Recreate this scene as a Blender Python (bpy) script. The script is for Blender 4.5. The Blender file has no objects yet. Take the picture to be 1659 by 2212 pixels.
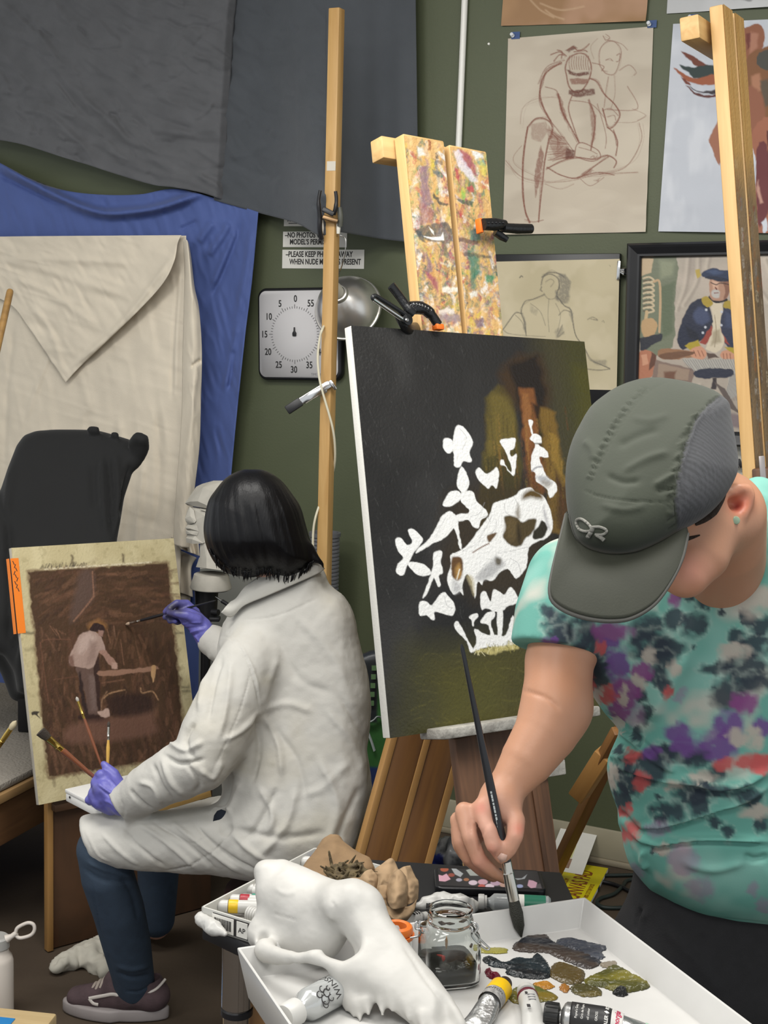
import bpy, bmesh, math, random
import numpy as np
from mathutils import Vector, Matrix
random.seed(7)
A = np.array
SC = bpy.context.scene
COL = SC.collection
# ---------------------------------------------------------------- camera geometry (for measuring the place)
FP = 3070.0
TH = math.atan(416/FP); RO = .03
FW = A([0, math.cos(TH), -math.sin(TH)]); U0 = A([0, math.sin(TH), math.cos(TH)]); R0 = A([1., 0, 0])
RT = R0*math.cos(RO)+U0*math.sin(RO); UP = U0*math.cos(RO)-R0*math.sin(RO)
CAM = A([0, 0, 1.6])
def ray(x, y): return FW+(x-829.5)/FP*RT-(y-1106)/FP*UP
def P(x, y, d): return CAM+d*ray(x, y)
def FL(x, y, z):
    r = ray(x, y); return CAM+(z-CAM[2])/r[2]*r
def pixv(V):
    v = np.asarray(V)-CAM; d = v@FW
    return np.stack([829.5+FP*(v@RT)/d, 1106-FP*(v@UP)/d, d], -1)
_w = ray(-5500, 500); _w[2] = 0; WX = -_w/np.linalg.norm(_w)          # along the wall, to the right
W0 = FL(1345, 1872, 0)
WN = A([WX[1], -WX[0], 0])                                            # out of the wall, to the room
def W(x, y, off=0.):
    r = ray(x, y); o = W0+WN*off
    return CAM+((o-CAM)@WN)/(r@WN)*r
def Wd(x, y, off=0.): return pixv(W(x, y, off))[2]
def unit(v): v = np.asarray(v, float); return v/np.linalg.norm(v)
def mpp(d): return d/FP                                               # metres per pixel at a depth

# ---------------------------------------------------------------- colours and materials
def lin(c):
    if isinstance(c, str):
        c = c.lstrip('#'); c = [int(c[i:i+2], 16)/255 for i in (0, 2, 4)]
    c = np.asarray(c, float)
    return np.where(c <= .04045, c/12.92, ((c+.055)/1.055)**2.4)
MATS = {}
class NT:
    def __init__(s, m):
        s.t = m.node_tree; s.n = s.t.nodes; s.l = s.t.links
    def new(s, k, **kw):
        n = s.n.new(k)
        for a, b in kw.items():
            if a in n.inputs: n.inputs[a].default_value = b
            else: setattr(n, a, b)
        return n
    def link(s, a, b): s.l.new(a, b)
def mat(name, col=None, rough=.6, metal=0., var=0., vscale=8., bump=0., bscale=60., attr=None, trans=0., ior=1.45,
        spec=None, coat=0., sheen=0., sss=0., stretch=(1, 1, 1), col2=None, detail=4., coords='Object', emit=None, fine=0., fscale=300., alpha=None):
    if name in MATS: return MATS[name]
    m = bpy.data.materials.new(name); m.use_nodes = True
    t = NT(m); b = t.n['Principled BSDF']
    b.inputs['Roughness'].default_value = rough; b.inputs['Metallic'].default_value = metal
    if spec is not None: b.inputs['Specular IOR Level'].default_value = spec
    b.inputs['Transmission Weight'].default_value = trans; b.inputs['IOR'].default_value = ior
    b.inputs['Coat Weight'].default_value = coat
    if sheen: b.inputs['Sheen Weight'].default_value = sheen; b.inputs['Sheen Roughness'].default_value = .5
    if sss:
        b.inputs['Subsurface Weight'].default_value = sss
        b.inputs['Subsurface Radius'].default_value = (.01, .004, .002); b.inputs['Subsurface Scale'].default_value = .6
    if alpha is not None: b.inputs['Alpha'].default_value = alpha
    tc = t.new('ShaderNodeTexCoord'); mp = t.new('ShaderNodeMapping'); mp.inputs['Scale'].default_value = stretch
    t.link(tc.outputs[coords], mp.inputs[0]); V = mp.outputs[0]
    src = None
    if attr:
        an = t.new('ShaderNodeAttribute', attribute_name=attr); src = an.outputs['Color']
    elif col is not None:
        b.inputs['Base Color'].default_value = (*lin(col), 1)
    if var and not (attr and col2 is None and False):
        nz = t.new('ShaderNodeTexNoise', Scale=vscale, Detail=detail); t.link(V, nz.inputs['Vector'])
        mr = t.new('ShaderNodeMapRange'); t.link(nz.outputs[0], mr.inputs[0])
        mr.inputs[1].default_value = .3; mr.inputs[2].default_value = .7
        if col2 is not None:
            mx = t.new('ShaderNodeMix', data_type='RGBA'); mr.inputs[3].default_value = 0; mr.inputs[4].default_value = var
            t.link(mr.outputs[0], mx.inputs[0])
            if src: t.link(src, mx.inputs[6])
            else: mx.inputs[6].default_value = (*lin(col), 1)
            mx.inputs[7].default_value = (*lin(col2), 1); src = mx.outputs[2]
        else:
            mr.inputs[3].default_value = 1-var; mr.inputs[4].default_value = 1+var
            mx = t.new('ShaderNodeMix', data_type='RGBA', blend_type='MULTIPLY'); mx.inputs[0].default_value = 1
            if src: t.link(src, mx.inputs[6])
            else: mx.inputs[6].default_value = (*lin(col), 1)
            t.link(mr.outputs[0], mx.inputs[7]); src = mx.outputs[2]
    if src: t.link(src, b.inputs['Base Color'])
    if bump:
        nz = t.new('ShaderNodeTexNoise', Scale=bscale, Detail=3.); t.link(V, nz.inputs['Vector'])
        bp = t.new('ShaderNodeBump', Strength=bump, Distance=.004); t.link(nz.outputs[0], bp.inputs['Height'])
        last = bp
        if fine:
            n2 = t.new('ShaderNodeTexNoise', Scale=fscale, Detail=2.); t.link(V, n2.inputs['Vector'])
            b2 = t.new('ShaderNodeBump', Strength=fine, Distance=.001); t.link(n2.outputs[0], b2.inputs['Height'])
            t.link(bp.outputs[0], b2.inputs['Normal']); last = b2
        t.link(last.outputs[0], b.inputs['Normal'])
    if emit: b.inputs['Emission Color'].default_value = (*lin(emit[0]), 1); b.inputs['Emission Strength'].default_value = emit[1]
    MATS[name] = m; return m
def wood(name, c1, c2, rough=.55, gx=1.2, gy=14., knots='#5d3517', kn=.8):
    """grain runs along the local x axis of a board"""
    if name in MATS: return MATS[name]
    m = bpy.data.materials.new(name); m.use_nodes = True
    t = NT(m); b = t.n['Principled BSDF']; b.inputs['Roughness'].default_value = rough
    tc = t.new('ShaderNodeTexCoord'); mp = t.new('ShaderNodeMapping'); mp.inputs['Scale'].default_value = (gx, gy, gy)
    oi = t.new('ShaderNodeObjectInfo'); ad = t.new('ShaderNodeVectorMath', operation='ADD')
    t.link(tc.outputs['Object'], mp.inputs[0]); t.link(mp.outputs[0], ad.inputs[0]); t.link(oi.outputs['Random'], ad.inputs[1])
    nz = t.new('ShaderNodeTexNoise', Scale=3., Detail=6., Distortion=.8); t.link(ad.outputs[0], nz.inputs['Vector'])
    cr = t.new('ShaderNodeValToRGB'); t.link(nz.outputs[0], cr.inputs[0])
    cr.color_ramp.elements[0].position = .32; cr.color_ramp.elements[0].color = (*lin(c1), 1)
    cr.color_ramp.elements[1].position = .68; cr.color_ramp.elements[1].color = (*lin(c2), 1)
    m2 = t.new('ShaderNodeMapping'); m2.inputs['Scale'].default_value = (2.6, 9, 9); t.link(tc.outputs['Object'], m2.inputs[0])
    vo = t.new('ShaderNodeTexVoronoi', Scale=1.); t.link(m2.outputs[0], vo.inputs['Vector'])
    mr = t.new('ShaderNodeMapRange'); t.link(vo.outputs['Distance'], mr.inputs[0])
    mr.inputs[1].default_value = .06; mr.inputs[2].default_value = .15; mr.inputs[3].default_value = kn; mr.inputs[4].default_value = 0
    mx = t.new('ShaderNodeMix', data_type='RGBA'); t.link(mr.outputs[0], mx.inputs[0]); t.link(cr.outputs[0], mx.inputs[6])
    mx.inputs[7].default_value = (*lin(knots), 1)
    t.link(mx.outputs[2], b.inputs['Base Color'])
    bp = t.new('ShaderNodeBump', Strength=.12, Distance=.002); t.link(nz.outputs[0], bp.inputs['Height']); t.link(bp.outputs[0], b.inputs['Normal'])
    MATS[name] = m; return m
def glass(name, col='#ffffff', rough=0., ior=1.45):
    if name in MATS: return MATS[name]
    m = bpy.data.materials.new(name); m.use_nodes = True
    t = NT(m); b = t.n['Principled BSDF']; b.inputs['Base Color'].default_value = (*lin(col), 1)
    b.inputs['Transmission Weight'].default_value = 1; b.inputs['Roughness'].default_value = rough; b.inputs['IOR'].default_value = ior
    MATS[name] = m; return m

# ---------------------------------------------------------------- objects
WM = {}
NAMES = {}
def _uname(n):
    k = NAMES.get(n, 0); NAMES[n] = k+1
    return n if k == 0 else '%s.%03d' % (n, k)
def tag(o, label=None, cat=None, group=None, kind=None):
    if label: o['label'] = label
    if cat: o['category'] = cat
    if group: o['group'] = group
    if kind: o['kind'] = kind
    return o
def parent(o, p):
    if p is not None:
        o.parent = p; o.matrix_parent_inverse = WM[p].inverted()
def thing(name, loc, label, cat, group=None):
    o = bpy.data.objects.new(_uname(name), None); COL.objects.link(o)
    o.empty_display_size = .05
    o.location = Vector(loc); WM[o] = Matrix.Translation(Vector(loc))
    return tag(o, label, cat, group)
def link(name, me, m=None, par=None, mw=None, smooth=True, **kw):
    """me: mesh whose vertices are given in the frame mw"""
    mw = mw if mw is not None else Matrix.Identity(4)
    if smooth and len(me.polygons): me.polygons.foreach_set('use_smooth', [True]*len(me.polygons))
    o = bpy.data.objects.new(_uname(name), me); COL.objects.link(o)
    if m is not None:
        if not me.materials: me.materials.append(m)
    o.matrix_world = mw; WM[o] = mw.copy(); parent(o, par)
    tag(o, **kw); return o
def pymesh(V, Fc):
    me = bpy.data.meshes.new('m'); me.from_pydata([tuple(v) for v in V], [], [tuple(f) for f in Fc]); me.validate(); me.update(); return me
def npmesh(V, Q):
    """fast quads"""
    V = np.ascontiguousarray(V, np.float32); Q = np.ascontiguousarray(Q, np.int32)
    me = bpy.data.meshes.new('m'); k = Q.shape[1]
    me.vertices.add(len(V)); me.vertices.foreach_set('co', V.ravel())
    me.loops.add(Q.size); me.loops.foreach_set('vertex_index', Q.ravel())
    me.polygons.add(len(Q)); me.polygons.foreach_set('loop_start', np.arange(0, Q.size, k, dtype=np.int32))
    me.polygons.foreach_set('use_smooth', np.ones(len(Q), bool))
    me.update(calc_edges=True); me.validate(); return me
def setcol(me, C, name='Col'):
    a = me.color_attributes.new(name, 'FLOAT_COLOR', 'POINT')
    C = np.concatenate([np.clip(C, 0, 1), np.ones((len(C), 1))], 1).astype(np.float32)
    a.data.foreach_set('color', C.ravel())
def recenter(me, c):
    me.transform(Matrix.Translation(-Vector(c))); return Matrix.Translation(Vector(c))
def frame(o, x, y=None, z=None):
    """matrix with origin o, local x axis along x, y close to y"""
    x = unit(x)
    if y is None: y = A([0, 0, 1.]) if abs(x[2]) < .9 else A([0, 1., 0])
    y = np.asarray(y, float); y = unit(y-x*(y@x)); z = np.cross(x, y)
    M = Matrix(((x[0], y[0], z[0], o[0]), (x[1], y[1], z[1], o[1]), (x[2], y[2], z[2], o[2]), (0, 0, 0, 1)))
    return M
def bmm(bm):
    me = bpy.data.meshes.new('m'); bm.to_mesh(me); bm.free(); return me
def bevel_all(bm, r, seg=2, angle=30):
    es = [e for e in bm.edges if len(e.link_faces) == 2 and e.calc_face_angle(0) > math.radians(angle)]
    if r > 0: bmesh.ops.bevel(bm, geom=es, offset=r, segments=seg, profile=.5, affect='EDGES', clamp_overlap=True)
def box(name, c, x, y, size, m, par=None, bev=.002, **kw):
    """board: centre c, long axis x, second axis y, sizes along x,y,z"""
    bm = bmesh.new(); bmesh.ops.create_cube(bm, size=1)
    bmesh.ops.scale(bm, vec=size, verts=bm.verts); bevel_all(bm, bev)
    return flat(link(name, bmm(bm), m, par, frame(c, x, y), **kw))
def flat(o, ang=35):
    me = o.data
    try:
        me.set_sharp_from_angle(angle=math.radians(ang))
    except Exception: pass
    return o
def bar(name, a, b, w, t, m, par=None, side=None, bev=.002, **kw):
    a = A(a); b = A(b); L = np.linalg.norm(b-a)
    return box(name, (a+b)/2, b-a, side, (L, w, t), m, par, bev, **kw)
def prism_mesh(pts, th, bev=0., seg=2):
    """outline in xy, extruded along +z by th"""
    bm = bmesh.new(); vs = [bm.verts.new((p[0], p[1], 0)) for p in pts]; f = bm.faces.new(vs)
    r = bmesh.ops.extrude_face_region(bm, geom=[f])
    bmesh.ops.translate(bm, vec=(0, 0, th), verts=[v for v in r['geom'] if isinstance(v, bmesh.types.BMVert)])
    bmesh.ops.recalc_face_normals(bm, faces=bm.faces)
    if bev: bevel_all(bm, bev, seg)
    return bmm(bm)
def catmull(pts, n=8, closed=False):
    pts = np.asarray(pts, float); N = len(pts); out = []
    rng = range(N if closed else N-1)
    for i in rng:
        g = (lambda k: pts[k % N]) if closed else (lambda k: pts[min(max(k, 0), N-1)])
        p0, p1, p2, p3 = g(i-1), g(i), g(i+1), g(i+2)
        for t in np.linspace(0, 1, n, endpoint=False):
            out.append(.5*((2*p1)+(-p0+p2)*t+(2*p0-5*p1+4*p2-p3)*t*t+(-p0+3*p1-3*p2+p3)*t**3))
    if not closed: out.append(pts[-1])
    return np.array(out)
def tube_mesh(pts, rad, n=12, cap=True, flatk=1., ref=None, closed=False):
    pts = np.asarray(pts, float); N = len(pts); rad = np.broadcast_to(np.asarray(rad, float), (N,))
    V = []; Fc = []
    up = np.asarray(ref, float) if ref is not None else None
    for i in range(N):
        if closed: tg = unit(pts[(i+1) % N]-pts[i-1])
        else: tg = unit(pts[min(i+1, N-1)]-pts[max(i-1, 0)])
        if up is None: up = A([0, 0, 1.]) if abs(tg[2]) < .9 else A([1., 0, 0])
        a = up-tg*(up@tg)
        if np.linalg.norm(a) < 1e-6: a = np.cross(tg, [1, .3, .2])
        a = unit(a); b = np.cross(tg, a)
        if ref is None: up = a
        for k in range(n):
            th = 2*math.pi*k/n; V.append(pts[i]+rad[i]*(math.cos(th)*a*flatk+math.sin(th)*b))
    M = N if closed else N-1
    for i in range(M):
        for k in range(n): Fc.append((i*n+k, i*n+(k+1) % n, ((i+1) % N)*n+(k+1) % n, ((i+1) % N)*n+k))
    if cap and not closed: Fc.append(tuple(range(n))[::-1]); Fc.append(tuple((N-1)*n+k for k in range(n)))
    return pymesh(V, Fc)
def tube(name, pts, rad, m, par=None, n=12, **kw):
    tk = {k: kw.pop(k) for k in ('flatk', 'ref', 'closed') if k in kw}
    me = tube_mesh(pts, rad, n, **tk); c = np.asarray(pts[0]); return flat(link(name, me, m, par, recenter(me, c), **kw), 50)
def lathe_mesh(prof, n=32, cap=True):
    V = []; Fc = []; N = len(prof)
    for r, z in prof:
        for k in range(n): V.append((r*math.cos(2*math.pi*k/n), r*math.sin(2*math.pi*k/n), z))
    for i in range(N-1):
        for k in range(n): Fc.append((i*n+k, i*n+(k+1) % n, (i+1)*n+(k+1) % n, (i+1)*n+k))
    if cap:
        if prof[0][0] > 1e-5: Fc.append(tuple(range(n))[::-1])
        if prof[-1][0] > 1e-5: Fc.append(tuple((N-1)*n+k for k in range(n)))
    me = pymesh(V, Fc); bm = bmesh.new(); bm.from_mesh(me); bmesh.ops.remove_doubles(bm, verts=bm.verts, dist=1e-6); bmesh.ops.recalc_face_normals(bm, faces=bm.faces); bm.to_mesh(me); bm.free(); return me
def lathe(name, prof, o, axis, m, par=None, n=32, cap=True, ang=35, **kw):
    """profile (r, z); z runs along axis from o"""
    me = lathe_mesh(prof, n, cap); ax = unit(axis)
    x = np.cross(ax, [0, 0, 1.]) if abs(ax[2]) < .95 else A([1., 0, 0]); x = unit(x); y = np.cross(ax, x)
    M = Matrix(((x[0], y[0], ax[0], o[0]), (x[1], y[1], ax[1], o[1]), (x[2], y[2], ax[2], o[2]), (0, 0, 0, 1)))
    return flat(link(name, me, m, par, M, **kw), ang)
def join(mes):
    bm = bmesh.new()
    for me in mes: bm.from_mesh(me)
    return bmm(bm)
def solidify(o, t, off=0.):
    md = o.modifiers.new('s', 'SOLIDIFY'); md.thickness = t; md.offset = off; return o
def textmesh(s, size, ex=.0002, align='LEFT', sx=1., bold=0.):
    cu = bpy.data.curves.new('t', 'FONT'); cu.body = s; cu.size = size; cu.extrude = ex; cu.align_x = align; cu.offset = bold; cu.resolution_u = 3
    ob = bpy.data.objects.new('t', cu); COL.objects.link(ob)
    dg = bpy.context.evaluated_depsgraph_get(); me = bpy.data.meshes.new_from_object(ob.evaluated_get(dg))
    bpy.data.objects.remove(ob); bpy.data.curves.remove(cu)
    me.transform(Matrix.Diagonal((sx, 1, 1, 1))); me.materials.clear(); return me
def text(name, s, o, x, y, size, m, par, align='LEFT', sx=1., bold=0., ex=.0002, **kw):
    return link(name, textmesh(s, size, ex, align, sx, bold), m, par, frame(o, x, y), smooth=False, **kw)

# ---------------------------------------------------------------- noise
def _h3(ix, iy, iz, seed):
    n = (ix.astype(np.int64)*374761393+iy.astype(np.int64)*668265263+iz.astype(np.int64)*1274126177+seed*2654435761) & 0xffffffff
    n = ((n ^ (n >> 13))*1274126177) & 0xffffffff
    n = ((n ^ (n >> 15))*2246822519) & 0xffffffff
    return ((n ^ (n >> 16)) & 0xffff)/65535.
def vnoise(X, scale, seed=0):
    X = np.asarray(X)*scale; i = np.floor(X).astype(np.int64); f = X-i; f = f*f*(3-2*f)
    r = 0
    for a in (0, 1):
        for b in (0, 1):
            for c in (0, 1):
                w = (f[:, 0] if a else 1-f[:, 0])*(f[:, 1] if b else 1-f[:, 1])*(f[:, 2] if c else 1-f[:, 2])
                r = r+w*_h3(i[:, 0]+a, i[:, 1]+b, i[:, 2]+c, seed)
    return r
def fbm(X, scale, seed=0, oct=3):
    r = 0; a = .5; t = 0
    for o in range(oct): r = r+a*vnoise(X, scale*2**o, seed+o*17); t += a; a *= .55
    return r/t
def segdist(x, y, pts, closed=False):
    """distance of 2-D points to a polyline, and arc parameter 0..1"""
    pts = np.asarray(pts, float); best = np.full(x.shape, 1e9); arc = np.zeros(x.shape)
    n = len(pts); m = n if closed else n-1
    L = [np.hypot(*(pts[(i+1) % n]-pts[i])) for i in range(m)]; T = sum(L)+1e-9; s = 0
    for i in range(m):
        a = pts[i]; b = pts[(i+1) % n]; e = b-a; q = e@e+1e-12
        t = np.clip(((x-a[0])*e[0]+(y-a[1])*e[1])/q, 0, 1)
        d = np.hypot(x-a[0]-t*e[0], y-a[1]-t*e[1]); k = d < best
        best = np.where(k, d, best); arc = np.where(k, (s+t*L[i])/T, arc); s += L[i]
    return best, arc
def inside(x, y, pts):
    pts = np.asarray(pts, float); r = np.zeros(x.shape, bool); n = len(pts)
    for i in range(n):
        a = pts[i]; b = pts[(i+1) % n]
        if a[1] == b[1]: continue
        c = ((a[1] > y) != (b[1] > y)) & (x < (b[0]-a[0])*(y-a[1])/(b[1]-a[1])+a[0]); r ^= c
    return r

# ---------------------------------------------------------------- painted surfaces: a fine grid with a colour per vertex
class Canvas:
    """flat picture: origin O (top left), axes ex (right) and ey (down), size w,h. Shapes are given in photo pixels and laid on the picture's plane."""
    def __init__(s, O, ex, ey, w, h, cell):
        s.O = np.asarray(O); s.ex = unit(ex); s.ey = unit(ey); s.w = w; s.h = h; s.n = np.cross(s.ex, s.ey)
        s.nx = int(w/cell)+1; s.ny = int(h/cell)+1
        s.cell = cell
        u = np.linspace(0, w, s.nx); v = np.linspace(0, h, s.ny)
        s.Ug, s.Vg = np.meshgrid(u, v)
        X = s.O+s.Ug[..., None]*s.ex+s.Vg[..., None]*s.ey
        p = pixv(X); s.px = p[..., 0]; s.py = p[..., 1]
        s.C = np.ones((s.ny, s.nx, 3)); s.X = X
        s.seed = 1
    def base(s, c): s.C[:] = lin(c); return s
    def noise(s, scale, seed=0, sx=1., sy=1., oct=3, ang=0.):
        c, q = math.cos(ang), math.sin(ang)
        a = (s.Ug*c+s.Vg*q)*sx; b = (-s.Ug*q+s.Vg*c)*sy
        X = np.stack([a.ravel(), b.ravel(), np.full(a.size, seed*3.1)], 1)
        return fbm(X, scale, seed, oct).reshape(a.shape)
    def mix(s, a, c):
        a = np.clip(a, 0, 1)[..., None]; s.C = s.C*(1-a)+lin(c)*a
    def mottle(s, c, scale, amt=1., lo=.45, hi=.65, seed=0, **k):
        s.mix(np.clip((s.noise(scale, seed, **k)-lo)/(hi-lo), 0, 1)*amt, c)
    def _box(s, pts, pad):
        pts = np.asarray(pts, float); x0, y0 = pts.min(0)-pad; x1, y1 = pts.max(0)+pad
        m = (s.px >= x0) & (s.px <= x1) & (s.py >= y0) & (s.py <= y1)
        if not m.any(): return None
        r = np.where(m.any(1))[0]; c = np.where(m.any(0))[0]
        return slice(r[0], r[-1]+1), slice(c[0], c[-1]+1)
    def fill(s, pts, c, soft=1.5, a=1., wob=0., ws=.06, smooth=0, tex=0., texs=200.):
        if smooth: pts = catmull(pts, smooth, True)
        b = s._box(pts, soft+wob+2)
        if b is None: return
        x = s.px[b]; y = s.py[b]
        if wob:
            s.seed += 1
            x = x+wob*2*(fbm(np.stack([x.ravel(), y.ravel(), 0*x.ravel()+s.seed*7], 1), ws, s.seed, 2).reshape(x.shape)-.5)
            y = y+wob*2*(fbm(np.stack([x.ravel(), y.ravel(), 0*x.ravel()+s.seed*9], 1), ws, s.seed+50, 2).reshape(x.shape)-.5)
        d, _ = segdist(x, y, pts, True); d = np.where(inside(x, y, pts), d, -d)
        al = np.clip(d/soft+.5, 0, 1)*a
        if tex:
            t = s.noise(texs, s.seed)[b]; al = al*np.clip(1-tex+tex*2*t, 0, 1)
        s.C[b] = s.C[b]*(1-al[..., None])+lin(c)*al[..., None]
    def stroke(s, pts, wd, c, a=1., soft=1., smooth=6, dry=0., taper=False):
        if smooth and len(pts) > 2: pts = catmull(pts, smooth)
        b = s._box(pts, wd+soft+2)
        if b is None: return
        x = s.px[b]; y = s.py[b]; d, t = segdist(x, y, pts)
        w = wd/2*(np.sin(np.pi*np.clip(t*.9+.05, 0, 1))**.5 if taper else 1)
        al = np.clip((w-d)/soft+.5, 0, 1)*a
        if dry:
            s.seed += 1
            t2 = vnoise(np.stack([x.ravel(), y.ravel(), 0*x.ravel()], 1), .45, s.seed).reshape(x.shape); al = al*np.clip(1.5-dry*2*t2, 0, 1)
        s.C[b] = s.C[b]*(1-al[..., None])+lin(c)*al[..., None]
    def scribble(s, pts, wd, c, a=.8, n=3, jit=3., **k):
        for i in range(n):
            q = np.asarray(pts, float)+np.random.RandomState(s.seed+i).randn(len(pts), 2)*jit*(i > 0); s.seed += 1
            s.stroke(q, wd*(1 if i == 0 else .7), c, a*(1 if i == 0 else .55), **k)
    def hatch(s, a0, a1, b0, b1, n, wd, c, a=.5, jit=2.):
        a0, a1, b0, b1 = map(lambda q: A(q, float), (a0, a1, b0, b1)); rs = np.random.RandomState(s.seed); s.seed += 1
        for i in range(n):
            t = i/max(n-1, 1); s.stroke([a0+(a1-a0)*t+rs.randn(2)*jit, b0+(b1-b0)*t+rs.randn(2)*jit], wd, c, a*(.6+.6*rs.rand()), smooth=0)
    def mesh(s, lift=0., mask=None, curl=None):
        V = s.X.reshape(-1, 3)-s.n*lift if curl is None else (s.X-s.n*(lift+curl)[..., None]).reshape(-1, 3)
        i = np.arange(s.nx*s.ny).reshape(s.ny, s.nx)
        Q = np.stack([i[:-1, :-1], i[1:, :-1], i[1:, 1:], i[:-1, 1:]], -1).reshape(-1, 4)
        me = npmesh(V, Q); setcol(me, s.C.reshape(-1, 3)); return me

# ---------------------------------------------------------------- cloth sheets (Coons patch between four edges)
def edge(pts, n):
    pts = catmull(pts, 10) if len(pts) > 2 else np.asarray(pts, float)
    d = np.r_[0, np.cumsum(np.linalg.norm(np.diff(pts, axis=0), axis=1))]; t = np.linspace(0, d[-1], n)
    return np.stack([np.interp(t, d, pts[:, k]) for k in range(pts.shape[1])], 1)
def coons(top, right, bottom, left, nu, nv):
    """top/bottom run left->right, left/right run top->bottom; 2-D or 3-D points -> (nv,nu,k)"""
    T, B, L, R_ = edge(top, nu), edge(bottom, nu), edge(left, nv), edge(right, nv)
    u = np.linspace(0, 1, nu)[None, :, None]; v = np.linspace(0, 1, nv)[:, None, None]
    return (1-v)*T[None]+v*B[None]+(1-u)*L[:, None]+u*R_[:, None]-((1-u)*(1-v)*T[0]+u*(1-v)*T[-1]+(1-u)*v*B[0]+u*v*B[-1])
def grid_mesh(X, flip=False):
    nv, nu = X.shape[:2]; i = np.arange(nu*nv).reshape(nv, nu)
    Q = np.stack([i[:-1, :-1], i[1:, :-1], i[1:, 1:], i[:-1, 1:]], -1).reshape(-1, 4)
    if flip: Q = Q[:, ::-1]
    return npmesh(X.reshape(-1, 3), Q)
def ridge(x, y, pts, w, amp, smooth=True):
    """height of a fold that runs along a polyline in sheet coordinates"""
    if smooth and len(pts) > 2: pts = catmull(pts, 6)
    d, t = segdist(x, y, pts); return amp*np.exp(-(d/w)**2)*np.clip(np.minimum(t, 1-t)*8+.25, 0, 1)

# ---------------------------------------------------------------- solid shapes from distance fields (surface nets)
def smin(a, b, k):
    if k <= 0: return np.minimum(a, b)
    h = np.clip(.5+.5*(b-a)/k, 0, 1); return b*(1-h)+a*h-k*h*(1-h)
def smax(a, b, k): return -smin(-a, -b, k)
class S:
    """a chain of unions / cuts"""
    def __init__(s): s.ops = []; s.lo = A([1e9]*3); s.hi = -s.lo
    def _b(s, pts, r):
        pts = np.asarray(pts, float).reshape(-1, 3); s.lo = np.minimum(s.lo, pts.min(0)-r); s.hi = np.maximum(s.hi, pts.max(0)+r)
    def chain(s, pts, rad, k=.02, flat=None, op='u'):
        pts = [np.asarray(p, float) for p in pts]; rad = list(np.broadcast_to(np.asarray(rad, float), (len(pts),)))
        if op == 'u': s._b(pts, max(rad)*(max(1, flat[1]) if flat else 1)+.01)
        if flat: n = unit(flat[0]); q = flat[1]
        def f(X):
            if flat:
                X = X+np.outer(X@n, n)*(1/q-1); pp = [p+n*(p@n)*(1/q-1) for p in pts]
            else: pp = pts
            d = None
            for i in range(len(pp)-1):
                a, b = pp[i], pp[i+1]; e = b-a; v = X-a; t = np.clip(v@e/(e@e+1e-12), 0, 1)
                di = np.linalg.norm(v-t[:, None]*e, axis=1)-(rad[i]+(rad[i+1]-rad[i])*t)
                d = di if d is None else np.minimum(d, di)
            return d*(min(1, q) if flat else 1)
        s.ops.append((op, k, f)); return s
    def ell(s, c, r, axes=None, k=.02, op='u'):
        c = np.asarray(c, float); r = np.asarray(r, float); Rm = np.eye(3) if axes is None else np.asarray(axes, float)
        if op == 'u': s._b([c], r.max()+.01)
        def f(X):
            q = (X-c)@Rm.T; k0 = np.linalg.norm(q/r, axis=1); k1 = np.linalg.norm(q/(r*r), axis=1)+1e-9; return k0*(k0-1)/k1
        s.ops.append((op, k, f)); return s
    def box(s, c, h, axes=None, rnd=.005, k=.01, op='u'):
        c = np.asarray(c, float); h = np.asarray(h, float)-rnd; Rm = np.eye(3) if axes is None else np.asarray(axes, float)
        if op == 'u': s._b([c], np.linalg.norm(h)+rnd+.005)
        def f(X):
            q = np.abs((X-c)@Rm.T)-h; return np.linalg.norm(np.maximum(q, 0), axis=1)+np.minimum(q.max(1), 0)-rnd
        s.ops.append((op, k, f)); return s
    def half(s, p, n, k=.0, op='i'):
        """keep the side the normal points away from"""
        p = np.asarray(p, float); n = unit(n); s.ops.append((op, k, lambda X: (X-p)@n)); return s
    def fn(s, f, k=.0, op='d'): s.ops.append((op, k, f)); return s
    def add(s, other, k=.02, op='u'):
        if op == 'u': s.lo = np.minimum(s.lo, other.lo); s.hi = np.maximum(s.hi, other.hi)
        s.ops.append((op, k, other)); return s
    def __call__(s, X):
        d = None
        for op, k, f in s.ops:
            v = f(X)
            if op == 'u': d = v if d is None else smin(d, v, k)
            elif op == 's': d = smax(d, -v, k)
            elif op == 'i': d = smax(d, v, k)
            elif op == 'd': d = d+v
        return d
    def mesh(s, h, pad=None, smooth=1):
        lo = s.lo-(pad or 3*h); n = np.ceil((s.hi+(pad or 3*h)-lo)/h).astype(int)+1
        B = 12; nb = np.ceil(n/B).astype(int); n = nb*B
        D = np.full(n, 9., np.float32)
        cb = np.stack(np.meshgrid(*[np.arange(q) for q in nb], indexing='ij'), -1).reshape(-1, 3)
        cc = lo+(cb*B+(B-1)/2)*h; v = np.concatenate([s(c) for c in np.array_split(cc, max(1, len(cc)//200000))])
        act = np.abs(v) < h*B*.87*1.7+.004
        loc = np.stack(np.meshgrid(*[np.arange(B)]*3, indexing='ij'), -1).reshape(-1, 3)
        for b, val in zip(cb[~act], v[~act]):
            D[b[0]*B:b[0]*B+B, b[1]*B:b[1]*B+B, b[2]*B:b[2]*B+B] = val
        ab = cb[act]
        for ch in np.array_split(ab, max(1, len(ab)//120)):
            if not len(ch): continue
            X = lo+(ch[:, None, :]*B+loc[None]).reshape(-1, 3)*h
            vv = s(X).reshape(len(ch), B, B, B)
            for b, q in zip(ch, vv): D[b[0]*B:b[0]*B+B, b[1]*B:b[1]*B+B, b[2]*B:b[2]*B+B] = q
        V, Q = nets(D); V = lo+V*h
        for _ in range(smooth): V = relax(V, Q)
        return V, Q
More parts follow.
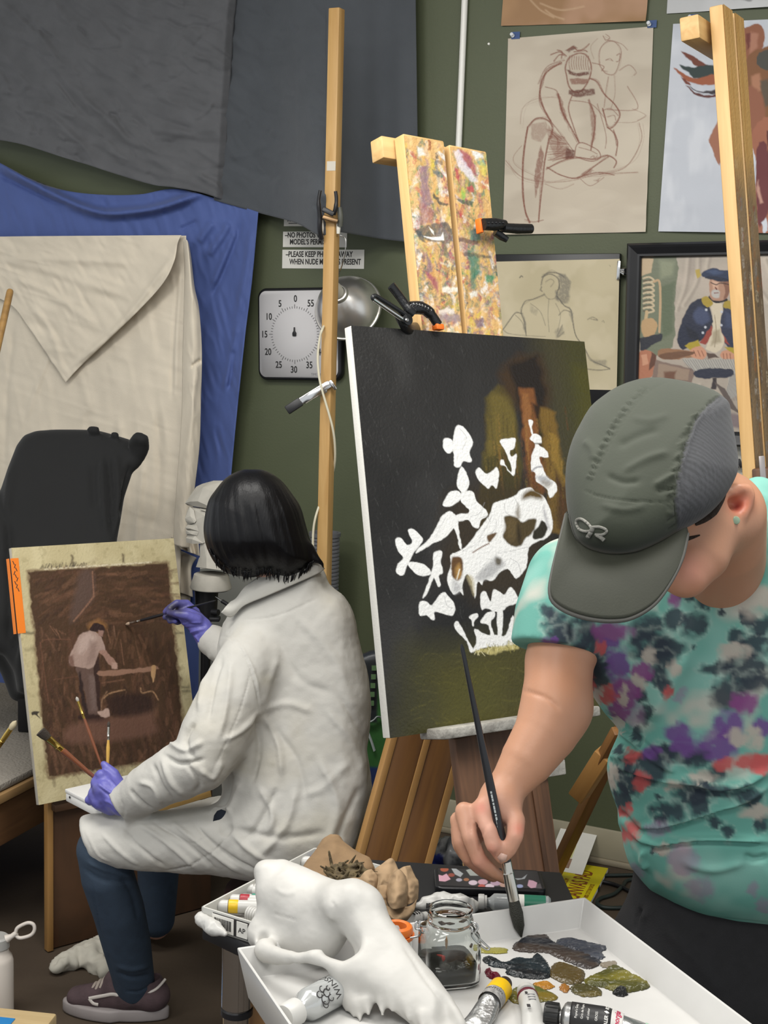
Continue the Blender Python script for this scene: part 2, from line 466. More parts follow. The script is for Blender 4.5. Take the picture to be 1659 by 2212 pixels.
def nets(D):
    ins = D < 0; n = A(D.shape)
    c = np.zeros(n-1, np.int8)
    for a in (0, 1):
        for b in (0, 1):
            for d in (0, 1): c += ins[a:n[0]-1+a, b:n[1]-1+b, d:n[2]-1+d]
    act = (c > 0) & (c < 8); idx = np.full(act.shape, -1, np.int64); cell = np.argwhere(act); idx[act] = np.arange(len(cell))
    acc = np.zeros((len(cell), 3)); cnt = np.zeros(len(cell))
    co = [A(o) for o in ((0, 0, 0), (1, 0, 0), (0, 1, 0), (1, 1, 0), (0, 0, 1), (1, 0, 1), (0, 1, 1), (1, 1, 1))]
    val = [D[tuple((cell+o).T)] for o in co]
    for i in range(8):
        for ax in range(3):
            if co[i][ax] == 0:
                o2 = co[i].copy(); o2[ax] = 1; j = [k for k in range(8) if (co[k] == o2).all()][0]
                a, b = val[i], val[j]; m = (a < 0) != (b < 0)
                t = np.where(m, a/(a-b+1e-20), 0); p = np.tile(co[i].astype(float), (len(cell), 1)); p[:, ax] = t
                acc[m] += p[m]; cnt[m] += 1
    V = cell+acc/np.maximum(cnt, 1)[:, None]
    Qs = []
    for ax in range(3):
        a1, a2 = [(1, 2), (2, 0), (0, 1)][ax]
        sl0 = [slice(None)]*3; sl1 = [slice(None)]*3; sl0[ax] = slice(0, -1); sl1[ax] = slice(1, None)
        e0 = ins[tuple(sl0)]; e1 = ins[tuple(sl1)]; m = e0 != e1
        pos = np.argwhere(m)
        ok = (pos[:, a1] > 0) & (pos[:, a2] > 0) & (pos[:, a1] < n[a1]-1) & (pos[:, a2] < n[a2]-1); pos = pos[ok]
        fl = e0[tuple(pos.T)]
        d1 = np.zeros(3, int); d1[a1] = 1; d2 = np.zeros(3, int); d2[a2] = 1
        q = np.stack([idx[tuple((pos-d1-d2).T)], idx[tuple((pos-d2).T)], idx[tuple(pos.T)], idx[tuple((pos-d1).T)]], 1)
        q = np.where(fl[:, None], q, q[:, ::-1]); Qs.append(q[(q >= 0).all(1)])
    return V, np.concatenate(Qs)
def relax(V, Q, w=.5):
    acc = np.zeros_like(V); cnt = np.zeros(len(V))
    for a, b in ((0, 1), (1, 2), (2, 3), (3, 0)):
        np.add.at(acc, Q[:, a], V[Q[:, b]]); np.add.at(acc, Q[:, b], V[Q[:, a]]); np.add.at(cnt, Q[:, a], 1); np.add.at(cnt, Q[:, b], 1)
    return V*(1-w)+acc/np.maximum(cnt, 1)[:, None]*w
def normals(V, Q):
    n = np.cross(V[Q[:, 2]]-V[Q[:, 0]], V[Q[:, 3]]-V[Q[:, 1]]); N = np.zeros_like(V)
    for k in range(4): np.add.at(N, Q[:, k], n)
    return N/(np.linalg.norm(N, axis=1)[:, None]+1e-12)
def folds(V, Q, lst):
    """press creases and raise folds on the side that faces the viewer: (polyline, width, height[, power])"""
    N = normals(V, Q); p = pixv(V); face = np.clip((N*unit_rows(CAM-V)).sum(1)*4, 0, 1); h = np.zeros(len(V))
    for f in lst:
        pts, w, amp = f[:3]; pts = catmull(pts, 5) if len(pts) > 2 else np.asarray(pts, float)
        lo = pts.min(0)-w*3; hi = pts.max(0)+w*3
        m = (p[:, 0] > lo[0]) & (p[:, 0] < hi[0]) & (p[:, 1] > lo[1]) & (p[:, 1] < hi[1]); 
        if not m.any(): continue
        d, t = segdist(p[m, 0], p[m, 1], pts); h[m] += amp*np.exp(-(d/w)**2)*np.clip(np.minimum(t, 1-t)*6+.15, 0, 1)
    return V+N*(h*face)[:, None]
def unit_rows(v): return v/(np.linalg.norm(v, axis=1)[:, None]+1e-12)
def solid(name, s, h, m, par=None, smooth=1, post=None, colf=None, c=None, **kw):
    V, Q = s.mesh(h, smooth=smooth)
    if post: V = post(V, Q)
    me = npmesh(V, Q)
    if colf is not None: setcol(me, colf(V, normals(V, Q)))
    c = V.mean(0) if c is None else c
    return link(name, me, m, par, recenter(me, c), **kw)
def Wv(x, y, off):
    r = FW+((x-829.5)/FP)[..., None]*RT-((y-1106)/FP)[..., None]*UP
    q = ((W0-CAM)@WN+off)/(r@WN); return CAM+q[..., None]*r
def Pv(x, y, d): return CAM+np.asarray(d)[..., None]*(FW+((x-829.5)/FP)[..., None]*RT-((y-1106)/FP)[..., None]*UP)
def hull(pts):
    bm = bmesh.new()
    for p in pts: bm.verts.new(p)
    bmesh.ops.convex_hull(bm, input=bm.verts)
    loose = [v for v in bm.verts if not v.link_faces]; bmesh.ops.delete(bm, geom=loose, context='VERTS')
    bmesh.ops.recalc_face_normals(bm, faces=bm.faces); return bmm(bm)
def sil(poly, d0, thick, k=.02, smooth=0, offs=0.):
    """solid whose outline seen from the front is poly (px), centred on depth d0, half thickness thick; returns (fn, bounds pts)"""
    if smooth: poly = catmull(poly, smooth, True)
    poly = np.asarray(poly, float); df = d0 if callable(d0) else (lambda x, y: np.full(x.shape, float(d0)))
    tf_ = thick if callable(thick) else (lambda x, y: np.full(x.shape, float(thick)))
    def f(X):
        p = pixv(X); d, _ = segdist(p[:, 0], p[:, 1], poly, True); d = np.where(inside(p[:, 0], p[:, 1], poly), -d, d)*p[:, 2]/FP-offs
        return smax(d, np.abs(p[:, 2]-df(p[:, 0], p[:, 1]))-tf_(p[:, 0], p[:, 1]), k)
    px, py = poly[:, 0], poly[:, 1]; D = df(px, py); T = tf_(px, py)
    b = np.concatenate([Pv(px, py, D-T), Pv(px, py, D+T)]); return f, b
def add_sil(s, poly, d0, thick, k=.02, smooth=0, ku=.02, op='u', offs=0.):
    f, b = sil(poly, d0, thick, k, smooth, offs)
    if op == 'u': s._b(b, .01)
    s.ops.append((op, ku, f)); return s
def flow(x, y, ang, seed, sx=6., sy=40.):
    """streaky noise in sheet pixels along a direction (degrees)"""
    a = math.radians(ang); u = (x*math.cos(a)+y*math.sin(a))/(sx*10); v = (-x*math.sin(a)+y*math.cos(a))/(sx*10/(sy/10))
    n = fbm(np.stack([u.ravel(), v.ravel(), np.full(u.size, seed*5.3)], 1), 1., seed, 2).reshape(x.shape); return .6*(1-np.abs(2*n-1)*1.6)+.4*n-.5
def drape(name, edges, n, offf, m, par=None, th=.0016, **kw):
    g = coons(*[A(e, float) for e in edges], *n); x, y = g[..., 0], g[..., 1]
    u = np.linspace(0, 1, n[0])[None, :]+0*x; v = np.linspace(0, 1, n[1])[:, None]+0*x
    X = Wv(x, y, offf(x, y, u, v)); me = grid_mesh(X); c = X.reshape(-1, 3).mean(0)
    o = link(name, me, m, par, recenter(me, c), **kw); solidify(o, th); return o
def front(V, pts, r=6.):
    """nearest depth of a surface around given pixels"""
    p = pixv(V); out = []
    for x, y in pts:
        m = (np.abs(p[:, 0]-x) < r) & (np.abs(p[:, 1]-y) < r)
        out.append(p[m, 2].min() if m.any() else np.nan)
    out = np.array(out); k = np.isnan(out)
    if k.any() and (~k).any(): out[k] = np.interp(np.where(k)[0], np.where(~k)[0], out[~k])
    return out
def lay(V, pts, lift, r=6.): return Pv(A(pts, float)[:, 0], A(pts, float)[:, 1], front(V, pts, r)-lift)
# ================================================================= camera, light, room
cam = bpy.data.cameras.new('camera'); co = bpy.data.objects.new('camera', cam); COL.objects.link(co)
cam.sensor_fit = 'HORIZONTAL'; cam.sensor_width = 36; cam.lens = 36*FP/1659; cam.clip_start = .05
co.matrix_world = Matrix(((RT[0], UP[0], -FW[0], CAM[0]), (RT[1], UP[1], -FW[1], CAM[1]), (RT[2], UP[2], -FW[2], CAM[2]), (0, 0, 0, 1)))
SC.camera = co
SC.view_settings.view_transform = 'Standard'; SC.view_settings.look = 'None'; SC.view_settings.gamma = 1; SC.view_settings.use_curve_mapping = False
SC.view_settings.exposure = 0.85
wd = bpy.data.worlds.new('w'); SC.world = wd; wd.use_nodes = True
wd.node_tree.nodes['Background'].inputs[0].default_value = (.93, .97, 1, 1); wd.node_tree.nodes['Background'].inputs[1].default_value = .50
def area(n, loc, tgt, sx, sy, pw, col=(1, 1, 1)):
    l = bpy.data.lights.new(n, 'AREA'); l.shape = 'RECTANGLE'; l.size = sx; l.size_y = sy; l.energy = pw; l.color = col
    o = bpy.data.objects.new(n, l); COL.objects.link(o); o.location = loc
    o.rotation_euler = (Vector(tgt)-Vector(loc)).to_track_quat('-Z', 'Y').to_euler()
area('ceiling_light', (-.75, 2.35, 2.9), (-.75, 2.6, 0), 1.2, .6, 23, (1, .975, .93))
area('ceiling_light', (.75, 1.75, 2.9), (.75, 2.0, 0), 1.2, .6, 23, (1, .975, .93))
area('ceiling_light', (-.3, .1, 2.9), (-.1, 1.6, 0), 1.4, .6, 21, (1, .98, .95))
area('ceiling_light', (-2.1, 1.2, 2.9), (-1.6, 3.5, .4), 1.2, .6, 19, (1, .98, .95))

M_floor = mat('floor_concrete', '#42372c', .75, var=.3, vscale=5, bump=.25, bscale=40, col2='#554839')
def slab(name, pts, m, **kw):
    return link(name, pymesh(pts, [tuple(range(len(pts)))]), m, smooth=False, kind='structure', **kw)
slab('floor', [(-5, -1.5, 0), (4, -1.5, 0), (4, 7.5, 0), (-5, 7.5, 0)], M_floor)
slab('ceiling', [(-5, -1.5, 3.0), (-5, 7.5, 3.0), (4, 7.5, 3.0), (4, -1.5, 3.0)], mat('ceiling_white', '#d8d6d0', .9))
M_wall = mat('wall_olive', '#50563f', .55, var=.05, vscale=2.5, bump=.10, bscale=140)
def wallpt(s, z, off=0.): q = W0+WX*s+WN*off; return A([q[0], q[1], z])
def wallslab(name, s0, s1, z0, z1, t, off, m, bev=.0, **kw):
    c = (wallpt(s0, z0, off+t/2)+wallpt(s1, z1, off+t/2))/2
    return box(name, c, WX, [0, 0, 1], (s1-s0, z1-z0, t), m, None, bev, **kw)
wallslab('wall_back', -4.2, 2.6, 0, 3.0, .1, -.1, M_wall, kind='structure')
M_base = mat('baseboard_cream', '#a19a85', .5, var=.06, vscale=6)
wallslab('baseboard_back', -4.2, 2.6, .018, .108, .012, 0, M_base, .003, kind='structure')
wallslab('trim_1', -4.2, 2.6, 0, .018, .02, 0, mat('baseboard_foot', '#8f8672', .5), .005, kind='structure')

# ----------------------------------------------------------------- conduit on the wall
a, b = W(1004, 0, .012), W(991, 310, .012); d = unit(b-a); top = a-d*(a[2]-2.98)/d[2]*1.; bot = a-d*(a[2]-.11)/d[2]
ct = thing('conduit_pipe', bot, 'thin white electrical conduit running straight up the olive wall', 'pipe')
M_pipe = mat('conduit_white', '#e4e3dc', .35)
tube('pipe', [bot, top], .0095, M_pipe, ct)
for y in (-20,):
    p = W(1004, y, .012); box('pipe_clip', p-WN*.004, WX, [0, 0, 1], (.04, .014, .012), M_pipe, ct, .003)
screw = W(1055, 95, .002)
lathe('wall_screw', [(0, 0), (.004, 0), (.003, .003), (0, .004)], W(1056, 95, 0), WN, mat('screw_white', '#e8e6de', .4), n=12, label='tiny white screw head in the olive wall beside the conduit', cat='screw')

# ----------------------------------------------------------------- notices
M_paper = mat('paper_white', '#d9d7d0', .8, var=.03, vscale=20)
M_ink = mat('ink_black', '#2c2a2a', .7)
def notice(q, lines, label, sz, rule=False, off=.0012):
    tl, tr, br, bl = [W(*p, off) for p in q]
    x = unit(tr-tl); y = unit(bl-tl); w = np.linalg.norm(tr-tl); h = np.linalg.norm(bl-tl)
    t = thing('paper_notice', tl, label, 'notice', 'notices on the wall')
    box('sheet', (tl+tr+bl+br)/4, x, -y, (w, h, .001), M_paper, t, 0)
    for i, (s, ux, uy, k) in enumerate(lines):
        text('lettering', s, tl+x*w*ux+y*h*uy+WN*.001, x, -y, sz, M_ink, t, sx=k, bold=.0006)
    if rule:
        box('underline', tl+x*w*.45+y*h*.72+WN*.0012, x, -y, (w*.45, .002, .0006), M_ink, t, 0)
k = 600/1659.
notice([(550+177*k, 300+462*k), (550+300*k, 300+462*k), (550+296*k, 300+520*k), (550+176*k, 300+522*k)], [('RULES', .16, .52, .85)], 'white paper notice, topmost of three, mostly hidden by the grey drape', .022, True)
notice([(550+170*k, 300+556*k), (550+552*k, 300+556*k), (550+552*k, 300+642*k), (550+169*k, 300+648*k)],
       [('\u2013NO PHOTOS WITHOUT', .035, .36, .74), ('MODEL\u2019S PERMISSION', .11, .80, .74)], 'white paper notice about photos, middle of three beside the timer', .0235)
notice([(550+166*k, 300+664*k), (550+655*k, 300+664*k), (550+653*k, 300+770*k), (550+166*k, 300+775*k)],
       [('\u2013PLEASE KEEP PHONES AWAY', .045, .36, .73), ('WHEN NUDE MODEL IS PRESENT', .09, .76, .70)], 'white paper notice about phones, lowest of three above the timer', .0245)

# ----------------------------------------------------------------- visual timer
c = W(655, 722, 0); R_t = .152
tm = thing('wall_timer', c, 'square white dial timer with black rim counting from zero on olive wall', 'timer')
def rrect(w, h, r, n=8):
    o = []
    for cx, cy, a0 in ((w/2-r, h/2-r, 0), (-w/2+r, h/2-r, 90), (-w/2+r, -h/2+r, 180), (w/2-r, -h/2+r, 270)):
        for i in range(n+1):
            t = math.radians(a0+90*i/n); o.append((cx+r*math.cos(t), cy+r*math.sin(t)))
    return o
ux = unit(W(750, 722)-W(560, 722)); uy = A([0, 0, 1.])
hh = (W(600, 628)[2]-W(600, 817)[2])/2; hw = hh*1.04
def tf(x, y, z): return frame(c+ux*x+uy*y+WN*z, ux, uy)
M_blk = mat('plastic_black', '#17171a', .4)
link('case', prism_mesh(rrect(2*hw+.012, 2*hh+.012, .03), .030, .006), M_blk, tm, tf(0, 0, .0))
link('dial', prism_mesh(rrect(2*hw-.006, 2*hh-.006, .024), .002), mat('dial_white', '#cfcdce', .8), tm, tf(0, 0, .031))
M_num = mat('numeral_black', '#151515', .6)
cx, cy = -.012, .0
for i in range(12):
    an = math.radians(90+30*i); r = hh*.80
    s = str(5*i)
    link('numeral', textmesh(s, .030, .0003, 'CENTER', .82, .0004), M_num, tm, tf(cx+r*math.cos(an)*1.0, cy+r*math.sin(an)-.010, .0335), smooth=False)
tk = []
for i in range(60):
    an = math.radians(90+6*i); L = .013 if i % 5 == 0 else .007; r = hh*.58
    me = prism_mesh([(0, -.0007), (L, -.0007), (L, .0007), (0, .0007)], .0004)
    me.transform(Matrix.Translation((cx+r*math.cos(an), cy+r*math.sin(an), 0)) @ Matrix.Rotation(an, 4, 'Z')); tk.append(me)
link('tick_marks', join(tk), M_num, tm, tf(0, 0, .0333), smooth=False)
link('hand', prism_mesh([(-.006, -.006), (.006, -.006), (.0065, .004), (.002, .010), (.0015, .022), (-.0015, .022), (-.002, .010), (-.0065, .004)], .006, .001), M_blk, tm, tf(cx, cy, .033))
link('lettering', textmesh('TIME TIMER', .011, .0002, 'LEFT', .9), mat('text_grey', '#77777a', .6), tm, tf(hw*.35, -hh*.93, .0333), smooth=False)

# ----------------------------------------------------------------- papers pinned to the wall
M_art = mat('art_paper', None, .75, attr='Col', bump=.05, bscale=180)
def K(ox, oy, s): return lambda *p: [(ox+x*s, oy+y*s) for x, y in p]
c3 = K(1059, 0, k); c4 = K(1059, 500, k)
def wallcanvas(q, cell, off=.004):
    tl, tr, br, bl = [W(*p, off) for p in q]
    w = (np.linalg.norm(tr-tl)+np.linalg.norm(br-bl))/2; h = (np.linalg.norm(bl-tl)+np.linalg.norm(br-tr))/2
    ex = unit((tr-tl)+(br-bl)); ey = (bl-tl)+(br-tr); ey = unit(ey-ex*(ey@ex))
    o = (tl+tr+bl+br)/4-ex*w/2-ey*h/2
    return Canvas(o, ex, ey, w, h, cell)
def hung(name, cv, label, cat, curl=True, group=None, m=None, seed=1):
    """a sheet of paper that bows a little off the wall"""
    cu = None
    if curl:
        u = cv.Ug/cv.w; v = cv.Vg/cv.h
        cu = .004*np.sin(u*3.1+seed)**2*v+.006*v**3*(.4+.6*np.cos(u*4+seed))+.0015*np.sin(v*40+seed+u*3)*u*v
        cu = np.abs(cu)
    me = cv.mesh(0., curl=cu); o = link(name, me, m or M_art, mw=recenter(me, cv.O+cv.ey*cv.h), label=label, cat=cat, group=group)
    return o
M_tape = mat('tape_blue', '#39507f', .6); M_pin = mat('pin_clear', '#d6d9dd', .15, spec=.8); M_steel = mat('steel', '#b9b9b8', .25, metal=1)
def pushpin(px, py, label, tape=True):
    p = W(px, py, .008); t = thing('push_pin', p, label, 'push pin', 'push pins in the wall papers')
    lathe('head', [(.0055, 0), (.0055, .002), (.003, .003), (.003, .009), (.0052, .011), (.0048, .0125), (0, .013)], p, unit(WN+A([0, 0, .25])), M_pin, t, n=16)
    tube('needle', [p+WN*.001, p-WN*.012], .0006, M_steel, t, 6)
    if tape:
        q = W(px+6, py-1, .0055); tp = box('masking_tape', q, WX, [0, 0, 1], (.026, .020, .0005), M_tape, None, 0, label='scrap of blue tape under the '+label.split(' push')[0].replace('clear ', '')+' push pin', cat='tape', group='blue tape scraps on the wall')

# kraft sheet
cv = wallcanvas([(1100, -330), (1415, -345), c3((975, 110))[0], c3((95, 170))[0]], .003)
cv.base('#a5825f'); cv.mottle('#8a6a4c', 6, .5); cv.mottle('#b8937a', 9, .6, .5, .7, 4)
for i, pts in enumerate([[(330, 60), (380, 95), (440, 115)], [(300, 20), (420, 60), (560, 40)], [(240, 0), (300, 60), (380, 105)]]): cv.stroke(c3(*pts), 3, '#c9ac8c', .6, 3)
hung('kraft_paper_sheet', cv, 'brown kraft paper sheet above the red chalk figure sketch', 'paper', seed=2)
# red chalk sketch
cv = wallcanvas([c3((116, 230))[0], c3((985, 156))[0], c3((921, 1386))[0], c3((70, 1402))[0]], .0017)
cv.base('#bdb2a1'); cv.mottle('#aea393', 5, .7, seed=3, sy=.4); cv.mottle('#c9bfae', 12, .5, .5, .65, 5, sx=.4)
RC = '#7b4c3e'; RD = '#5e342b'
def sk(w, a, *p, n=2, j=3, c=RC, d=.5): cv.scribble(c3(*p), w, c, a, n, j*k*1.4, dry=d)
def hot(*p, a=.5, c=RC): cv.fill(c3(*p), c, 3, a, 3, .1, 0, .7, 260)
sk(3, .75, (455, 445), (450, 400), (470, 350), (520, 320), (570, 328), (600, 380), (600, 440), (578, 500), (540, 545), (500, 548), (470, 512), (455, 445))
hot((458, 418), (520, 435), (592, 425), (596, 400), (590, 445), (530, 455), (468, 442), a=.9, c=RD); hot((470, 468), (585, 470), (578, 500), (535, 505), (480, 500), a=.75); hot((470, 540), (620, 530), (625, 560), (530, 580), (470, 565), a=.85, c=RD)
hot((450, 300), (500, 270), (520, 290), (470, 315), a=.8, c=RD)
for x in range(475, 590, 14): sk(2, .6, (x, 335), (x-4, 380), (x+2, 415), n=1)
for p in ([(362, 326), (412, 310), (440, 322), (455, 335)], [(400, 300), (430, 310), (425, 350)], [(460, 300), (495, 278), (520, 300), (560, 292), (592, 262)], [(500, 310), (560, 300), (580, 310)], [(380, 365), (410, 330), (440, 330)]): sk(2.5, .7, *p)
sk(3.5, .85, (425, 375), (350, 420), (310, 480), (298, 560), (318, 640), (362, 722), n=4, j=5); sk(2, .6, (445, 360), (340, 400), (290, 500)); sk(2, .6, (330, 520), (395, 540), (410, 590))
hot((395, 550), (425, 590), (455, 690), (450, 725), (420, 660), a=.7); sk(3, .8, (405, 560), (430, 660), (460, 720), (530, 850), n=3); sk(2, .6, (362, 722), (420, 800), (500, 905))
sk(3, .75, (225, 760), (270, 712), (335, 712), (372, 760), (360, 830), n=4, j=4)
sk(3.5, .85, (225, 760), (205, 880), (196, 1000), (200, 1150), (212, 1260), (238, 1330), n=3); sk(3, .8, (352, 830), (330, 950), (312, 1100), (300, 1220), (292, 1325), n=3)
hot((300, 870), (325, 930), (305, 1050), (272, 1185), (266, 1060), a=.75); hot((245, 740), (330, 725), (350, 790), (300, 850), (250, 830), a=.4); sk(2, .6, (210, 1312), (260, 1325), (320, 1315))
cv.hatch(*c3((345, 770), (480, 930)), *c3((430, 820), (380, 960)), 16, 1.6, RC, .6); cv.hatch(*c3((350, 800), (350, 960)), *c3((440, 820), (500, 940)), 18, 1.6, RC, .55)
hot((350, 750), (440, 830), (505, 940), (450, 950), (380, 930), (345, 830), a=.45); hot((450, 880), (510, 905), (500, 945), (450, 950), a=.8, c=RD)
sk(3, .75, (595, 470), (640, 490), (680, 560), (745, 625), (775, 690), (740, 752), (705, 762), (685, 700), (672, 650), n=3); sk(2, .5, (670, 660), (720, 650), (765, 690)); sk(2, .5, (700, 700), (740, 690), (750, 720))
sk(2.5, .7, (490, 570), (468, 650), (500, 760), (525, 840)); hot((590, 600), (632, 700), (625, 830), (598, 895), (605, 760), a=.6); sk(3, .7, (590, 595), (628, 720), (602, 895), n=3); sk(2, .5, (640, 620), (690, 800), (688, 885)); sk(2, .5, (480, 600), (600, 620), (680, 700))
hot((420, 670), (450, 690), (480, 790), (520, 850), (480, 790), a=.5)
sk(2.2, .7, (505, 930), (515, 870), (550, 852), (610, 878), (650, 905), (655, 945), (600, 962), (510, 935)); sk(1.6, .6, (600, 940), (618, 930), (622, 945), (640, 930)); sk(1.6, .6, (530, 880), (600, 900), (640, 920))
sk(2.5, .7, (735, 780), (762, 850), (748, 930), n=3); sk(2.5, .7, (700, 760), (740, 800), (755, 870))
sk(2.5, .75, (335, 1010), (430, 962), (520, 940), (620, 952), (700, 930), (752, 962), (738, 1002), n=3); sk(2.5, .75, (340, 1000), (420, 1045), (520, 1065), (600, 1010), (705, 935), n=3); sk(2.5, .7, (520, 1060), (640, 1030), (740, 1045))
hot((540, 1040), (600, 1005), (620, 1020), (560, 1055), a=.6)
sk(2, .5, (890, 735), (905, 830), (862, 930), (790, 1010), (650, 1040), n=4, j=8); sk(2, .5, (95, 960), (190, 1058), (330, 1088), (480, 1080), (650, 1042), (880, 1030), n=3, j=8); sk(1.6, .35, (180, 740), (200, 640), (280, 590), (420, 580), n=3, j=8); sk(1.6, .35, (930, 690), (860, 730), (740, 730), n=2)
sk(1.6, .4, (190, 870), (140, 940), (170, 1000), (330, 1080)); sk(1.6, .5, (540, 1070), (600, 1110), (680, 1060)); sk(1.6, .4, (330, 1100), (420, 1130), (500, 1100)); hot((620, 1075), (660, 1065), (640, 1085), a=.6)
sk(2, .5, (652, 380), (655, 300), (692, 252), (742, 250), (782, 300), (772, 370), (742, 440), (692, 440), (662, 402), (652, 380), n=3); sk(2, .6, (755, 330), (775, 320), (770, 360), (755, 370)); sk(2, .6, (690, 360), (715, 350), (730, 362)); sk(2, .6, (610, 375), (650, 385), (680, 400), (665, 420)); sk(1.6, .5, (670, 420), (700, 430)); sk(2, .5, (675, 215), (690, 240), (715, 225), (690, 205), n=3); sk(1.6, .45, (700, 240), (780, 260), (820, 300)); sk(1.6, .3, (640, 230), (600, 280), (620, 350))
sk(2, .5, (705, 460), (690, 550), (680, 640)); sk(2, .45, (770, 420), (830, 388), (872, 430), (860, 450)); sk(2, .5, (820, 515), (880, 648), (700, 655), n=2); sk(1.6, .4, (740, 450), (745, 560), (720, 650)); sk(1.5, .35, (850, 650), (930, 690), (880, 720), n=2)
hung('chalk_sketch', cv, 'red chalk drawing of a bent seated figure pinned to the olive wall', 'drawing', seed=1)
pushpin(*c3((135, 214))[0], 'clear push pin at the upper corner of the chalk sketch near the conduit'); pushpin(*c3((950, 146))[0], 'clear push pin at the upper corner of the chalk sketch near the figure painting'); pushpin(*c3((1196, 110))[0], 'clear push pin above the white figure painting beside the tall easel')
# sheet above, cropped by the frame edge
cv = wallcanvas([c3((1075, -500))[0], c3((2000, -560))[0], c3((2000, 12))[0], c3((1068, 92))[0]], .003)
cv.base('#b9babb'); cv.mottle('#c9cacb', 8, .6, seed=2)
cv.fill(c3((1500, 5), (1560, 8), (1600, -30), (1500, -40)), '#6a686b', 3, .8, 3)
hung('white_paper_sheet', cv, 'white paper sheet with a grey smudge above the figure painting', 'paper', seed=3)
# figure painting on white paper
cv = wallcanvas([c3((1110, 146))[0], c3((1925, 100))[0], c3((1890, 1400))[0], c3((988, 1378))[0]], .0023)
cv.base('#bcc0c8'); cv.mottle('#cdd0d6', 9, .7, seed=8, sx=2.5); cv.mottle('#b0b4bd', 14, .4, .5, .62, 9, sx=.4)
f3 = lambda c, *p, s=2, a=1, w=3: cv.fill(c3(*p), c, s, a, w, .08, 3 if len(p) > 4 else 0)
f3('#6d3f33', (1143, 314), (1170, 318), (1300, 390), (1290, 408), (1220, 385)); f3('#35403f', (1130, 388), (1200, 405), (1290, 392), (1420, 398), (1420, 450), (1240, 470), (1190, 440)); f3('#95583f', (1098, 404), (1140, 430), (1220, 470), (1290, 455), (1420, 440), (1420, 490), (1290, 510), (1180, 490), (1140, 455)); f3('#6f3e33', (1140, 455), (1190, 492), (1200, 510), (1165, 500)); f3('#3a3438', (1190, 515), (1270, 548), (1420, 520), (1420, 560), (1300, 560), (1230, 545)); f3('#5a3330', (1170, 510), (1230, 555), (1300, 570), (1420, 560), (1420, 578), (1300, 584), (1220, 566))
f3('#9a6a55', (1390, 640), (1350, 740), (1308, 835), (1325, 880), (1372, 990), (1384, 800)); f3('#342b33', (1368, 760), (1385, 900), (1400, 1080), (1395, 1120), (1410, 1260), (1430, 1260), (1430, 740))
f3('#8a5a44', (1520, 170), (1600, 143), (1642, 200), (1625, 290), (1575, 350), (1540, 380), (1500, 380), (1500, 170)); f3('#6d3b33', (1530, 200), (1570, 190), (1560, 260), (1535, 300)); f3('#a57560', (1560, 190), (1600, 200), (1590, 290), (1550, 330), s=5)
f3('#7d563b', (1520, 380), (1620, 290), (1900, 250), (1900, 1000), (1560, 720), (1500, 700)); f3('#4b4a45', (1590, 360), (1640, 300), (1900, 300), (1900, 420), (1650, 420)); f3('#a5765c', (1560, 450), (1610, 440), (1620, 540), (1570, 560), s=6); f3('#5c5044', (1610, 480), (1660, 470), (1700, 620), (1640, 640), s=6); f3('#8c5c48', (1540, 520), (1620, 560), (1640, 700), (1560, 840), (1530, 700), s=6)
f3('#9b6550', (1560, 830), (1640, 700), (1900, 760), (1900, 1390), (1600, 1390), (1590, 1000)); f3('#6a3a3c', (1590, 900), (1650, 870), (1690, 1150), (1640, 1310), (1600, 1330)); f3('#55302f', (1650, 780), (1800, 800), (1800, 1300), (1690, 1290)); f3('#b98f80', (1600, 1080), (1630, 1210), (1610, 1220), (1590, 1120), s=4); f3('#c8ccd4', (1620, 1330), (1650, 1300), (1660, 1380), (1640, 1400))
hung('figure_painting', cv, 'painted nude figure with feathery brown strokes on white paper behind the tall easel', 'painting', seed=4)

# framed pencil drawing on a black board
fr_q = [c4((-40, 148))[0], c4((788, 142))[0], c4((745, 1003))[0], c4((-80, 1010))[0]]
tl, tr, br, bl = [W(*p, .012) for p in fr_q]
pd = thing('framed_drawing', (bl+br)/2, 'pencil drawing of a seated man seen from behind on black backing board', 'drawing')
M_blkw = mat('frame_black', '#1b1c1f', .38, var=.1, vscale=20)
box('backing_board', (tl+tr+bl+br)/4, tr-tl, tl-bl, (np.linalg.norm(tr-tl), np.linalg.norm(tl-bl), .02), M_blkw, pd, .003)
cv = wallcanvas([c4((-30, 178))[0], c4((785, 168))[0], c4((743, 943))[0], c4((-70, 935))[0]], .0019, .0235)
cv.base('#bdb295'); cv.mottle('#b0a587', 5, .7, seed=12); cv.mottle('#cabfa4', 16, .4, .5, .65, 13)
GC = '#5f5b52'
def gk(w, a, *p, n=2, j=3): cv.scribble(c4(*p), w, GC, a, n, j*k*1.3, dry=.5)
def got(*p, a=.3): cv.fill(c4(*p), '#6a675f', 5, a, 4, .1, 0, .8, 300)
gk(2, .7, (303, 320), (318, 272), (360, 256), (405, 282), (410, 330), (396, 372), n=3); gk(2, .8, (305, 330), (302, 350), (310, 358)); gk(2, .8, (412, 310), (412, 340), (402, 352)); gk(1.5, .5, (330, 300), (360, 285), (380, 300), (360, 330)); gk(1.5, .5, (320, 370), (345, 402), (385, 400), (402, 365))
gk(3, .6, (310, 270), (350, 245), (400, 248), (440, 270), n=4, j=5); got((400, 262), (450, 250), (480, 300), (470, 420), (420, 430), (405, 380), (420, 320), a=.7); got((390, 350), (412, 380), (410, 420), (385, 400), a=.9)
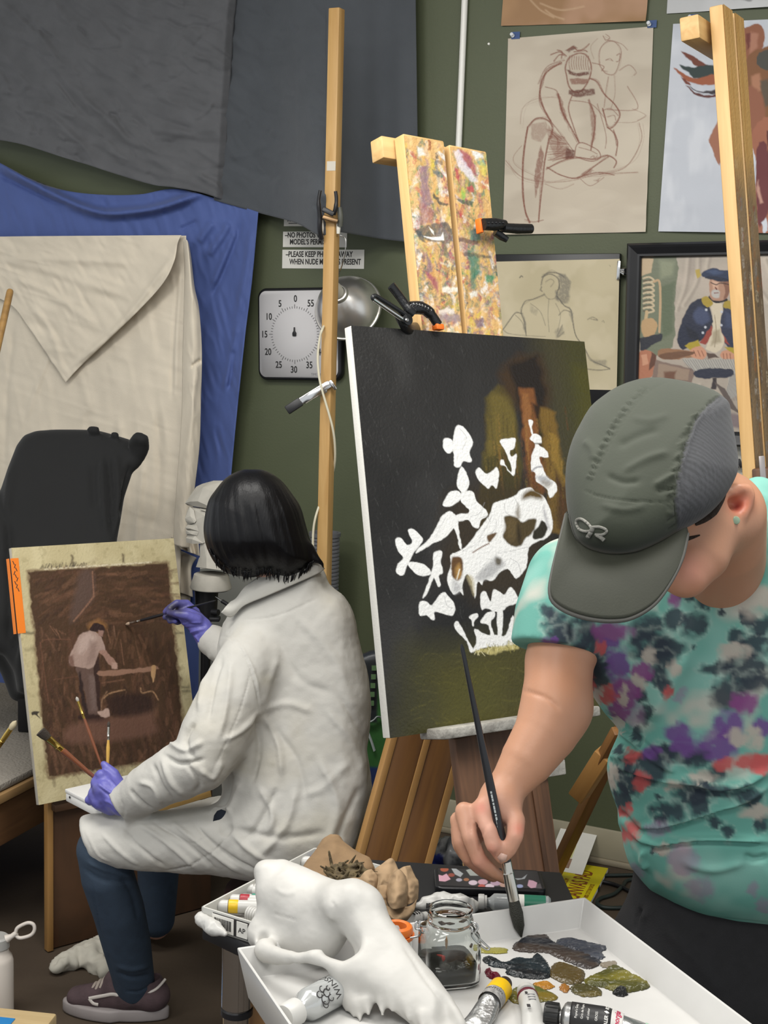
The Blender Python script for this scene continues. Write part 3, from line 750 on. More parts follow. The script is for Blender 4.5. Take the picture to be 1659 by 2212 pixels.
gk(2, .75, (322, 376), (262, 402), (208, 420), (186, 480), (205, 542), (215, 622), n=3); gk(2, .75, (400, 388), (440, 440), (482, 470), (492, 540), (512, 622), (560, 690), (600, 765), (660, 795), (715, 818), n=3); gk(2, .7, (715, 822), (650, 828), (560, 818)); gk(1.5, .45, (350, 402), (345, 500), (352, 600)); gk(2, .7, (190, 490), (150, 488), (110, 540), (80, 580), (60, 600), n=3); gk(1.5, .5, (150, 500), (190, 540), (210, 600)); gk(1.5, .5, (80, 590), (110, 610), (200, 620), (330, 628))
gk(1.5, .45, (240, 430), (300, 480), (330, 560)); gk(1.5, .45, (390, 430), (420, 500), (400, 600)); gk(2, .6, (410, 500), (440, 470), (480, 480)); gk(2, .5, (430, 560), (400, 630), (440, 600)); got((195, 490), (215, 560), (212, 600), (200, 560), a=.8); got((240, 440), (280, 470), (270, 500), (240, 480), a=.35); got((380, 600), (430, 560), (440, 610), (400, 640), a=.5); got((480, 450), (495, 490), (490, 540), (478, 500), a=.6); got((600, 770), (690, 770), (700, 800), (640, 800), a=.5)
gk(2.5, .85, (176, 276), (186, 266), (194, 272), n=1); gk(2, .7, (582, 526), (612, 512), (642, 530), (600, 522), n=1); gk(1.2, .5, (668, 540), (676, 532), (680, 545)); gk(1.5, .5, (712, 202), (718, 208), n=1)
me = cv.mesh(); link('drawing_paper', me, M_art, pd, recenter(me, cv.O))
# bulldog clip on it
p = W(*c4((768, 232))[0], .027); bc = thing('bulldog_clip', p, 'small silver bulldog clip on the edge of the pencil drawing', 'clip')
M_chr = mat('chrome', '#c9c9c9', .15, metal=1.)
box('jaw', p, WX, [0, 0, 1], (.010, .054, .008), M_chr, bc, .002)
for dz in (-.007, .004):
    q = W(*c4((800, 238))[0], .03)+A([0, 0, dz]); tube('wing', [p+WX*.004+A([0, 0, dz*.5]), q, q+WX*.004-WN*.006], [.004, .006, .006], M_chr, bc, 10)

# black framed painting
k4 = [c4((842, 66))[0], c4((1860, 58))[0], c4((1845, 1288))[0], c4((788, 1262))[0]]
tl, tr, br, bl = [W(*p, .02) for p in k4]
ex = unit((tr-tl)+(br-bl)); wf = np.linalg.norm((tr-tl)+(br-bl))/2; ey = (bl-tl)+(br-tr); hf = np.linalg.norm(ey)/2; ey = unit(ey-ex*(ey@ex)); cc = (tl+tr+br+bl)/4
fp = thing('framed_painting', cc+ey*hf/2, 'oil painting of a seated soldier in a blue coat in wide black frame', 'painting')
fw = .040
prof = [(0, 0), (0, .022), (.006, .030), (.012, .028), (.030, .020), (.036, .020), (.040, .014), (.040, 0)]
def moulding(cc, ex, ey, n, w, h, prof):
    V = []; F = []
    for sx, sy in ((-1, -1), (1, -1), (1, 1), (-1, 1)):
        for a, z in prof: V.append(cc+ex*sx*(w/2-a)+ey*sy*(h/2-a)+n*z)
    q = len(prof)
    for i in range(4):
        for j in range(q): F.append((i*q+j, i*q+(j+1) % q, ((i+1) % 4)*q+(j+1) % q, ((i+1) % 4)*q+j))
    me = pymesh(V, F); bm = bmesh.new(); bm.from_mesh(me); bmesh.ops.recalc_face_normals(bm, faces=bm.faces); bm.to_mesh(me); bm.free(); return me
me = moulding(cc, ex, ey, WN, wf, hf, prof); link('frame', me, M_blkw, fp, recenter(me, cc), smooth=False)
cv = Canvas(cc-ex*(wf/2-fw)-ey*(hf/2-fw)+WN*.008, ex, ey, wf-2*fw, hf-2*fw, .0018)
cv.base('#a99f92'); cv.mottle('#b9ac9f', 8, .8, seed=3, sx=.5); cv.mottle('#958a80', 7, .6, .5, .7, 4, sx=1.5)
f4 = lambda c, *p, s=2, a=1, w=2.5: cv.fill(c4(*p), c, s, a, w, .09, 3 if len(p) > 4 else 0)
for q in ([(1180, 160), (1160, 330), (1110, 470)], [(1240, 160), (1230, 300), (1150, 440)], [(1300, 160), (1290, 215)], [(1560, 170), (1600, 330), (1660, 420)], [(1640, 170), (1700, 330)], [(1250, 920), (1300, 1000), (1260, 1100)]): cv.stroke(c4(*q), 9, '#c3b7a8', .55, 6); cv.stroke([(a+5, b) for a, b in c4(*q)], 6, '#83796f', .5, 5)
f4('#6e7460', (900, 150), (1112, 150), (1100, 420), (1088, 690), (900, 700)); cv.mottle('#7d836c', 10, .0)
f4('#5c6650', (1010, 330), (1100, 300), (1090, 600), (1030, 640), s=8); f4('#858a72', (1010, 170), (1100, 180), (1090, 260), (1020, 280), s=10)
f4('#b9a486', (900, 150), (975, 160), (960, 240), (900, 270))
for y in range(280, 480, 30): cv.stroke(c4((915, y), (950, y-8), (978, y+14), (940, y+26)), 4, '#bfae90', .95); cv.stroke(c4((915, y+16), (960, y+10)), 2, '#5b4634', .9)
cv.stroke(c4((978, 300), (1010, 300), (1016, 420), (1010, 600)), 5, '#b89b78', .95); cv.stroke(c4((935, 480), (930, 560), (965, 600)), 7, '#b9a17c'); f4('#b3946c', (905, 540), (960, 520), (1000, 560), (960, 640), (910, 620))
f4('#8f6a4e', (1020, 700), (1200, 715), (1220, 750), (1080, 765), (1010, 750)); f4('#2b2d35', (905, 650), (1015, 610), (1020, 650), (960, 680), (905, 720)); f4('#2a2c34', (890, 640), (940, 630), (960, 690), (900, 720)); f4('#a86f55', (885, 730), (945, 710), (985, 740), (990, 800), (960, 870), (880, 880)); f4('#5d3d30', (960, 720), (990, 740), (985, 800), (950, 830)); f4('#c18e72', (900, 740), (935, 730), (945, 790), (910, 800))
f4('#7d6a60', (990, 768), (1220, 820), (1205, 905), (960, 880)); f4('#94806f', (1010, 790), (1190, 828), (1180, 890), (1000, 870)); f4('#6c4c3c', (1040, 840), (1110, 830), (1100, 900), (1040, 880), s=5)
# soldier
f4('#23283a', (1258, 400), (1200, 430), (1160, 500), (1120, 610), (1125, 690), (1170, 700), (1250, 660), (1300, 620), (1330, 540), (1300, 430)); f4('#2c3247', (1420, 420), (1500, 450), (1520, 600), (1500, 690), (1420, 690), (1370, 600), (1370, 470)); f4('#3f4864', (1240, 450), (1290, 470), (1310, 530), (1260, 560), (1210, 520), s=7); f4('#39425c', (1400, 480), (1450, 500), (1450, 580), (1400, 570), s=7); f4('#181c2a', (1165, 560), (1230, 600), (1260, 650), (1190, 640), s=6)
f4('#8f3f34', (1320, 560), (1250, 665), (1290, 680), (1340, 600)); f4('#8f3f34', (1370, 560), (1400, 660), (1430, 680), (1380, 600))
f4('#c9bda6', (1318, 430), (1390, 440), (1372, 560), (1400, 660), (1350, 720), (1290, 700), (1320, 620), (1330, 540)); f4('#a3977f', (1330, 600), (1370, 580), (1380, 660), (1320, 680), s=6); cv.stroke(c4((1340, 500), (1350, 600), (1340, 690)), 2, '#8d7f68', .8)
f4('#a08a34', (1262, 398), (1300, 390), (1330, 430), (1300, 455), (1270, 430)); f4('#a08a34', (1400, 400), (1450, 430), (1440, 470), (1390, 450)); f4('#a3902f', (1160, 680), (1240, 645), (1262, 680), (1190, 710)); f4('#a3902f', (1400, 690), (1470, 690), (1485, 740), (1430, 720))
cv.stroke(c4((1312, 392), (1350, 420), (1410, 408)), 6, '#16161c'); f4('#a9836d', (1312, 285), (1360, 275), (1440, 290), (1430, 370), (1400, 405), (1350, 415), (1315, 390)); f4('#7f5846', (1395, 300), (1440, 300), (1425, 380), (1395, 405), (1405, 350)); f4('#c9a38c', (1325, 290), (1370, 290), (1360, 340), (1330, 345), s=5); f4('#b3aea8', (1318, 360), (1345, 345), (1370, 362), (1362, 395), (1330, 392), s=3); cv.stroke(c4((1318, 305), (1350, 318), (1375, 308), (1430, 318)), 2.2, '#3a2a26', .9); cv.stroke(c4((1345, 335), (1352, 345)), 3, '#6b3a30'); cv.stroke(c4((1338, 368), (1362, 366)), 2, '#7c443a')
f4('#25304a', (1262, 248), (1330, 220), (1400, 235), (1445, 225), (1500, 250), (1480, 290), (1400, 290), (1330, 278), (1280, 280)); f4('#1a2136', (1280, 276), (1340, 270), (1440, 292), (1400, 300), (1320, 290)); f4('#3b4a69', (1290, 240), (1340, 228), (1390, 245), (1340, 262), s=6); f4('#b09a4a', (1222, 230), (1250, 225), (1262, 262), (1235, 282))
f4('#c08d72', (1190, 710), (1250, 685), (1290, 715), (1285, 755), (1240, 765), (1200, 745)); f4('#c08d72', (1375, 730), (1420, 710), (1462, 745), (1440, 780), (1400, 775)); 
for x0 in (1215, 1240, 1262): cv.stroke(c4((x0, 712), (x0+14, 745)), 1.8, '#7a4a38', .8)
for x0 in (1392, 1412, 1432): cv.stroke(c4((x0, 730), (x0+4, 768)), 1.8, '#7a4a38', .8)
f4('#57473f', (1290, 720), (1340, 730), (1370, 750), (1300, 760)); f4('#6b4c38', (1000, 745), (1080, 765), (1210, 735), (1200, 715), (1080, 720))
f4('#a8a49c', (1150, 760), (1300, 765), (1480, 770), (1560, 900), (1400, 1010), (1420, 860), (1230, 830))
for i in range(22): cv.stroke(c4((1150+i*15, 765), (1200+i*14, 830+(i % 3)*6)), 1.2, '#55565c', .6, smooth=0)
for i in range(14): cv.stroke(c4((1440+i*8, 850), (1400+i*10, 1010)), 1.4, '#55565c', .6, smooth=0)
f4('#2d3140', (1222, 835), (1300, 818), (1440, 825), (1440, 870), (1330, 878), (1225, 872)); f4('#3b3536', (1325, 875), (1350, 875), (1350, 940), (1320, 940)); f4('#5f5550', (1340, 900), (1400, 940), (1500, 1100), (1440, 1060)); f4('#6d4944', (1500, 1000), (1600, 1100), (1500, 1150), s=8); f4('#7c6f70', (1420, 1080), (1600, 1120), (1600, 1200), (1400, 1160), s=6)
for p in ((1290, 468), (1285, 572), (1270, 605), (1380, 560), (1382, 480)): cv.fill(c4(*[(p[0]+8*math.cos(t), p[1]+8*math.sin(t)) for t in np.linspace(0, 6.28, 9)[:-1]]), '#b9bcc4', 1.5)
me = cv.mesh(); link('picture', me, mat('art_oil', None, .45, attr='Col', bump=.12, bscale=120), fp, recenter(me, cv.O))
# pale papers under the frames
for q, lab in (([(1500, 935), (1640, 962), (1636, 1120), (1490, 1110)], 'pale paper sheet low on the wall under the black framed painting'), ([(1235, 874), (1330, 878), (1326, 990), (1230, 985)], 'pale paper sheet low on the wall under the pencil drawing')):
    tl, tr, br, bl = [W(*p, .002) for p in q]
    box('paper_sheet', (tl+tr+br+bl)/4, tr-tl, tl-bl, (np.linalg.norm(tr-tl), np.linalg.norm(tl-bl), .001), mat('paper_grey', '#b4b1a6', .8), None, 0, label=lab, cat='paper', group='pale sheets under the frames')
p = W(1597, 1000, .012); t = thing('binder_clip', p, 'small black binder clip on the pale paper under the framed painting', 'clip')
link('body', prism_mesh([(-.012, -.012), (.014, -.012), (.002, .012), (-.002, .012)], .012, .001), M_blk, t, frame(p, WX, [0, 0, 1.])); tube('wire_loop', [p+A([0, 0, -.004])+WN*.012, p+A([.012, 0, -.022])+WN*.016, p+A([.022, 0, -.02])+WN*.014, p+A([.012, 0, 0])+WN*.012], .0012, M_chr, t, 6)
# ================================================================= hangings on the wall
M_grey = mat('cloth_charcoal', '#57585b', .9, var=.09, vscale=14, bump=.15, bscale=220, sheen=.12)
M_grey2 = mat('cloth_slate', '#484c51', .9, var=.06, vscale=10, bump=.15, bscale=220, sheen=.12)
M_blue = mat('cloth_blue', '#485a92', .75, var=.05, vscale=12, bump=.08, bscale=260, sheen=.1)
M_cream = mat('cloth_cream', '#d0c6b4', .85, var=.05, vscale=10, bump=.12, bscale=240)
ck = .3617
C1 = lambda *p: [(x*ck, y*ck) for x, y in p]
def creases(x, y, lst):
    h = 0
    for p, w, a in lst: h = h+ridge(x, y, C1(*p), w, a)
    return h
cr1 = [([(0, 20), (240, 220), (350, 400)], 9, .012), ([(310, 0), (400, 130), (460, 290)], 9, .008), ([(0, 150), (230, 290), (400, 500), (700, 760), (850, 900)], 10, .011), ([(0, 430), (60, 560)], 7, .009), ([(0, 540), (110, 555), (160, 500)], 7, .008), ([(300, 350), (340, 460), (520, 690)], 8, -.007), ([(720, 730), (800, 850), (1000, 960), (1180, 1040)], 9, -.009), ([(640, 700), (760, 830), (980, 930)], 9, .009), ([(900, 780), (1100, 790), (1300, 765)], 8, .006), ([(920, 860), (1110, 850), (1310, 860)], 8, -.006), ([(850, 670), (1000, 730), (1200, 790)], 8, -.006), ([(0, 740), (90, 770), (250, 800)], 7, .008), ([(80, 760), (270, 790)], 6, -.006), ([(60, 680), (200, 660), (330, 720), (520, 900)], 8, .008), ([(450, 920), (500, 980)], 8, -.012), ([(340, 890), (440, 950)], 9, -.01), ([(1000, 440), (1080, 450)], 7, .006), ([(950, 570), (1060, 620), (1160, 600)], 7, .006), ([(480, 840), (600, 870), (760, 980)], 8, .008), ([(900, 930), (1100, 1000), (1250, 1090)], 8, .007), ([(880, 1030), (960, 1100)], 8, -.007), ([(960, 60), (1130, 160), (1200, 230)], 8, .005), ([(100, 300), (240, 330), (330, 420)], 8, .007), ([(0, 300), (100, 420), (180, 600)], 8, .006)]
rs = np.random.RandomState(12)
for i in range(120):
    x0, y0 = rs.uniform(-20, 1330), rs.uniform(-100, 1150); a = rs.normal(.62 if x0 < 900 else .15, .35); L = rs.uniform(50, 190); b_ = rs.normal(0, .3); cr1.append(([(x0, y0), (x0+L*.5*math.cos(a), y0+L*.5*math.sin(a)), (x0+L*(.5*math.cos(a)+.5*math.cos(a+b_)), y0+L*(.5*math.sin(a)+.5*math.sin(a+b_)))], rs.uniform(3, 6), rs.choice([-1, 1])*rs.uniform(.003, .007)))
for i in range(50):
    x0, y0 = rs.uniform(1390, 1900), rs.uniform(0, 1250); a = rs.normal(.5, .5); L = rs.uniform(40, 150); CX = ([(x0, y0), (x0+L*.5*math.cos(a), y0+L*.5*math.sin(a)+3), (x0+L*math.cos(a), y0+L*math.sin(a))], rs.uniform(3, 6), rs.choice([-1, 1])*rs.uniform(.003, .006)); CR2 = globals().setdefault('CR2', []); CR2.append(CX)
def off_a(x, y, u, v):
    return np.clip(.095+.03*np.sin(u*5)*v+.020*flow(x, y, 38, 3, 16.)+.008*flow(x, y, 20, 9, 9.)+creases(x, y, cr1)-.03*np.clip((u-.97)/.03, 0, 1), .02, 1)
drape('grey_drape', ([(-70, -160), (515, -160)], [(515, -160), (510, 0), (505, 50), (499, 155), (494, 235), (488, 344), (483, 432)], C1((-190, 815), (0, 836), (150, 866), (350, 930), (530, 985), (650, 1025), (900, 1100), (1050, 1120), (1210, 1152), (1335, 1194)), [(-70, -160), (-70, 295)]), (190, 150), off_a, M_grey, label='charcoal drape with straight side hem hanging above the blue cloth', cat='drape')
cr2 = [([(1400, 620), (1540, 720), (1660, 800)], 8, .008), ([(1370, 930), (1480, 920), (1600, 860)], 8, .008), ([(1380, 960), (1500, 1020), (1640, 1060)], 8, -.007), ([(1600, 0), (1660, 140)], 9, .006), ([(1700, 500), (1800, 800), (1860, 1000)], 9, .008), ([(1500, 400), (1600, 560)], 8, .007)]
def off_b(x, y, u, v):
    s = np.exp(-((x-700)/70)**2)*np.clip((y+60)/480, 0, 1)**1.2*.27+np.exp(-((x-715)/130)**2)*.05
    e = .055*np.clip(1-(x-500)/160, 0, 1)
    c = np.where(x < 705, .7, .12)
    return np.clip(.045+s+.03*np.clip((x-560)/100, 0, 1)*np.clip((705-x)/60, 0, 1)+c*(.016*flow(x, y, 50, 5, 16.)+.008*flow(x, y, 25, 8, 9.)+creases(x, y, cr2+CR2))+.012*np.sin(x/17.)*np.clip((x-740)/60, 0, 1)*(.4+.6*v)*np.clip((900-x)/40, 0, 1), .012, 1)
drape('grey_drape', ([(470, -160), (896, -160)], [(896, -160), (898, 0), (902, 300), (905, 525)], [(462, 432), (560, 460), (640, 482), (690, 508), (720, 500), (745, 503), (830, 517), (905, 525)], [(470, -160), (462, 432)]), (230, 150), off_b, M_grey2, label='slate grey drape pinched forward by the black clamp on the wooden post', cat='drape')
# blue cloth
crb = [([(0, 985), (130, 1060), (400, 1200), (600, 1268), (760, 1268), (950, 1240), (1190, 1160)], 9, .05), ([(0, 1045), (110, 1100), (300, 1190), (430, 1235)], 5, -.015)]
bb = [((x*240/1397+340, y*240/1397+480)) for x, y in []]
kb = 240/1397.
Cb = lambda *p: [(340+x*kb, 480+y*kb) for x, y in p]
crb2 = [(Cb((290, 90), (380, 50), (500, -10)), 4, -.008), (Cb((640, 420), (830, 150), (900, 0)), 8, .014), (Cb((520, 250), (640, 80), (700, 0)), 8, .012), (Cb((700, 800), (850, 450), (1000, 100)), 7, .012), (Cb((680, 950), (880, 500), (1060, 0)), 7, -.010), (Cb((1000, 1200), (1120, 600), (1180, 100)), 8, .010), (Cb((850, 2100), (940, 1700), (1000, 1300)), 6, .010), (Cb((900, 2100), (960, 1600)), 5, -.012), (Cb((1030, 2200), (1100, 1500)), 5, .01)]
def off_blue(x, y, u, v):
    h = .045+creases(x, y, crb)
    for p, w, a in crb2: h = h+ridge(x, y, p, w, a*1.2)
    h = h+.010*flow(x, y, 75, 4, 7.)+.008*np.sin(x/26.)*np.clip(v*2, 0, 1)
    h = h+.02*np.clip((u-.93)/.07, 0, 1)
    return np.clip(h, .008, 1)
drape('blue_cloth', ([(-70, 318), (0, 352), (60, 383), (130, 409), (210, 420), (300, 420), (380, 408), (470, 430), (558, 458)], [(558, 458), (545, 600), (530, 720), (516, 850), (499, 1030), (478, 1300), (450, 1600), (440, 1720)], [(-70, 1720), (440, 1720)], [(-70, 318), (-70, 1720)]), (190, 330), off_blue, M_blue, label='royal blue cloth with a rolled sagging top edge behind the cream canvas', cat='drape')
# cream canvas
cc_t = thing('cream_canvas_drape', W(200, 1300, .12), 'cream canvas drop cloth with folded triangular corner hung over blue cloth', 'drape')
crc = [(Cb((180, 2200), (200, 1500), (260, 800)), 4, -.006), (Cb((230, 2200), (255, 1200), (300, 550)), 5, .008), ([(60, 900), (75, 850), (110, 760)], 5, .006), ([(250, 1180), (270, 1050), (255, 900)], 10, .012), ([(330, 1150), (345, 1050), (340, 900)], 9, -.010), ([(290, 1200), (310, 1000)], 8, .010), ([(10, 1000), (16, 850), (30, 700)], 6, -.006), ([(180, 900), (190, 870), (170, 800)], 9, .006)]
def off_c(x, y, u, v):
    h = .115+.008*flow(x, y, 80, 14, 12.)+.003*flow(x, y, 20, 15, 10.)+.012*np.sin(x/45.+.6)*v
    for p, w, a in crc: h = h+ridge(x, y, p, w, a)
    return h
drape('sheet', ([(-70, 513), (100, 512), (402, 509)], [(402, 509), (403, 600), (400, 800), (395, 1000), (388, 1320)], [(-70, 1330), (388, 1320)], [(-70, 513), (-70, 1330)]), (150, 230), off_c, M_cream, cc_t)
def off_strip(x, y, u, v): return .150+.030*np.sin(u*3.14)+.008*flow(x, y, 85, 24, 6.)+ridge(x, y, Cb((430, 1820), (500, 1760), (550, 1735)), 4, -.01)+ridge(x, y, [(400, 1000), (415, 900), (420, 800)], 6, .006)
drape('folded_edge', ([(396, 520), (403, 518), (408, 528)], [(408, 528), (413, 560), (420, 620), (430, 670), (436, 760), (434, 860), (431, 960), (420, 1060), (408, 1184)], [(374, 1176), (390, 1181), (408, 1184)], [(396, 520), (399, 600), (395, 760), (394, 860), (389, 960), (381, 1060), (374, 1176)]), (40, 200), off_strip, M_cream, cc_t)
drape('folded_edge', ([(370, 1160), (428, 1168)], [(428, 1168), (431, 1201)], [(391, 1186), (431, 1201)], [(370, 1160), (391, 1186)]), (30, 20), lambda x, y, u, v: .125+.012*np.sin(u*14), M_cream, cc_t)
drape('folded_edge', ([(370, 1180), (425, 1205)], [(425, 1205), (413, 1230), (417, 1290)], [(370, 1276), (385, 1280), (413, 1290)], [(370, 1180), (370, 1276)]), (30, 40), lambda x, y, u, v: .085+.01*np.sin(u*9), M_cream, cc_t)
drape('folded_edge', ([(370, 1270), (412, 1284)], [(412, 1284), (408, 1345)], [(370, 1340), (408, 1345)], [(370, 1270), (370, 1340)]), (20, 20), lambda x, y, u, v: .07+.006*np.sin(u*8), M_cream, cc_t)
crf = [([(0, 560), (120, 590), (260, 640)], 9, .006), ([(30, 600), (120, 640), (200, 700)], 8, .006), ([(20, 560), (130, 560), (280, 570)], 8, .005), ([(60, 650), (110, 720), (135, 800)], 7, .006), ([(160, 790), (260, 700), (370, 560)], 6, .012)]
def off_f(x, y, u, v):
    h = .135+.010*flow(x, y, 20, 31, 11.)+.006*flow(x, y, 60, 33, 6.)
    for p, w, a in crf: h = h+ridge(x, y, p, w, a)
    return h+.055*np.clip((x+.55*(y-560)-280)/110, 0, 1)**2*np.clip((y-512)/30, 0, 1)
drape('folded_corner', ([(-70, 512), (100, 510), (392, 508)], [(392, 508), (384, 525), (376, 565), (352, 612), (300, 670), (230, 738), (170, 795), (142, 826)], [(-70, 620), (18, 655), (60, 705), (110, 780), (142, 826)], [(-70, 512), (-70, 620)]), (110, 90), off_f, M_cream, cc_t)
# ================================================================= model stand with the draped chair
M_carp = mat('carpet_grey', '#8b857c', .95, var=.22, vscale=14, bump=.9, bscale=130, col2='#6d675e')
M_rail = wood('rail_wood', '#6a4a30', '#7d5a3a', .6)
ms_e0 = FL(0, 1702, .42); ms_e1 = FL(70, 1667, .42); ed = unit(ms_e1-ms_e0); en = A([ed[1], -ed[0], 0])  # towards the room
if en[0] < 0: en = -en
ms = thing('model_stand', A([*(ms_e0-en*.5)[:2], 0]), 'low wooden posing platform topped with grey carpet behind the easel board', 'platform')
cen = ms_e0-en*.75+ed*.1
box('carpet', A([*cen[:2], .412]), ed, en, (1.50, 1.48, .02), M_carp, ms, .006)
box('deck', A([*(cen+en*.0)[:2], .388]), ed, en, (1.52, 1.5, .024), wood('deck_wood', '#8d6f4a', '#9c7c52'), ms, .003)
for s in (-1, 1): box('rail', A([*(cen+en*s*.70)[:2], .302]), ed, en, (1.44, .035, .11), M_rail, ms, .003)
for s in (-1, 1): box('rail', A([*(cen+ed*s*.68)[:2], .302]), en, ed, (1.36, .035, .11), M_rail, ms, .003)
for a in (-1, 1):
    for b in (-1, 1): box('leg', A([*(cen+en*a*.62+ed*b*.62)[:2], .19]), [0, 0, 1], ed, (.38, .06, .06), M_rail, ms, .003)
# chair covered with black cloth
M_black = mat('cloth_black', '#0e0f10', .85, var=.15, vscale=6, bump=.06, bscale=200, sheen=.08)
ch = thing('draped_chair', P(120, 1480, 4.0)*A([1, 1, 0])+A([0, 0, .424]), 'high-backed chair completely covered with a black cloth on the platform', 'chair')
s = S()
add_sil(s, [(-60, 1100), (0, 1062), (18, 1008), (36, 962), (52, 940), (78, 930), (120, 927), (160, 927), (204, 928), (230, 934), (262, 944), (285, 951), (291, 985), (283, 1030), (268, 1075), (261, 1120), (252, 1170), (250, 1300), (240, 1420), (60, 1500), (38, 1495), (30, 1450), (8, 1415), (-60, 1390)], lambda x, y: 4.16-.00028*(y-1000), lambda x, y: .035+.00055*np.clip(y-930, 0, 400), .04)
s.chain([P(284, 958, 4.1), P(298, 946, 4.08), P(309, 950, 4.08), P(311, 965, 4.1), P(302, 985, 4.12), P(289, 1000, 4.12)], [.012, .018, .018, .016, .018, .02], .02)
s.ell(P(300, 968, 4.11), [.02, .02, .018]); s.chain([P(196, 928, 4.13), P(208, 929, 4.13)], .012, .02); s.chain([P(245, 938, 4.13), P(252, 940, 4.13)], .01, .015)
s.chain([P(20, 1300, 4.0), P(30, 1420, 4.0), P(44, 1490, 4.0)], [.06, .05, .03], .05)
def chf(V, Q):
    return folds(V, Q, [([(222, 985), (222, 1050), (228, 1150)], 7, .014), ([(232, 990), (240, 1060), (243, 1150)], 5, -.014), ([(250, 980), (256, 1060), (250, 1140)], 6, .014), ([(284, 1000), (268, 1060), (255, 1120)], 6, -.012), ([(0, 1080), (20, 1180), (20, 1400)], 8, -.016), ([(30, 1000), (14, 1100), (5, 1200)], 9, .012), ([(40, 1180), (60, 1300), (45, 1450)], 12, .018), ([(10, 1200), (40, 1300), (30, 1420)], 7, -.02), ([(70, 1200), (90, 1350), (60, 1480)], 8, -.018), ([(200, 1000), (205, 1100)], 8, -.008)])
solid('black_cloth', s, .008, M_black, ch, post=chf, smooth=2)
for x, d in ((52, 3.98), (150, 4.0), (230, 4.3)):
    p = P(x, 1480, d); bar('leg', A([p[0], p[1], .424]), A([p[0], p[1], .75]), .03, .03, M_blk, ch, bev=.004)
# wooden pole leaning at the left
a, b = P(22.5, 626, 4.25), P(-40, 905, 4.1); dd = unit(b-a); e = a+dd*((a[2]-.43)/-dd[2])
M_pole = wood('pole_wood', '#8b6a3c', '#a9834c', .45, kn=0)
tube('wooden_pole', [a, a+dd*.003, a+dd*.01, e], [.007, .0095, .0105, .0115], M_pole, None, 16, label='round wooden pole leaning against the cream canvas beside the draped chair', cat='pole')

# ================================================================= planar plaster head on its stand
hk = 150/1144.; HD = 4.0
hp = lambda x, y, dz=0: P(380+x*hk, 1010+y*hk, HD+dz)
M_plas = mat('plaster_grey', '#a9a59b', .7, var=.07, vscale=30, bump=.08, bscale=150)
H = [
 [(620, 215, 0), (430, 268, .06), (335, 315, .035), (450, 322, -.03), (148, 588, .03), (240, 560, 0), (360, 556, -.03), (545, 640, -.055), (820, 215, -.02), (1010, 400, -.04), (1010, 700, -.05), (640, 420, -.062), (900, 250, .08), (1050, 650, .09), (190, 620, .05), (300, 640, .0), (560, 680, -.05)],
 [(225, 640, .03), (290, 690, -.004), (395, 690, -.022), (560, 700, -.045), (190, 705, .035), (480, 800, -.058), (400, 930, -.044), (385, 1050, -.036), (455, 1100, -.05), (462, 1242, -.05), (270, 1255, -.02), (180, 1235, .004), (180, 1170, .004), (195, 1000, .012), (215, 900, .012), (800, 700, -.06), (800, 1050, -.06), (620, 1200, .06), (250, 900, .055), (800, 900, .09), (330, 860, -.03)],
 [(228, 645, .0), (150, 838, -.006), (157, 880, -.004), (205, 935, -.004), (335, 880, -.034), (305, 912, -.032), (292, 700, -.014), (188, 705, .02), (190, 900, .03), (235, 800, -.022)],
 [(205, 930, .0), (158, 992, -.004), (168, 1018, -.004), (378, 1052, -.040), (350, 960, -.036), (230, 1005, -.026), (170, 1010, .02)],
 [(160, 1035, -.004), (166, 1092, -.002), (262, 1100, -.028), (378, 1056, -.040), (250, 1030, -.02), (350, 1120, -.036), (180, 1060, .02)],
 [(166, 1162, -.002), (172, 1236, 0), (270, 1257, -.028), (348, 1166, -.038), (268, 1182, -.034), (200, 1110, .006), (320, 1125, -.03), (455, 1250, -.05), (200, 1200, .03)],
 [(400, 672, -.038), (512, 708, -.058), (508, 732, -.058), (400, 698, -.038), (450, 700, -.01)],
 [(405, 712, -.034), (505, 745, -.054), (495, 795, -.054), (455, 805, -.048), (412, 760, -.038), (450, 740, .0)],
 [(395, 1255, -.03), (470, 1230, -.048), (395, 1450, -.028), (400, 1670, -.035), (500, 1670, -.052), (500, 1455, -.05), (900, 1000, .0), (900, 1670, -.03), (420, 1670, .05), (420, 1250, .05), (900, 1200, .07), (900, 1670, .07)],
 [(500, 560, -.04), (1010, 500, -.04), (1010, 900, .0), (900, 1250, .0), (620, 1200, -.04), (520, 900, -.045), (900, 600, .085), (520, 1000, .06), (950, 1000, .05), (600, 600, .07)],
 [(500, 1350, -.05), (505, 1660, -.06), (330, 1640, -.02), (380, 1490, -.01), (810, 1700, -.07), (900, 1650, .05), (350, 1640, .05), (800, 1350, .04), (700, 1400, -.055)],
]
me = join([hull([hp(*q) for q in h]) for h in H])
hb = hp(575, 1990, .0)
ph = thing('plaster_head', hb, 'grey planar plaster head with flat facets on a round base', 'sculpture')
link('head', me, M_plas, ph, recenter(me, hb), smooth=False)
r0 = .044*HD/3.07*1.02
lathe('base', [(0, 0), (r0*.98, 0), (r0*1.0, .004), (r0*.82, .040), (r0*.76, .042), (0, .046)], hb, [.02, 0, 1], M_plas, ph, n=40)
sd = thing('sculpture_stand', A([hb[0], hb[1], 0]), 'black sculpture stand with clamp lever under the plaster head', 'stand')
tube('column', [A([hb[0]-.012, hb[1], 0]), A([hb[0]-.012, hb[1], hb[2]-.09])], .014, M_blk, sd, 16)
lathe('collar', [(.02, 0), (.03, .005), (.032, .06), (.034, .088), (0, .088)], A([hb[0]-.012, hb[1], hb[2]-.090]), [0, 0, 1], M_blk, sd, 28)
lathe('plate', [(0, 0), (.052, 0), (.052, .003), (0, .003)], hb-A([0, 0, .0035]), [0, 0, 1], M_blk, sd, 28)
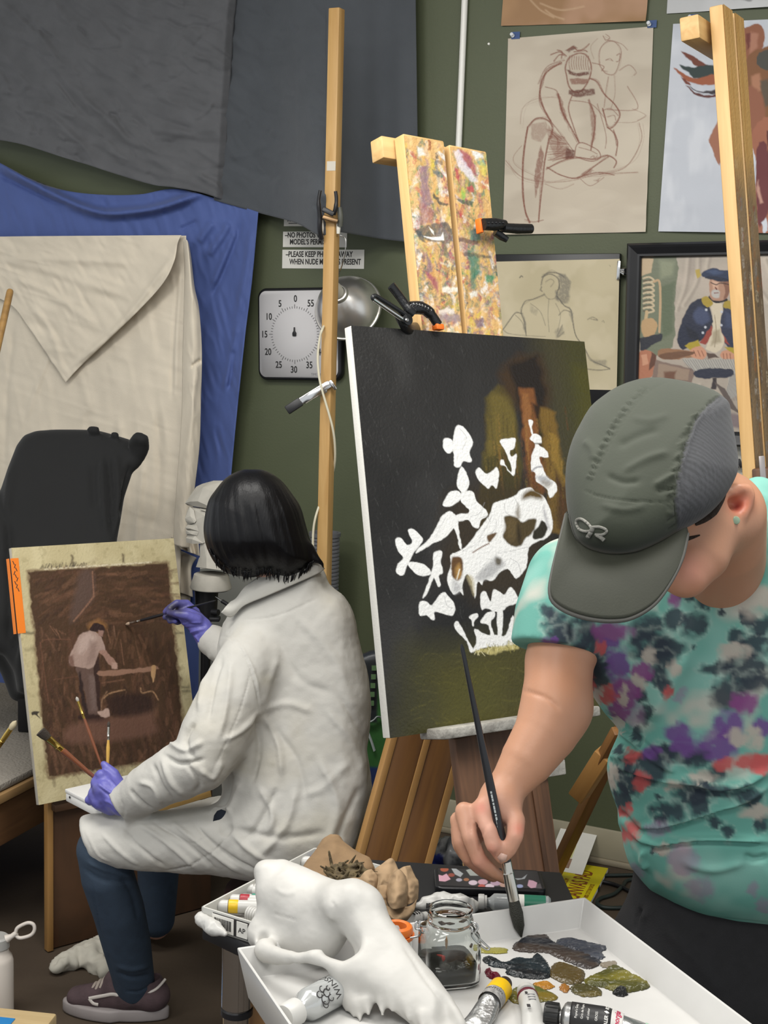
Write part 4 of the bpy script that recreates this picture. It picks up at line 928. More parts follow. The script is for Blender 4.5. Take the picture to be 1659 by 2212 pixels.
box('bracket', hp(640, 2490, -.05), [1, 0, 0], [0, 0, 1], (.030, .012, .03), M_blk, sd, .003)
a = hp(660, 2130, -.045); b = hp(760, 2200, -.06); c = hp(860, 2260, -.07)
tube('lever', [a, b], .0028, M_chr, sd, 8); tube('lever_grip', [b, c], .0055, M_blk, sd, 12)
tube('knob', [hp(600, 2380, -.05), hp(700, 2390, -.06)], .009, M_blk, sd, 12)
for sx, sy in ((1, 0), (-1, 0), (0, 1), (0, -1)): bar('foot', A([hb[0]-.012, hb[1], .02]), A([hb[0]-.012+sx*.18, hb[1]+sy*.18, .012]), .025, .018, M_blk, sd, bev=.003)
# grey plinth behind the sitter
p = W(520, 1270, .13); z = P(520, 1215, 4.4)[2]
box('grey_plinth', A([p[0]+.02, p[1], z/2]), [0, 0, 1], WX, (z, .22, .22), mat('plinth_grey', '#70716b', .7, var=.05), None, .003, label='plain grey plinth standing against the wall beside the plaster head', cat='plinth')

# ================================================================= post, lamp, clamp
M_pine = wood('pine', '#b0884f', '#c39e66', .5, kn=.25)
pa, pb = W(727.5, 19, .35), W(700, 1240, .35); dd = unit(pb-pa); pe = pa+dd*((pa[2])/-dd[2])
po = thing('wooden_post', pe, 'tall square pine post carrying the clamp lamp in front of wall', 'post')
ws = .0345
bar('upright', pe, pa, ws, ws, M_pine, po, side=WX, bev=.0025)
box('foot', pe+A([0, 0, .02]), WX, WN, (.4, .06, .04), M_pine, po, .003); box('foot', pe+A([0, 0, .02]), WN, WX, (.4, .06, .04), M_pine, po, .003)
pt = lambda y: pa+dd*np.linalg.norm((W(727.5-27.5*(y-19)/1221., y, .35)-pa))
box('paper_label', pt(360)+WN*(ws/2+.0004)+WX*.003, WX, -dd, (.028, .026, .0006), mat('label_white', '#c9c3b6', .7), po, 0)
M_alu = mat('aluminium_spun', '#e2e0dc', .30, metal=.9, bump=.12, bscale=22)
LD = Wd(715, 650, .35)
rimc = P(752, 666, LD+.27); ln = unit(P(729, 632, LD+.27-.105)-rimc)
lp = thing('clamp_lamp', rimc, 'spun aluminium clamp lamp with cream cord fixed on the wooden post', 'lamp')
R_ = .104
prof = [(R_*1.03, .0), (R_*1.0, .004), (R_*.97, .004), (R_*.96, .012), (R_*.90, .030), (R_*.78, .055), (R_*.60, .078), (R_*.42, .094), (R_*.30, .102), (R_*.27, .112), (R_*.22, .116)]
o = lathe('reflector', prof, rimc, ln, M_alu, lp, 48, cap=False); solidify(o, .001)
lathe('socket', [(0, .0), (R_*.2, .0), (R_*.2, .03), (R_*.17, .05), (R_*.15, .075), (0, .078)], rimc+ln*.112, ln, mat('socket_white', '#d9d5c8', .4), lp, 24)
lathe('bulb', [(0, -.07), (.018, -.065), (.03, -.045), (.03, -.03), (.016, .0), (.013, .03), (0, .03)], rimc+ln*.085, ln, mat('bulb_white', '#e6e4dc', .3), lp, 20)
pd_ = lambda x, y, dz=0.: P(x, y, Wd(715, y, .35)+dz)
tube('hook_wire', catmull([pd_(726, 512, .01), pd_(733, 508, -.03), pd_(745, 514, -.03), pd_(747, 530, -.03), pd_(742, 562, -.02), pd_(736, 582, 0), pd_(728, 600, .04)], 6), .0016, M_steel, lp, 8)
M_cord = mat('cord_cream', '#cfc9b2', .5)
cp = [pd_(708, 690, .05), pd_(697, 710, -.022), pd_(691, 730, -.026), pd_(686.5, 770, -.026), pd_(689, 810, -.03), pd_(695, 840, -.034), pd_(703, 868, -.034), pd_(711, 895, -.034), pd_(718, 922, -.03), pd_(722.5, 950, -.02), pd_(724, 985, 0), pd_(721, 1012, .02), pd_(712, 1040, .03), pd_(697, 1075, .02), pd_(688, 1097, .0), pd_(681, 1120, -.01), pd_(677, 1145, -.01), pd_(676, 1180, -.01), pd_(678, 1260, 0), pd_(690, 1400, .03)]
zf = cp[-1].copy(); zf[2] = .004; cp += [zf, zf+A([.1, .05, 0])]
tube('cord', catmull(cp, 6), .0036, M_cord, lp, 8)
# its spring clip
ck2 = 250/1536.; q2 = lambda x, y, dz=0: pd_(600+x*ck2, 560+y*ck2, dz-.03)
cl = bar('clip', q2(690, 1650, 0), q2(300, 1890, -.01), .021, .005, M_chr, lp, side=UP, bev=.001)
bar('clip', q2(700, 1690, .02), q2(320, 1880, .012), .021, .004, M_chr, lp, side=UP, bev=.001)
bar('clip_grip', q2(310, 1885, -.011), q2(120, 2010, -.014), .026, .012, M_blk, lp, side=UP, bev=.003)
bar('clip_jaw', q2(690, 1610, .0), q2(770, 1730, .0), .012, .010, M_chr, lp, side=FW, bev=.002)
bar('label', q2(520, 1790, -.0032), q2(360, 1890, -.0072), .012, .001, mat('label_white', '#c9c3b6', .7), lp, side=UP, bev=0)
# black spring clamp holding drape to the post
sc = thing('spring_clamp', pt(470), 'black spring clamp gripping the slate drape to the wooden post', 'clamp')
kc = 160/632.; q3 = lambda x, y, dz=0: pd_(640+x*kc, y*kc, dz-.01)
tube('handle', catmull([q3(205, 1625, -.03), q3(190, 1720, -.03), q3(200, 1850, -.025), q3(200, 1950, -.02), q3(215, 2040, -.01)], 5), [.006]*6+[.008]*6+[.009]*9, M_blk, sc, 10, flatk=.8)
tube('handle', catmull([q3(335, 1632, -.035), q3(342, 1700, -.035), q3(335, 1780, -.035), q3(318, 1830, -.03)], 5), [.005]*8+[.006]*8, M_blk, sc, 10)
tube('handle', catmull([q3(365, 1770, -.02), q3(378, 1850, -.02), q3(372, 1930, -.015)], 5), .008, mat('clamp_grey', '#55564f', .4), sc, 10)
bar('spring', q3(225, 1780, -.035), q3(320, 1830, -.038), .014, .008, M_blk, sc, side=UP); bar('spring', q3(225, 1850, -.03), q3(355, 1890, -.03), .012, .01, mat('bronze', '#6f5a43', .35, metal=1), sc, side=UP)
for x in (215, 358): tube('pad', [q3(x, 1880, -.012), q3(x+2, 1945, -.012), q3(x, 1995, -.012)], [.0055, .0065, .005], mat('pad_white', '#d3d0c6', .5), sc, 10)
# ================================================================= grey ribbed pipe and green bag
M_rib = mat('rib_grey', '#65666a', .55)
b0 = W(702, 1150, .14); zt = b0[2]
prof = [(0, 0)]
for i in range(int(zt/.012)): prof += [(.044, .012*i), (.047, .012*i+.003), (.047, .012*i+.008), (.044, .012*i+.011)]
prof += [(.049, zt-.012), (.050, zt), (.042, zt), (.040, zt-.08), (0, zt-.08)]
lathe('ribbed_pipe', prof, A([b0[0], b0[1], 0]), [0, 0, 1], M_rib, None, 28, label='grey ribbed pipe standing against the wall behind the wooden post', cat='pipe')
BD = 3.75
gb = thing('shopping_bag', P(835, 1680, BD)*A([1, 1, 0]), 'green shopping bag with black straps half hidden behind the dark canvas', 'bag')
s = S(); add_sil(s, [(765, 1420), (800, 1405), (850, 1400), (930, 1405), (935, 1700), (925, 1985), (770, 1985), (755, 1700)], BD, .12, .03)
def bagf(V, N):
    p = pixv(V); c = np.tile(lin('#2f5a2c'), (len(V), 1)); c[p[:, 1] < 1440] = lin('#20262e')
    st = (p[:, 0] < 822-(p[:, 1]-1430)*.06) & (p[:, 1] > 1425) & (p[:, 1] < 1558); c[st] = lin('#1d2124')
    lt = fbm(V, 22., 3)[:, None]; c = c*(.75+.5*lt); c[(p[:, 1] > 1655)] = lin('#1f2f57'); return c
solid('body', s, .008, mat('bag_woven', None, .4, attr='Col', bump=.3, bscale=40), gb, colf=bagf)
for i in range(5): box('lettering', P(808-i*1.3, 1443+i*19, BD-.128), RT, UP, (.012, .013, .001), mat('bag_letter', '#4d6a45', .5), gb, 0)
M_stw = mat('strap_white', '#9ea6a6', .6)
tube('strap', catmull([P(790, 1563, BD-.13), P(806, 1556, BD-.135), P(815, 1548, BD-.135), P(826, 1552, BD-.13), P(850, 1560, BD-.13)], 5), .006, M_stw, gb, 8, flatk=.3)
tube('strap', [P(794, 1580, BD-.13), P(802, 1600, BD-.132), P(809, 1622, BD-.13)], .006, M_stw, gb, 8, flatk=.3)
# ================================================================= dark canvas on its easel
def plane_pt(o, n, x, y, off=0.):
    r = ray(x, y); return CAM+((o+n*off-CAM)@n)/(r@n)*r
cvA = A([-.071, 2.642, 1.587]); exA = unit(A([.411, 3.014, 1.566])-cvA); eyA = unit(A([.023, 2.479, .855])-cvA); eyA = unit(eyA-exA*(eyA@exA)); nA = -np.cross(exA, eyA)
if nA@(CAM-cvA) < 0: nA = -nA
wA, hA = .609, .757
kd = 500/1659.; c13 = K(800, 850, kd)
cc = cvA+exA*wA/2+eyA*hA/2
ca = thing('canvas_painting', cc+eyA*hA/2, 'large dark stretched canvas with unpainted white skull and flower shapes on the easel', 'painting')
M_gesso = mat('canvas_gesso', '#cbc9c2', .7, bump=.1, bscale=300)
box('stretcher', cc-nA*.0115, exA, -eyA, (wA, hA, .021), M_gesso, ca, .002)
cv = Canvas(cvA+nA*.0003, exA, eyA, wA, hA, .00145)
cv.base('#262524'); cv.mottle('#343332', 6, .55, seed=1, sx=1.5); cv.mottle('#1b1a19', 5, .8, seed=2)
cf = lambda c, *p, s=6, a=1, w=6, **k: cv.fill(list(p), c, s, a, w, .05, **k)
cf('#3a3726', (1150, 700), (1300, 720), (1340, 1100), (1200, 1060), s=60, w=10); cf('#3c3b21', (1215, 720), (1300, 735), (1345, 1200), (1250, 1100), s=40); cf('#45431c', (1240, 790), (1300, 800), (1330, 1000), (1262, 1000), s=30, a=.8)
cf('#3c3a1f', (880, 1400), (1400, 1330), (1400, 1620), (850, 1620), s=90, w=14); cf('#433f1a', (940, 1440), (1120, 1390), (1400, 1380), (1400, 1560), (960, 1580), s=60, w=14); cf('#4a471b', (960, 1470), (1040, 1430), (1090, 1440), (1080, 1560), (960, 1570), s=40, a=.7)
cf('#4a4120', (1050, 860), (1075, 830), (1110, 850), (1125, 1000), (1120, 1140), (1030, 1140), (1045, 1000), s=8); cf('#5e5227', (1062, 850), (1090, 845), (1115, 900), (1105, 980), (1050, 990), s=12, a=.9); cf('#3e3a1c', (1045, 990), (1120, 960), (1120, 1110), (1040, 1100), s=20, a=.9)
cf('#37291b', (1075, 800), (1120, 765), (1170, 770), (1190, 860), (1180, 940), (1130, 900), (1090, 850), s=22); cf('#1f1a17', (1100, 790), (1160, 770), (1180, 850), (1150, 1000), (1135, 1000), (1125, 880), s=12)
cf('#6e4526', (1122, 840), (1150, 836), (1165, 900), (1180, 1000), (1170, 1080), (1140, 1060), (1132, 960), s=6); cf('#7f5530', (1128, 850), (1142, 850), (1152, 930), (1140, 1000), s=5, a=.9); cf('#2a1d14', (1150, 870), (1172, 880), (1186, 960), (1172, 1000), s=8)
cf('#6a5225', (1165, 880), (1200, 890), (1222, 1080), (1235, 1160), (1190, 1150), (1175, 1000), s=8); cf('#80652c', (1185, 930), (1205, 940), (1222, 1060), (1205, 1080), (1190, 1010), s=5, a=.9); cf('#43301b', (1195, 1000), (1225, 1060), (1245, 1160), (1205, 1140), s=14)
rs = np.random.RandomState(4)
for i in range(70):
    x = rs.uniform(1045, 1225); y = rs.uniform(880, 1080); L = rs.uniform(25, 110); c = ['#7a642c', '#5c3a20', '#2b2118', '#6a5a28', '#8a6a34', '#3d3a1a'][i % 6]
    cv.stroke([(x, y), (x+L*.06+rs.randn()*3, y+L)], rs.uniform(2, 6), c, .45, 3, 0, .9)
for i in range(260):
    x = rs.uniform(770, 1010); y = rs.uniform(720, 1350); a = rs.uniform(-.8, 2.2); L = rs.uniform(5, 20)
    cv.stroke([(x, y), (x+L*math.cos(a)*.5, y+L)], rs.uniform(.8, 2), '#4b4b4a', rs.uniform(.12, .5), 1, 0, .9)
for i in range(120):
    x = rs.uniform(880, 1240); y = rs.uniform(1430, 1570); t = rs.uniform(0, 6); r = rs.uniform(20, 60)
    cv.stroke([(x+r*math.cos(t+q), y+r*.6*math.sin(t+q)) for q in (0, .4, .8)], rs.uniform(1.5, 4), ['#5f5a22', '#38350f', '#6a6430'][i % 3], .25, 2, 3, .8)
WH = '#e0e0de'
def wf(*p, c=WH, s=1.6, w=1.5, a=1): cv.fill(c13(*p), c, s, a, w, .12, 4)
DK = '#2c2417'
for pol in ([(560, 760), (900, 560), (1240, 700), (1300, 1000), (1200, 1500), (760, 1480), (500, 1240)],): cv.fill(c13(*pol), '#33291a', 60, .75, 8)
wf((630, 225), (690, 265), (735, 350), (712, 420), (725, 490), (665, 488), (640, 530), (600, 520), (598, 440), (592, 400), (600, 290)); wf((525, 330), (560, 318), (590, 345), (590, 410), (555, 430), (522, 390))
wf((655, 520), (708, 630), (685, 700), (650, 705), (620, 640)); wf((520, 800), (560, 715), (620, 695), (650, 720), (640, 765), (580, 806)); wf((650, 710), (730, 700), (760, 770), (835, 845), (835, 880), (790, 910), (775, 962), (735, 955), (700, 905), (640, 915), (605, 885), (640, 862), (700, 860), (706, 830), (655, 780)); wf((598, 860), (625, 905), (640, 1010), (656, 1105), (640, 1105), (615, 1000), (595, 950))
wf((520, 870), (590, 850), (606, 940), (540, 1030), (440, 1080), (390, 1112), (325, 1146), (350, 1105), (430, 1030)); wf((180, 1050), (215, 1035), (268, 1088), (300, 1060), (268, 985), (300, 968), (340, 1000), (376, 1040), (355, 1090), (320, 1130), (272, 1215), (240, 1297), (200, 1300), (183, 1270), (198, 1220), (235, 1180), (195, 1120)); wf((268, 1215), (350, 1215), (410, 1245), (436, 1290), (380, 1308), (320, 1290)); wf((455, 1140), (515, 1130), (505, 1200), (522, 1280), (490, 1310), (506, 1370), (485, 1386), (462, 1330), (450, 1330), (410, 1430), (375, 1470), (395, 1400), (430, 1310), (450, 1230))
wf((350, 1510), (390, 1485), (438, 1520), (460, 1490), (520, 1425), (560, 1450), (606, 1520), (600, 1580), (560, 1590), (462, 1562), (462, 1615), (440, 1622), (400, 1590), (355, 1592))
wf((930, 340), (1000, 320), (1042, 325), (1030, 390), (1000, 410), (1012, 450), (1045, 435), (1046, 500), (1025, 588), (960, 520), (930, 510), (935, 475), (957, 480), (970, 520), (1008, 562), (1010, 520), (960, 400)); wf((755, 560), (780, 530), (840, 575), (905, 530), (922, 600), (905, 680), (870, 658), (840, 680), (770, 610))
wf((1135, 195), (1168, 195), (1158, 240), (1166, 290), (1155, 290)); wf((1150, 310), (1180, 288), (1222, 310), (1226, 358), (1200, 362), (1262, 410), (1275, 458), (1213, 455), (1230, 520), (1270, 600), (1330, 640), (1336, 700), (1290, 747), (1260, 680), (1190, 630), (1180, 570), (1153, 545), (1155, 450), (1182, 365), (1145, 330))
cv.stroke(c13((1160, 555), (1190, 530), (1230, 525)), 4, '#8d8d92', .8); cv.stroke(c13((1180, 358), (1225, 358)), 3, '#55524a', .8); wf((1190, 600), (1250, 590), (1300, 640), (1250, 660), c='#a9aaad', s=8); wf((1225, 640), (1240, 620), (1300, 640), (1270, 680), c='#8f887c', s=8, a=.6)
wf((1150, 675), (1080, 690), (1030, 735), (930, 770), (880, 790), (860, 860), (790, 960), (700, 1080), (640, 1130), (575, 1160), (575, 1240), (553, 1300), (560, 1380), (600, 1442), (640, 1420), (666, 1446), (660, 1380), (680, 1310), (700, 1300), (728, 1350), (750, 1468), (770, 1350), (800, 1372), (820, 1335), (880, 1342), (920, 1290), (985, 1258), (1045, 1328), (1120, 1240), (1130, 1130), (1160, 1080), (1270, 1030), (1306, 960), (1300, 870), (1250, 750), (1180, 700))
wf((1090, 760), (1100, 720), (1150, 685), (1225, 715), (1230, 760), (1150, 745), c='#54411f', s=10); wf((1040, 860), (1060, 790), (1075, 880), (1055, 900), c='#6f6552', s=8, a=.8); wf((958, 890), (1000, 875), (1050, 890), (1090, 920), (1140, 900), (1190, 905), (1165, 1000), (1110, 1040), (1080, 1090), (1010, 1092), (950, 1030), (970, 960), c='#463a22', s=4); wf((980, 900), (1040, 900), (1060, 1000), (1010, 1060), (970, 1000), c='#5a4b2e', s=14, a=.8); wf((1060, 930), (1080, 1010), (1065, 1080), (1050, 1000), c='#2d2414', s=8)
wf((1170, 990), (1200, 960), (1232, 910), (1272, 960), (1240, 1030), (1170, 1042), c='#29261c', s=3); wf((590, 1170), (650, 1178), (668, 1240), (650, 1320), (620, 1340), (585, 1300), (580, 1220), c='#5a3f24', s=4); wf((610, 1260), (640, 1220), (650, 1300), (615, 1330), c='#b58d4f', s=8, a=.7); cv.stroke(c13((620, 1330), (640, 1260)), 2.5, '#e2dccb', .9); wf((838, 1020), (905, 998), (880, 1040), (850, 1068), c='#5b4630', s=3); cv.stroke(c13((735, 1140), (790, 1105), (850, 1075)), 3, '#6a4a34', .8)
wf((755, 1330), (800, 1260), (880, 1190), (910, 1170), (965, 1220), (920, 1270), (880, 1310), (820, 1335), c='#9b9b9c', s=10, a=.8); wf((900, 1175), (940, 1190), (930, 1230), (900, 1220), c='#5f5a50', s=6); wf((690, 1310), (730, 1310), (750, 1400), (742, 1450), (720, 1390), c='#b0a583', s=6, a=.7); wf((590, 1340), (640, 1360), (650, 1410), (600, 1430), c='#a9a9aa', s=10, a=.8); wf((1245, 800), (1255, 850), (1290, 980), (1262, 930), (1240, 860), c='#9d9ca0', s=6, a=.8)
for p in ([(870, 880), (830, 960), (780, 1040)], [(900, 900), (900, 960), (860, 1010)], [(960, 790), (970, 850), (1000, 870)], [(1030, 740), (1060, 800)], [(660, 1130), (740, 1090), (800, 1040)], [(1130, 1100), (1000, 1130), (900, 1150)], [(1000, 1180), (1060, 1220), (1080, 1300)], [(640, 250), (690, 320), (660, 400)], [(540, 890), (500, 960), (470, 1030)], [(780, 900), (830, 880), (860, 920)], [(530, 1450), (550, 1520), (590, 1540)], [(820, 780), (780, 860), (720, 880)]): cv.stroke(c13(*p), 1.2, '#8e8e90', .6)
wf((1100, 1410), (1150, 1350), (1190, 1270), (1300, 1250), (1300, 1500), (1190, 1502), (1105, 1460)); wf((1168, 1210), (1260, 1110), (1300, 1110), (1300, 1230))
wf((790, 1440), (825, 1420), (860, 1490), (880, 1410), (925, 1420), (960, 1440), (1005, 1388), (1050, 1440), (1052, 1500), (990, 1520), (950, 1555), (890, 1562), (830, 1540), (795, 1546)); wf((908, 1550), (950, 1550), (942, 1735), (915, 1735)); wf((790, 1640), (830, 1580), (885, 1560), (890, 1600), (860, 1650), (892, 1735), (865, 1742), (845, 1660)); wf((705, 1600), (760, 1575), (770, 1600), (745, 1630), (742, 1668), (730, 1665), (728, 1630)); wf((608, 1640), (640, 1650), (700, 1770), (742, 1840), (715, 1852), (690, 1780), (610, 1690))
wf((735, 1850), (760, 1770), (748, 1690), (840, 1730), (900, 1730), (970, 1730), (1020, 1590), (1058, 1690), (1100, 1560), (1140, 1530), (1175, 1560), (1200, 1700), (1180, 1770), (1060, 1795), (950, 1822), (850, 1815), (760, 1842)); cv.fill(c13((740, 1842), (1060, 1785), (1060, 1830), (960, 1850), (880, 1868), (760, 1862)), '#b9ae72', 5, .9, 5, .1, 0, .5, 200)
for i in range(40):
    x = rs.uniform(740, 1160); y = 1850-(x-740)*.17+rs.uniform(-40, 10); cv.stroke(c13((x, y), (x+rs.uniform(-20, 30), y+rs.uniform(15, 45))), 1.6, ['#d9d2a8', '#8f8648', '#6b652c'][i % 3], .7)
me = cv.mesh(); link('painted_face', me, mat('paint_oil', None, .38, attr='Col', bump=.35, bscale=170, spec=.35), ca, recenter(me, cc))
ea = thing('studio_easel', A([.27, 2.75, 0]), 'wooden studio easel with paint-crusted twin planks holding the dark canvas', 'easel')
o1 = cvA-nA*.0235
M_pl = wood('easel_pine', '#b8925c', '#caa771', .55, kn=.5); M_dk = wood('easel_worn', '#4c3424', '#6d4b33', .6, kn=.4)
def paintface(cv, seed, n, cols, base, yr, dark=0.):
    cv.base(base[0]); cv.mottle(base[1], 30, .7, seed=seed, sx=3, sy=.2); r = np.random.RandomState(seed)
    x0, x1, y0, y1 = cv.px.min(), cv.px.max(), cv.py.min(), cv.py.max()
    for i in range(n):
        x = r.uniform(x0, x1); y = y0+(y1-y0)*r.beta(1.2, 1.1)
        c = cols[int(r.rand()*len(cols)) % len(cols)]; a = r.normal(1.5, .5); L = r.uniform(6, 38); w = r.uniform(2, 11)
        cv.stroke([(x, y), (x+L*.5*math.cos(a)+r.randn()*3, y+L*.5*math.sin(a)), (x+L*math.cos(a), y+L*math.sin(a))], w, c, r.uniform(.3, .85), 2, 4, .8)
    return cv
SPL = ['#7a5a63', '#8d6f78', '#6b7a4c', '#8a9a5c', '#46705c', '#2f5f50', '#b9a63e', '#a33b44', '#8f4a58', '#3b4046', '#55606a', '#c7c3bd', '#d8d3cc', '#9a8f86', '#cfa24e', '#b98a4a', '#c99d5e', '#4f5450']
ke = 400/1659.; cE = K(780, 270, ke)
def mast(tl, tr, bl, br, t, zend, m, m2, seed, n, detail=None):
    a = plane_pt(o1, nA, *tl); b = plane_pt(o1, nA, *tr); c = plane_pt(o1, nA, *bl); d = plane_pt(o1, nA, *br)
    w = (np.linalg.norm(b-a)+np.linalg.norm(d-c))/2; ax = unit((c-a)+(d-b)); top = (a+b)/2; L = (top[2]-zend)/-ax[2]; end = top+ax*L
    bar('plank', top-nA*t/2, end-nA*t/2, w, t, m, ea, side=exA, bev=.003)
    ex = unit(exA-ax*(exA@ax)); g = Canvas(top-ex*w*.485+ax*.004+nA*.0006, ex, ax, w*.97, .60, .0017)
    paintface(g, seed, n, SPL, ('#bd9862', '#cbab78'), None)
    if detail: detail(g)
    me = g.mesh(); link('paint_crust', me, mat('paint_crust', None, .5, attr='Col', bump=.5, bscale=120), ea, recenter(me, top)); return top, ax, w
def det1(g):
    f = lambda c, *p, s=3, a=.85: g.fill(cE(*p), c, s, a, 4, .12, 0, .4, 220)
    f('#7d6470', (520, 380), (590, 360), (600, 520), (640, 700), (560, 760), (530, 560), s=6); f('#8f5a5c', (540, 700), (660, 760), (640, 880), (500, 900), s=8, a=.7); f('#55504c', (560, 900), (760, 870), (820, 960), (800, 1060), (600, 1040), (480, 960), a=.8); g.fill(cE((535, 990), (620, 1005), (715, 1000), (735, 960), (745, 1035), (640, 1030)), '#d8d7d3', 1.5); g.fill(cE((605, 910), (650, 950), (655, 990), (630, 960)), '#cfcdc6', 1.5); f('#3d454a', (480, 940), (540, 960), (580, 1060), (520, 1030)); f('#7a6570', (590, 1120), (640, 1300), (600, 1340), (580, 1200), s=5); f('#8c4357', (570, 1300), (640, 1340), (700, 1420), (690, 1520), (650, 1460), s=5); f('#d5cfc4', (735, 1450), (860, 1450), (870, 1500), (730, 1500)); f('#cfc6bf', (700, 1660), (830, 1640), (840, 1690), (710, 1700)); f('#8d7c80', (690, 1700), (880, 1690), (890, 1760), (700, 1760), s=8); f('#c9c9c3', (500, 190), (560, 200), (570, 270), (510, 280), s=5); f('#7e3f2c', (600, 130), (622, 130), (618, 240), (600, 230)); f('#3b3c3a', (650, 600), (720, 690), (780, 710), (770, 735), (700, 710), (640, 640), s=2); f('#4f5b60', (640, 390), (720, 430), (700, 470), (650, 430)); f('#5a4a40', (620, 300), (740, 320), (740, 370), (690, 340), s=2, a=.6); f('#55584a', (720, 1040), (770, 1060), (780, 1160), (740, 1160), s=5, a=.7)
def det2(g):
    f = lambda c, *p, s=3, a=.85: g.fill(cE(*p), c, s, a, 4, .12, 0, .4, 220)
    f('#8c4458', (870, 210), (960, 250), (1010, 340), (1040, 480), (980, 420), (900, 330), s=5); f('#c4bfc6', (830, 230), (880, 220), (930, 330), (1050, 510), (980, 500), (880, 380), s=4, a=.8); f('#a03f48', (840, 380), (880, 390), (880, 520), (850, 480)); f('#a5404a', (940, 560), (1000, 540), (1010, 610), (960, 600)); f('#c9cfd0', (990, 230), (1080, 260), (1100, 290), (1030, 320), s=4); f('#5f8a84', (1050, 320), (1110, 310), (1110, 370), (1060, 360)); f('#7fa84e', (900, 560), (940, 600), (920, 700), (900, 660), s=5); f('#3c4a40', (840, 660), (1010, 690), (1000, 730), (900, 700), s=2, a=.8); f('#3f6d68', (960, 960), (1060, 900), (1060, 1040), (980, 1040), s=5); f('#2f6a55', (960, 1140), (1050, 1180), (1070, 1320), (1000, 1400), (970, 1300), s=6); f('#2f7a58', (1110, 1340), (1190, 1350), (1180, 1430), (1110, 1400), s=5); f('#5e4a44', (880, 1000), (1060, 1040), (1050, 1080), (890, 1050)); f('#44443e', (920, 1130), (1170, 1170), (1170, 1200), (930, 1170), a=.7); f('#bdb84e', (1060, 300), (1130, 380), (1110, 470), (1060, 400), s=6, a=.6); f('#6d5664', (1010, 1750), (1090, 1720), (1100, 1800), (1030, 1820), s=5); f('#c9c9c0', (970, 1500), (1050, 1490), (1050, 1540), (980, 1550), s=4); f('#55705c', (980, 1330), (1030, 1400), (1020, 1480), (980, 1470), s=5)
t1, axA, w1 = mast((872.8, 288), (957, 304), (909, 709), (1000.6, 718), .030, .02, M_pl, None, 21, 900, det1)
t2, _, w2 = mast((969, 311), (1052, 328), (1009, 716), (1086, 723), .030, .02, M_pl, None, 22, 900, det2)
# block behind the top, cross pieces, worn base board, shelf
box('head_block', plane_pt(o1, nA, 905, 338, -.052), exA, axA, (.215, .045, .038), M_pl, ea, .003)
def inpl(x, y, off): return plane_pt(o1, nA, x, y, off)
a = (inpl(987, 1588, .006)+inpl(1180, 1560, .006))/2; b = (inpl(1030, 1933, .006)+inpl(1226, 1933, .006))/2
bb_ = b+unit(b-a)*(b[2]-.03)/-unit(b-a)[2]
bar('base_board', a+nA*.008-exA*.026, bb_+nA*.008-exA*.026, .222, .022, M_dk, ea, side=exA, bev=.003)
for off in (-.05, .05): bar('groove_strip', a+nA*.0205-exA*.012+exA*off, a+nA*.0205+exA*off+unit(b-a)*.3, .012, .004, M_dk, ea, side=exA, bev=.001)
M_shelf = mat('shelf_painted', '#77736d', .45, var=.8, vscale=28, col2='#b9b6ae', bump=.6, bscale=90)
sa = inpl(941, 1577, .05); sb = inpl(1277, 1527, .05); sd_ = unit(sb-sa); ctr = (sa+sb)/2-nA*.012+eyA*.008
box('shelf', ctr, sd_, nA, (np.linalg.norm(sb-sa), .075, .020), M_shelf, ea, .004)
box('shelf_end', inpl(1270, 1526, .052)+eyA*.004, sd_, nA, (.012, .02, .022), glass('clear_plastic', '#e9efec', .1), ea, .003)
sa = inpl(1120, 1671, .025); sb = inpl(1215, 1656, .025); box('crossbar', (sa+sb)/2, sb-sa, -eyA, (np.linalg.norm(sb-sa), .030, .02), M_shelf, ea, .003)
# splayed side board with pale edge strips
n2 = unit(nA*.9+A([0, 0, .0])); o2 = P(920, 1600, 2.92)
q = [plane_pt(o2, unit(A([.30, -.95, .05])), *p) for p in ((845, 1560), (1016, 1560), (930, 1900), (742, 1900))]
n3 = unit(A([.30, -.95, .05])); ax = unit((q[3]-q[0])+(q[2]-q[1])); exb = unit((q[1]-q[0])-ax*((q[1]-q[0])@ax)); tm = (q[0]+q[1])/2; wb = np.linalg.norm(q[1]-q[0])*.94
L = (tm[2]-.02)/-ax[2]; M_leg = wood('leg_pine', '#6d4a2a', '#80592f', .5, knots='#2a170c', kn=.9); M_strip = wood('leg_strip', '#96703f', '#a47c49', .5, kn=.2)
cols = [(.0, .09, M_strip), (.09, .44, M_leg), (.44, .53, M_strip), (.53, .90, M_leg), (.90, 1.0, M_strip)]
for f0, f1, m in cols:
    xm = exb*wb*((f0+f1)/2-.5); bar('side_board' if f1-f0 > .2 else 'edge_strip', tm+xm, tm+xm+ax*L, wb*(f1-f0), .024 if f1-f0 > .2 else .028, m, ea, side=exb, bev=.002)
# clamps with orange tips
M_or = mat('plastic_orange', '#dd6a1c', .45); M_cl = mat('clamp_black', '#151618', .3, bump=.2, bscale=200)
sc = thing('spring_clamp', inpl(945, 712, .03), 'black spring clamp with orange tips biting the top edge of the canvas', 'clamp')
e2 = lambda x, y, o=0.: inpl(780+x*ke, 270+y*ke, .035+o)
tube('handle', catmull([e2(270, 1440), e2(340, 1530), e2(420, 1640, .004), e2(470, 1690, .005)], 6), [.0095]*12+[.011]*7, M_cl, sc, 14, flatk=.7, ref=nA)
tube('handle', [e2(130, 1530, .01), e2(260, 1610, .012), e2(400, 1700, .012)], .0045, M_cl, sc, 10); tube('handle', [e2(110, 1560, .01), e2(240, 1650, .012), e2(380, 1745, .012)], .0045, M_chr, sc, 10); tube('handle_end', catmull([e2(130, 1530, .01), e2(105, 1540, .01), e2(112, 1562, .01)], 5), .0045, M_cl, sc, 10)
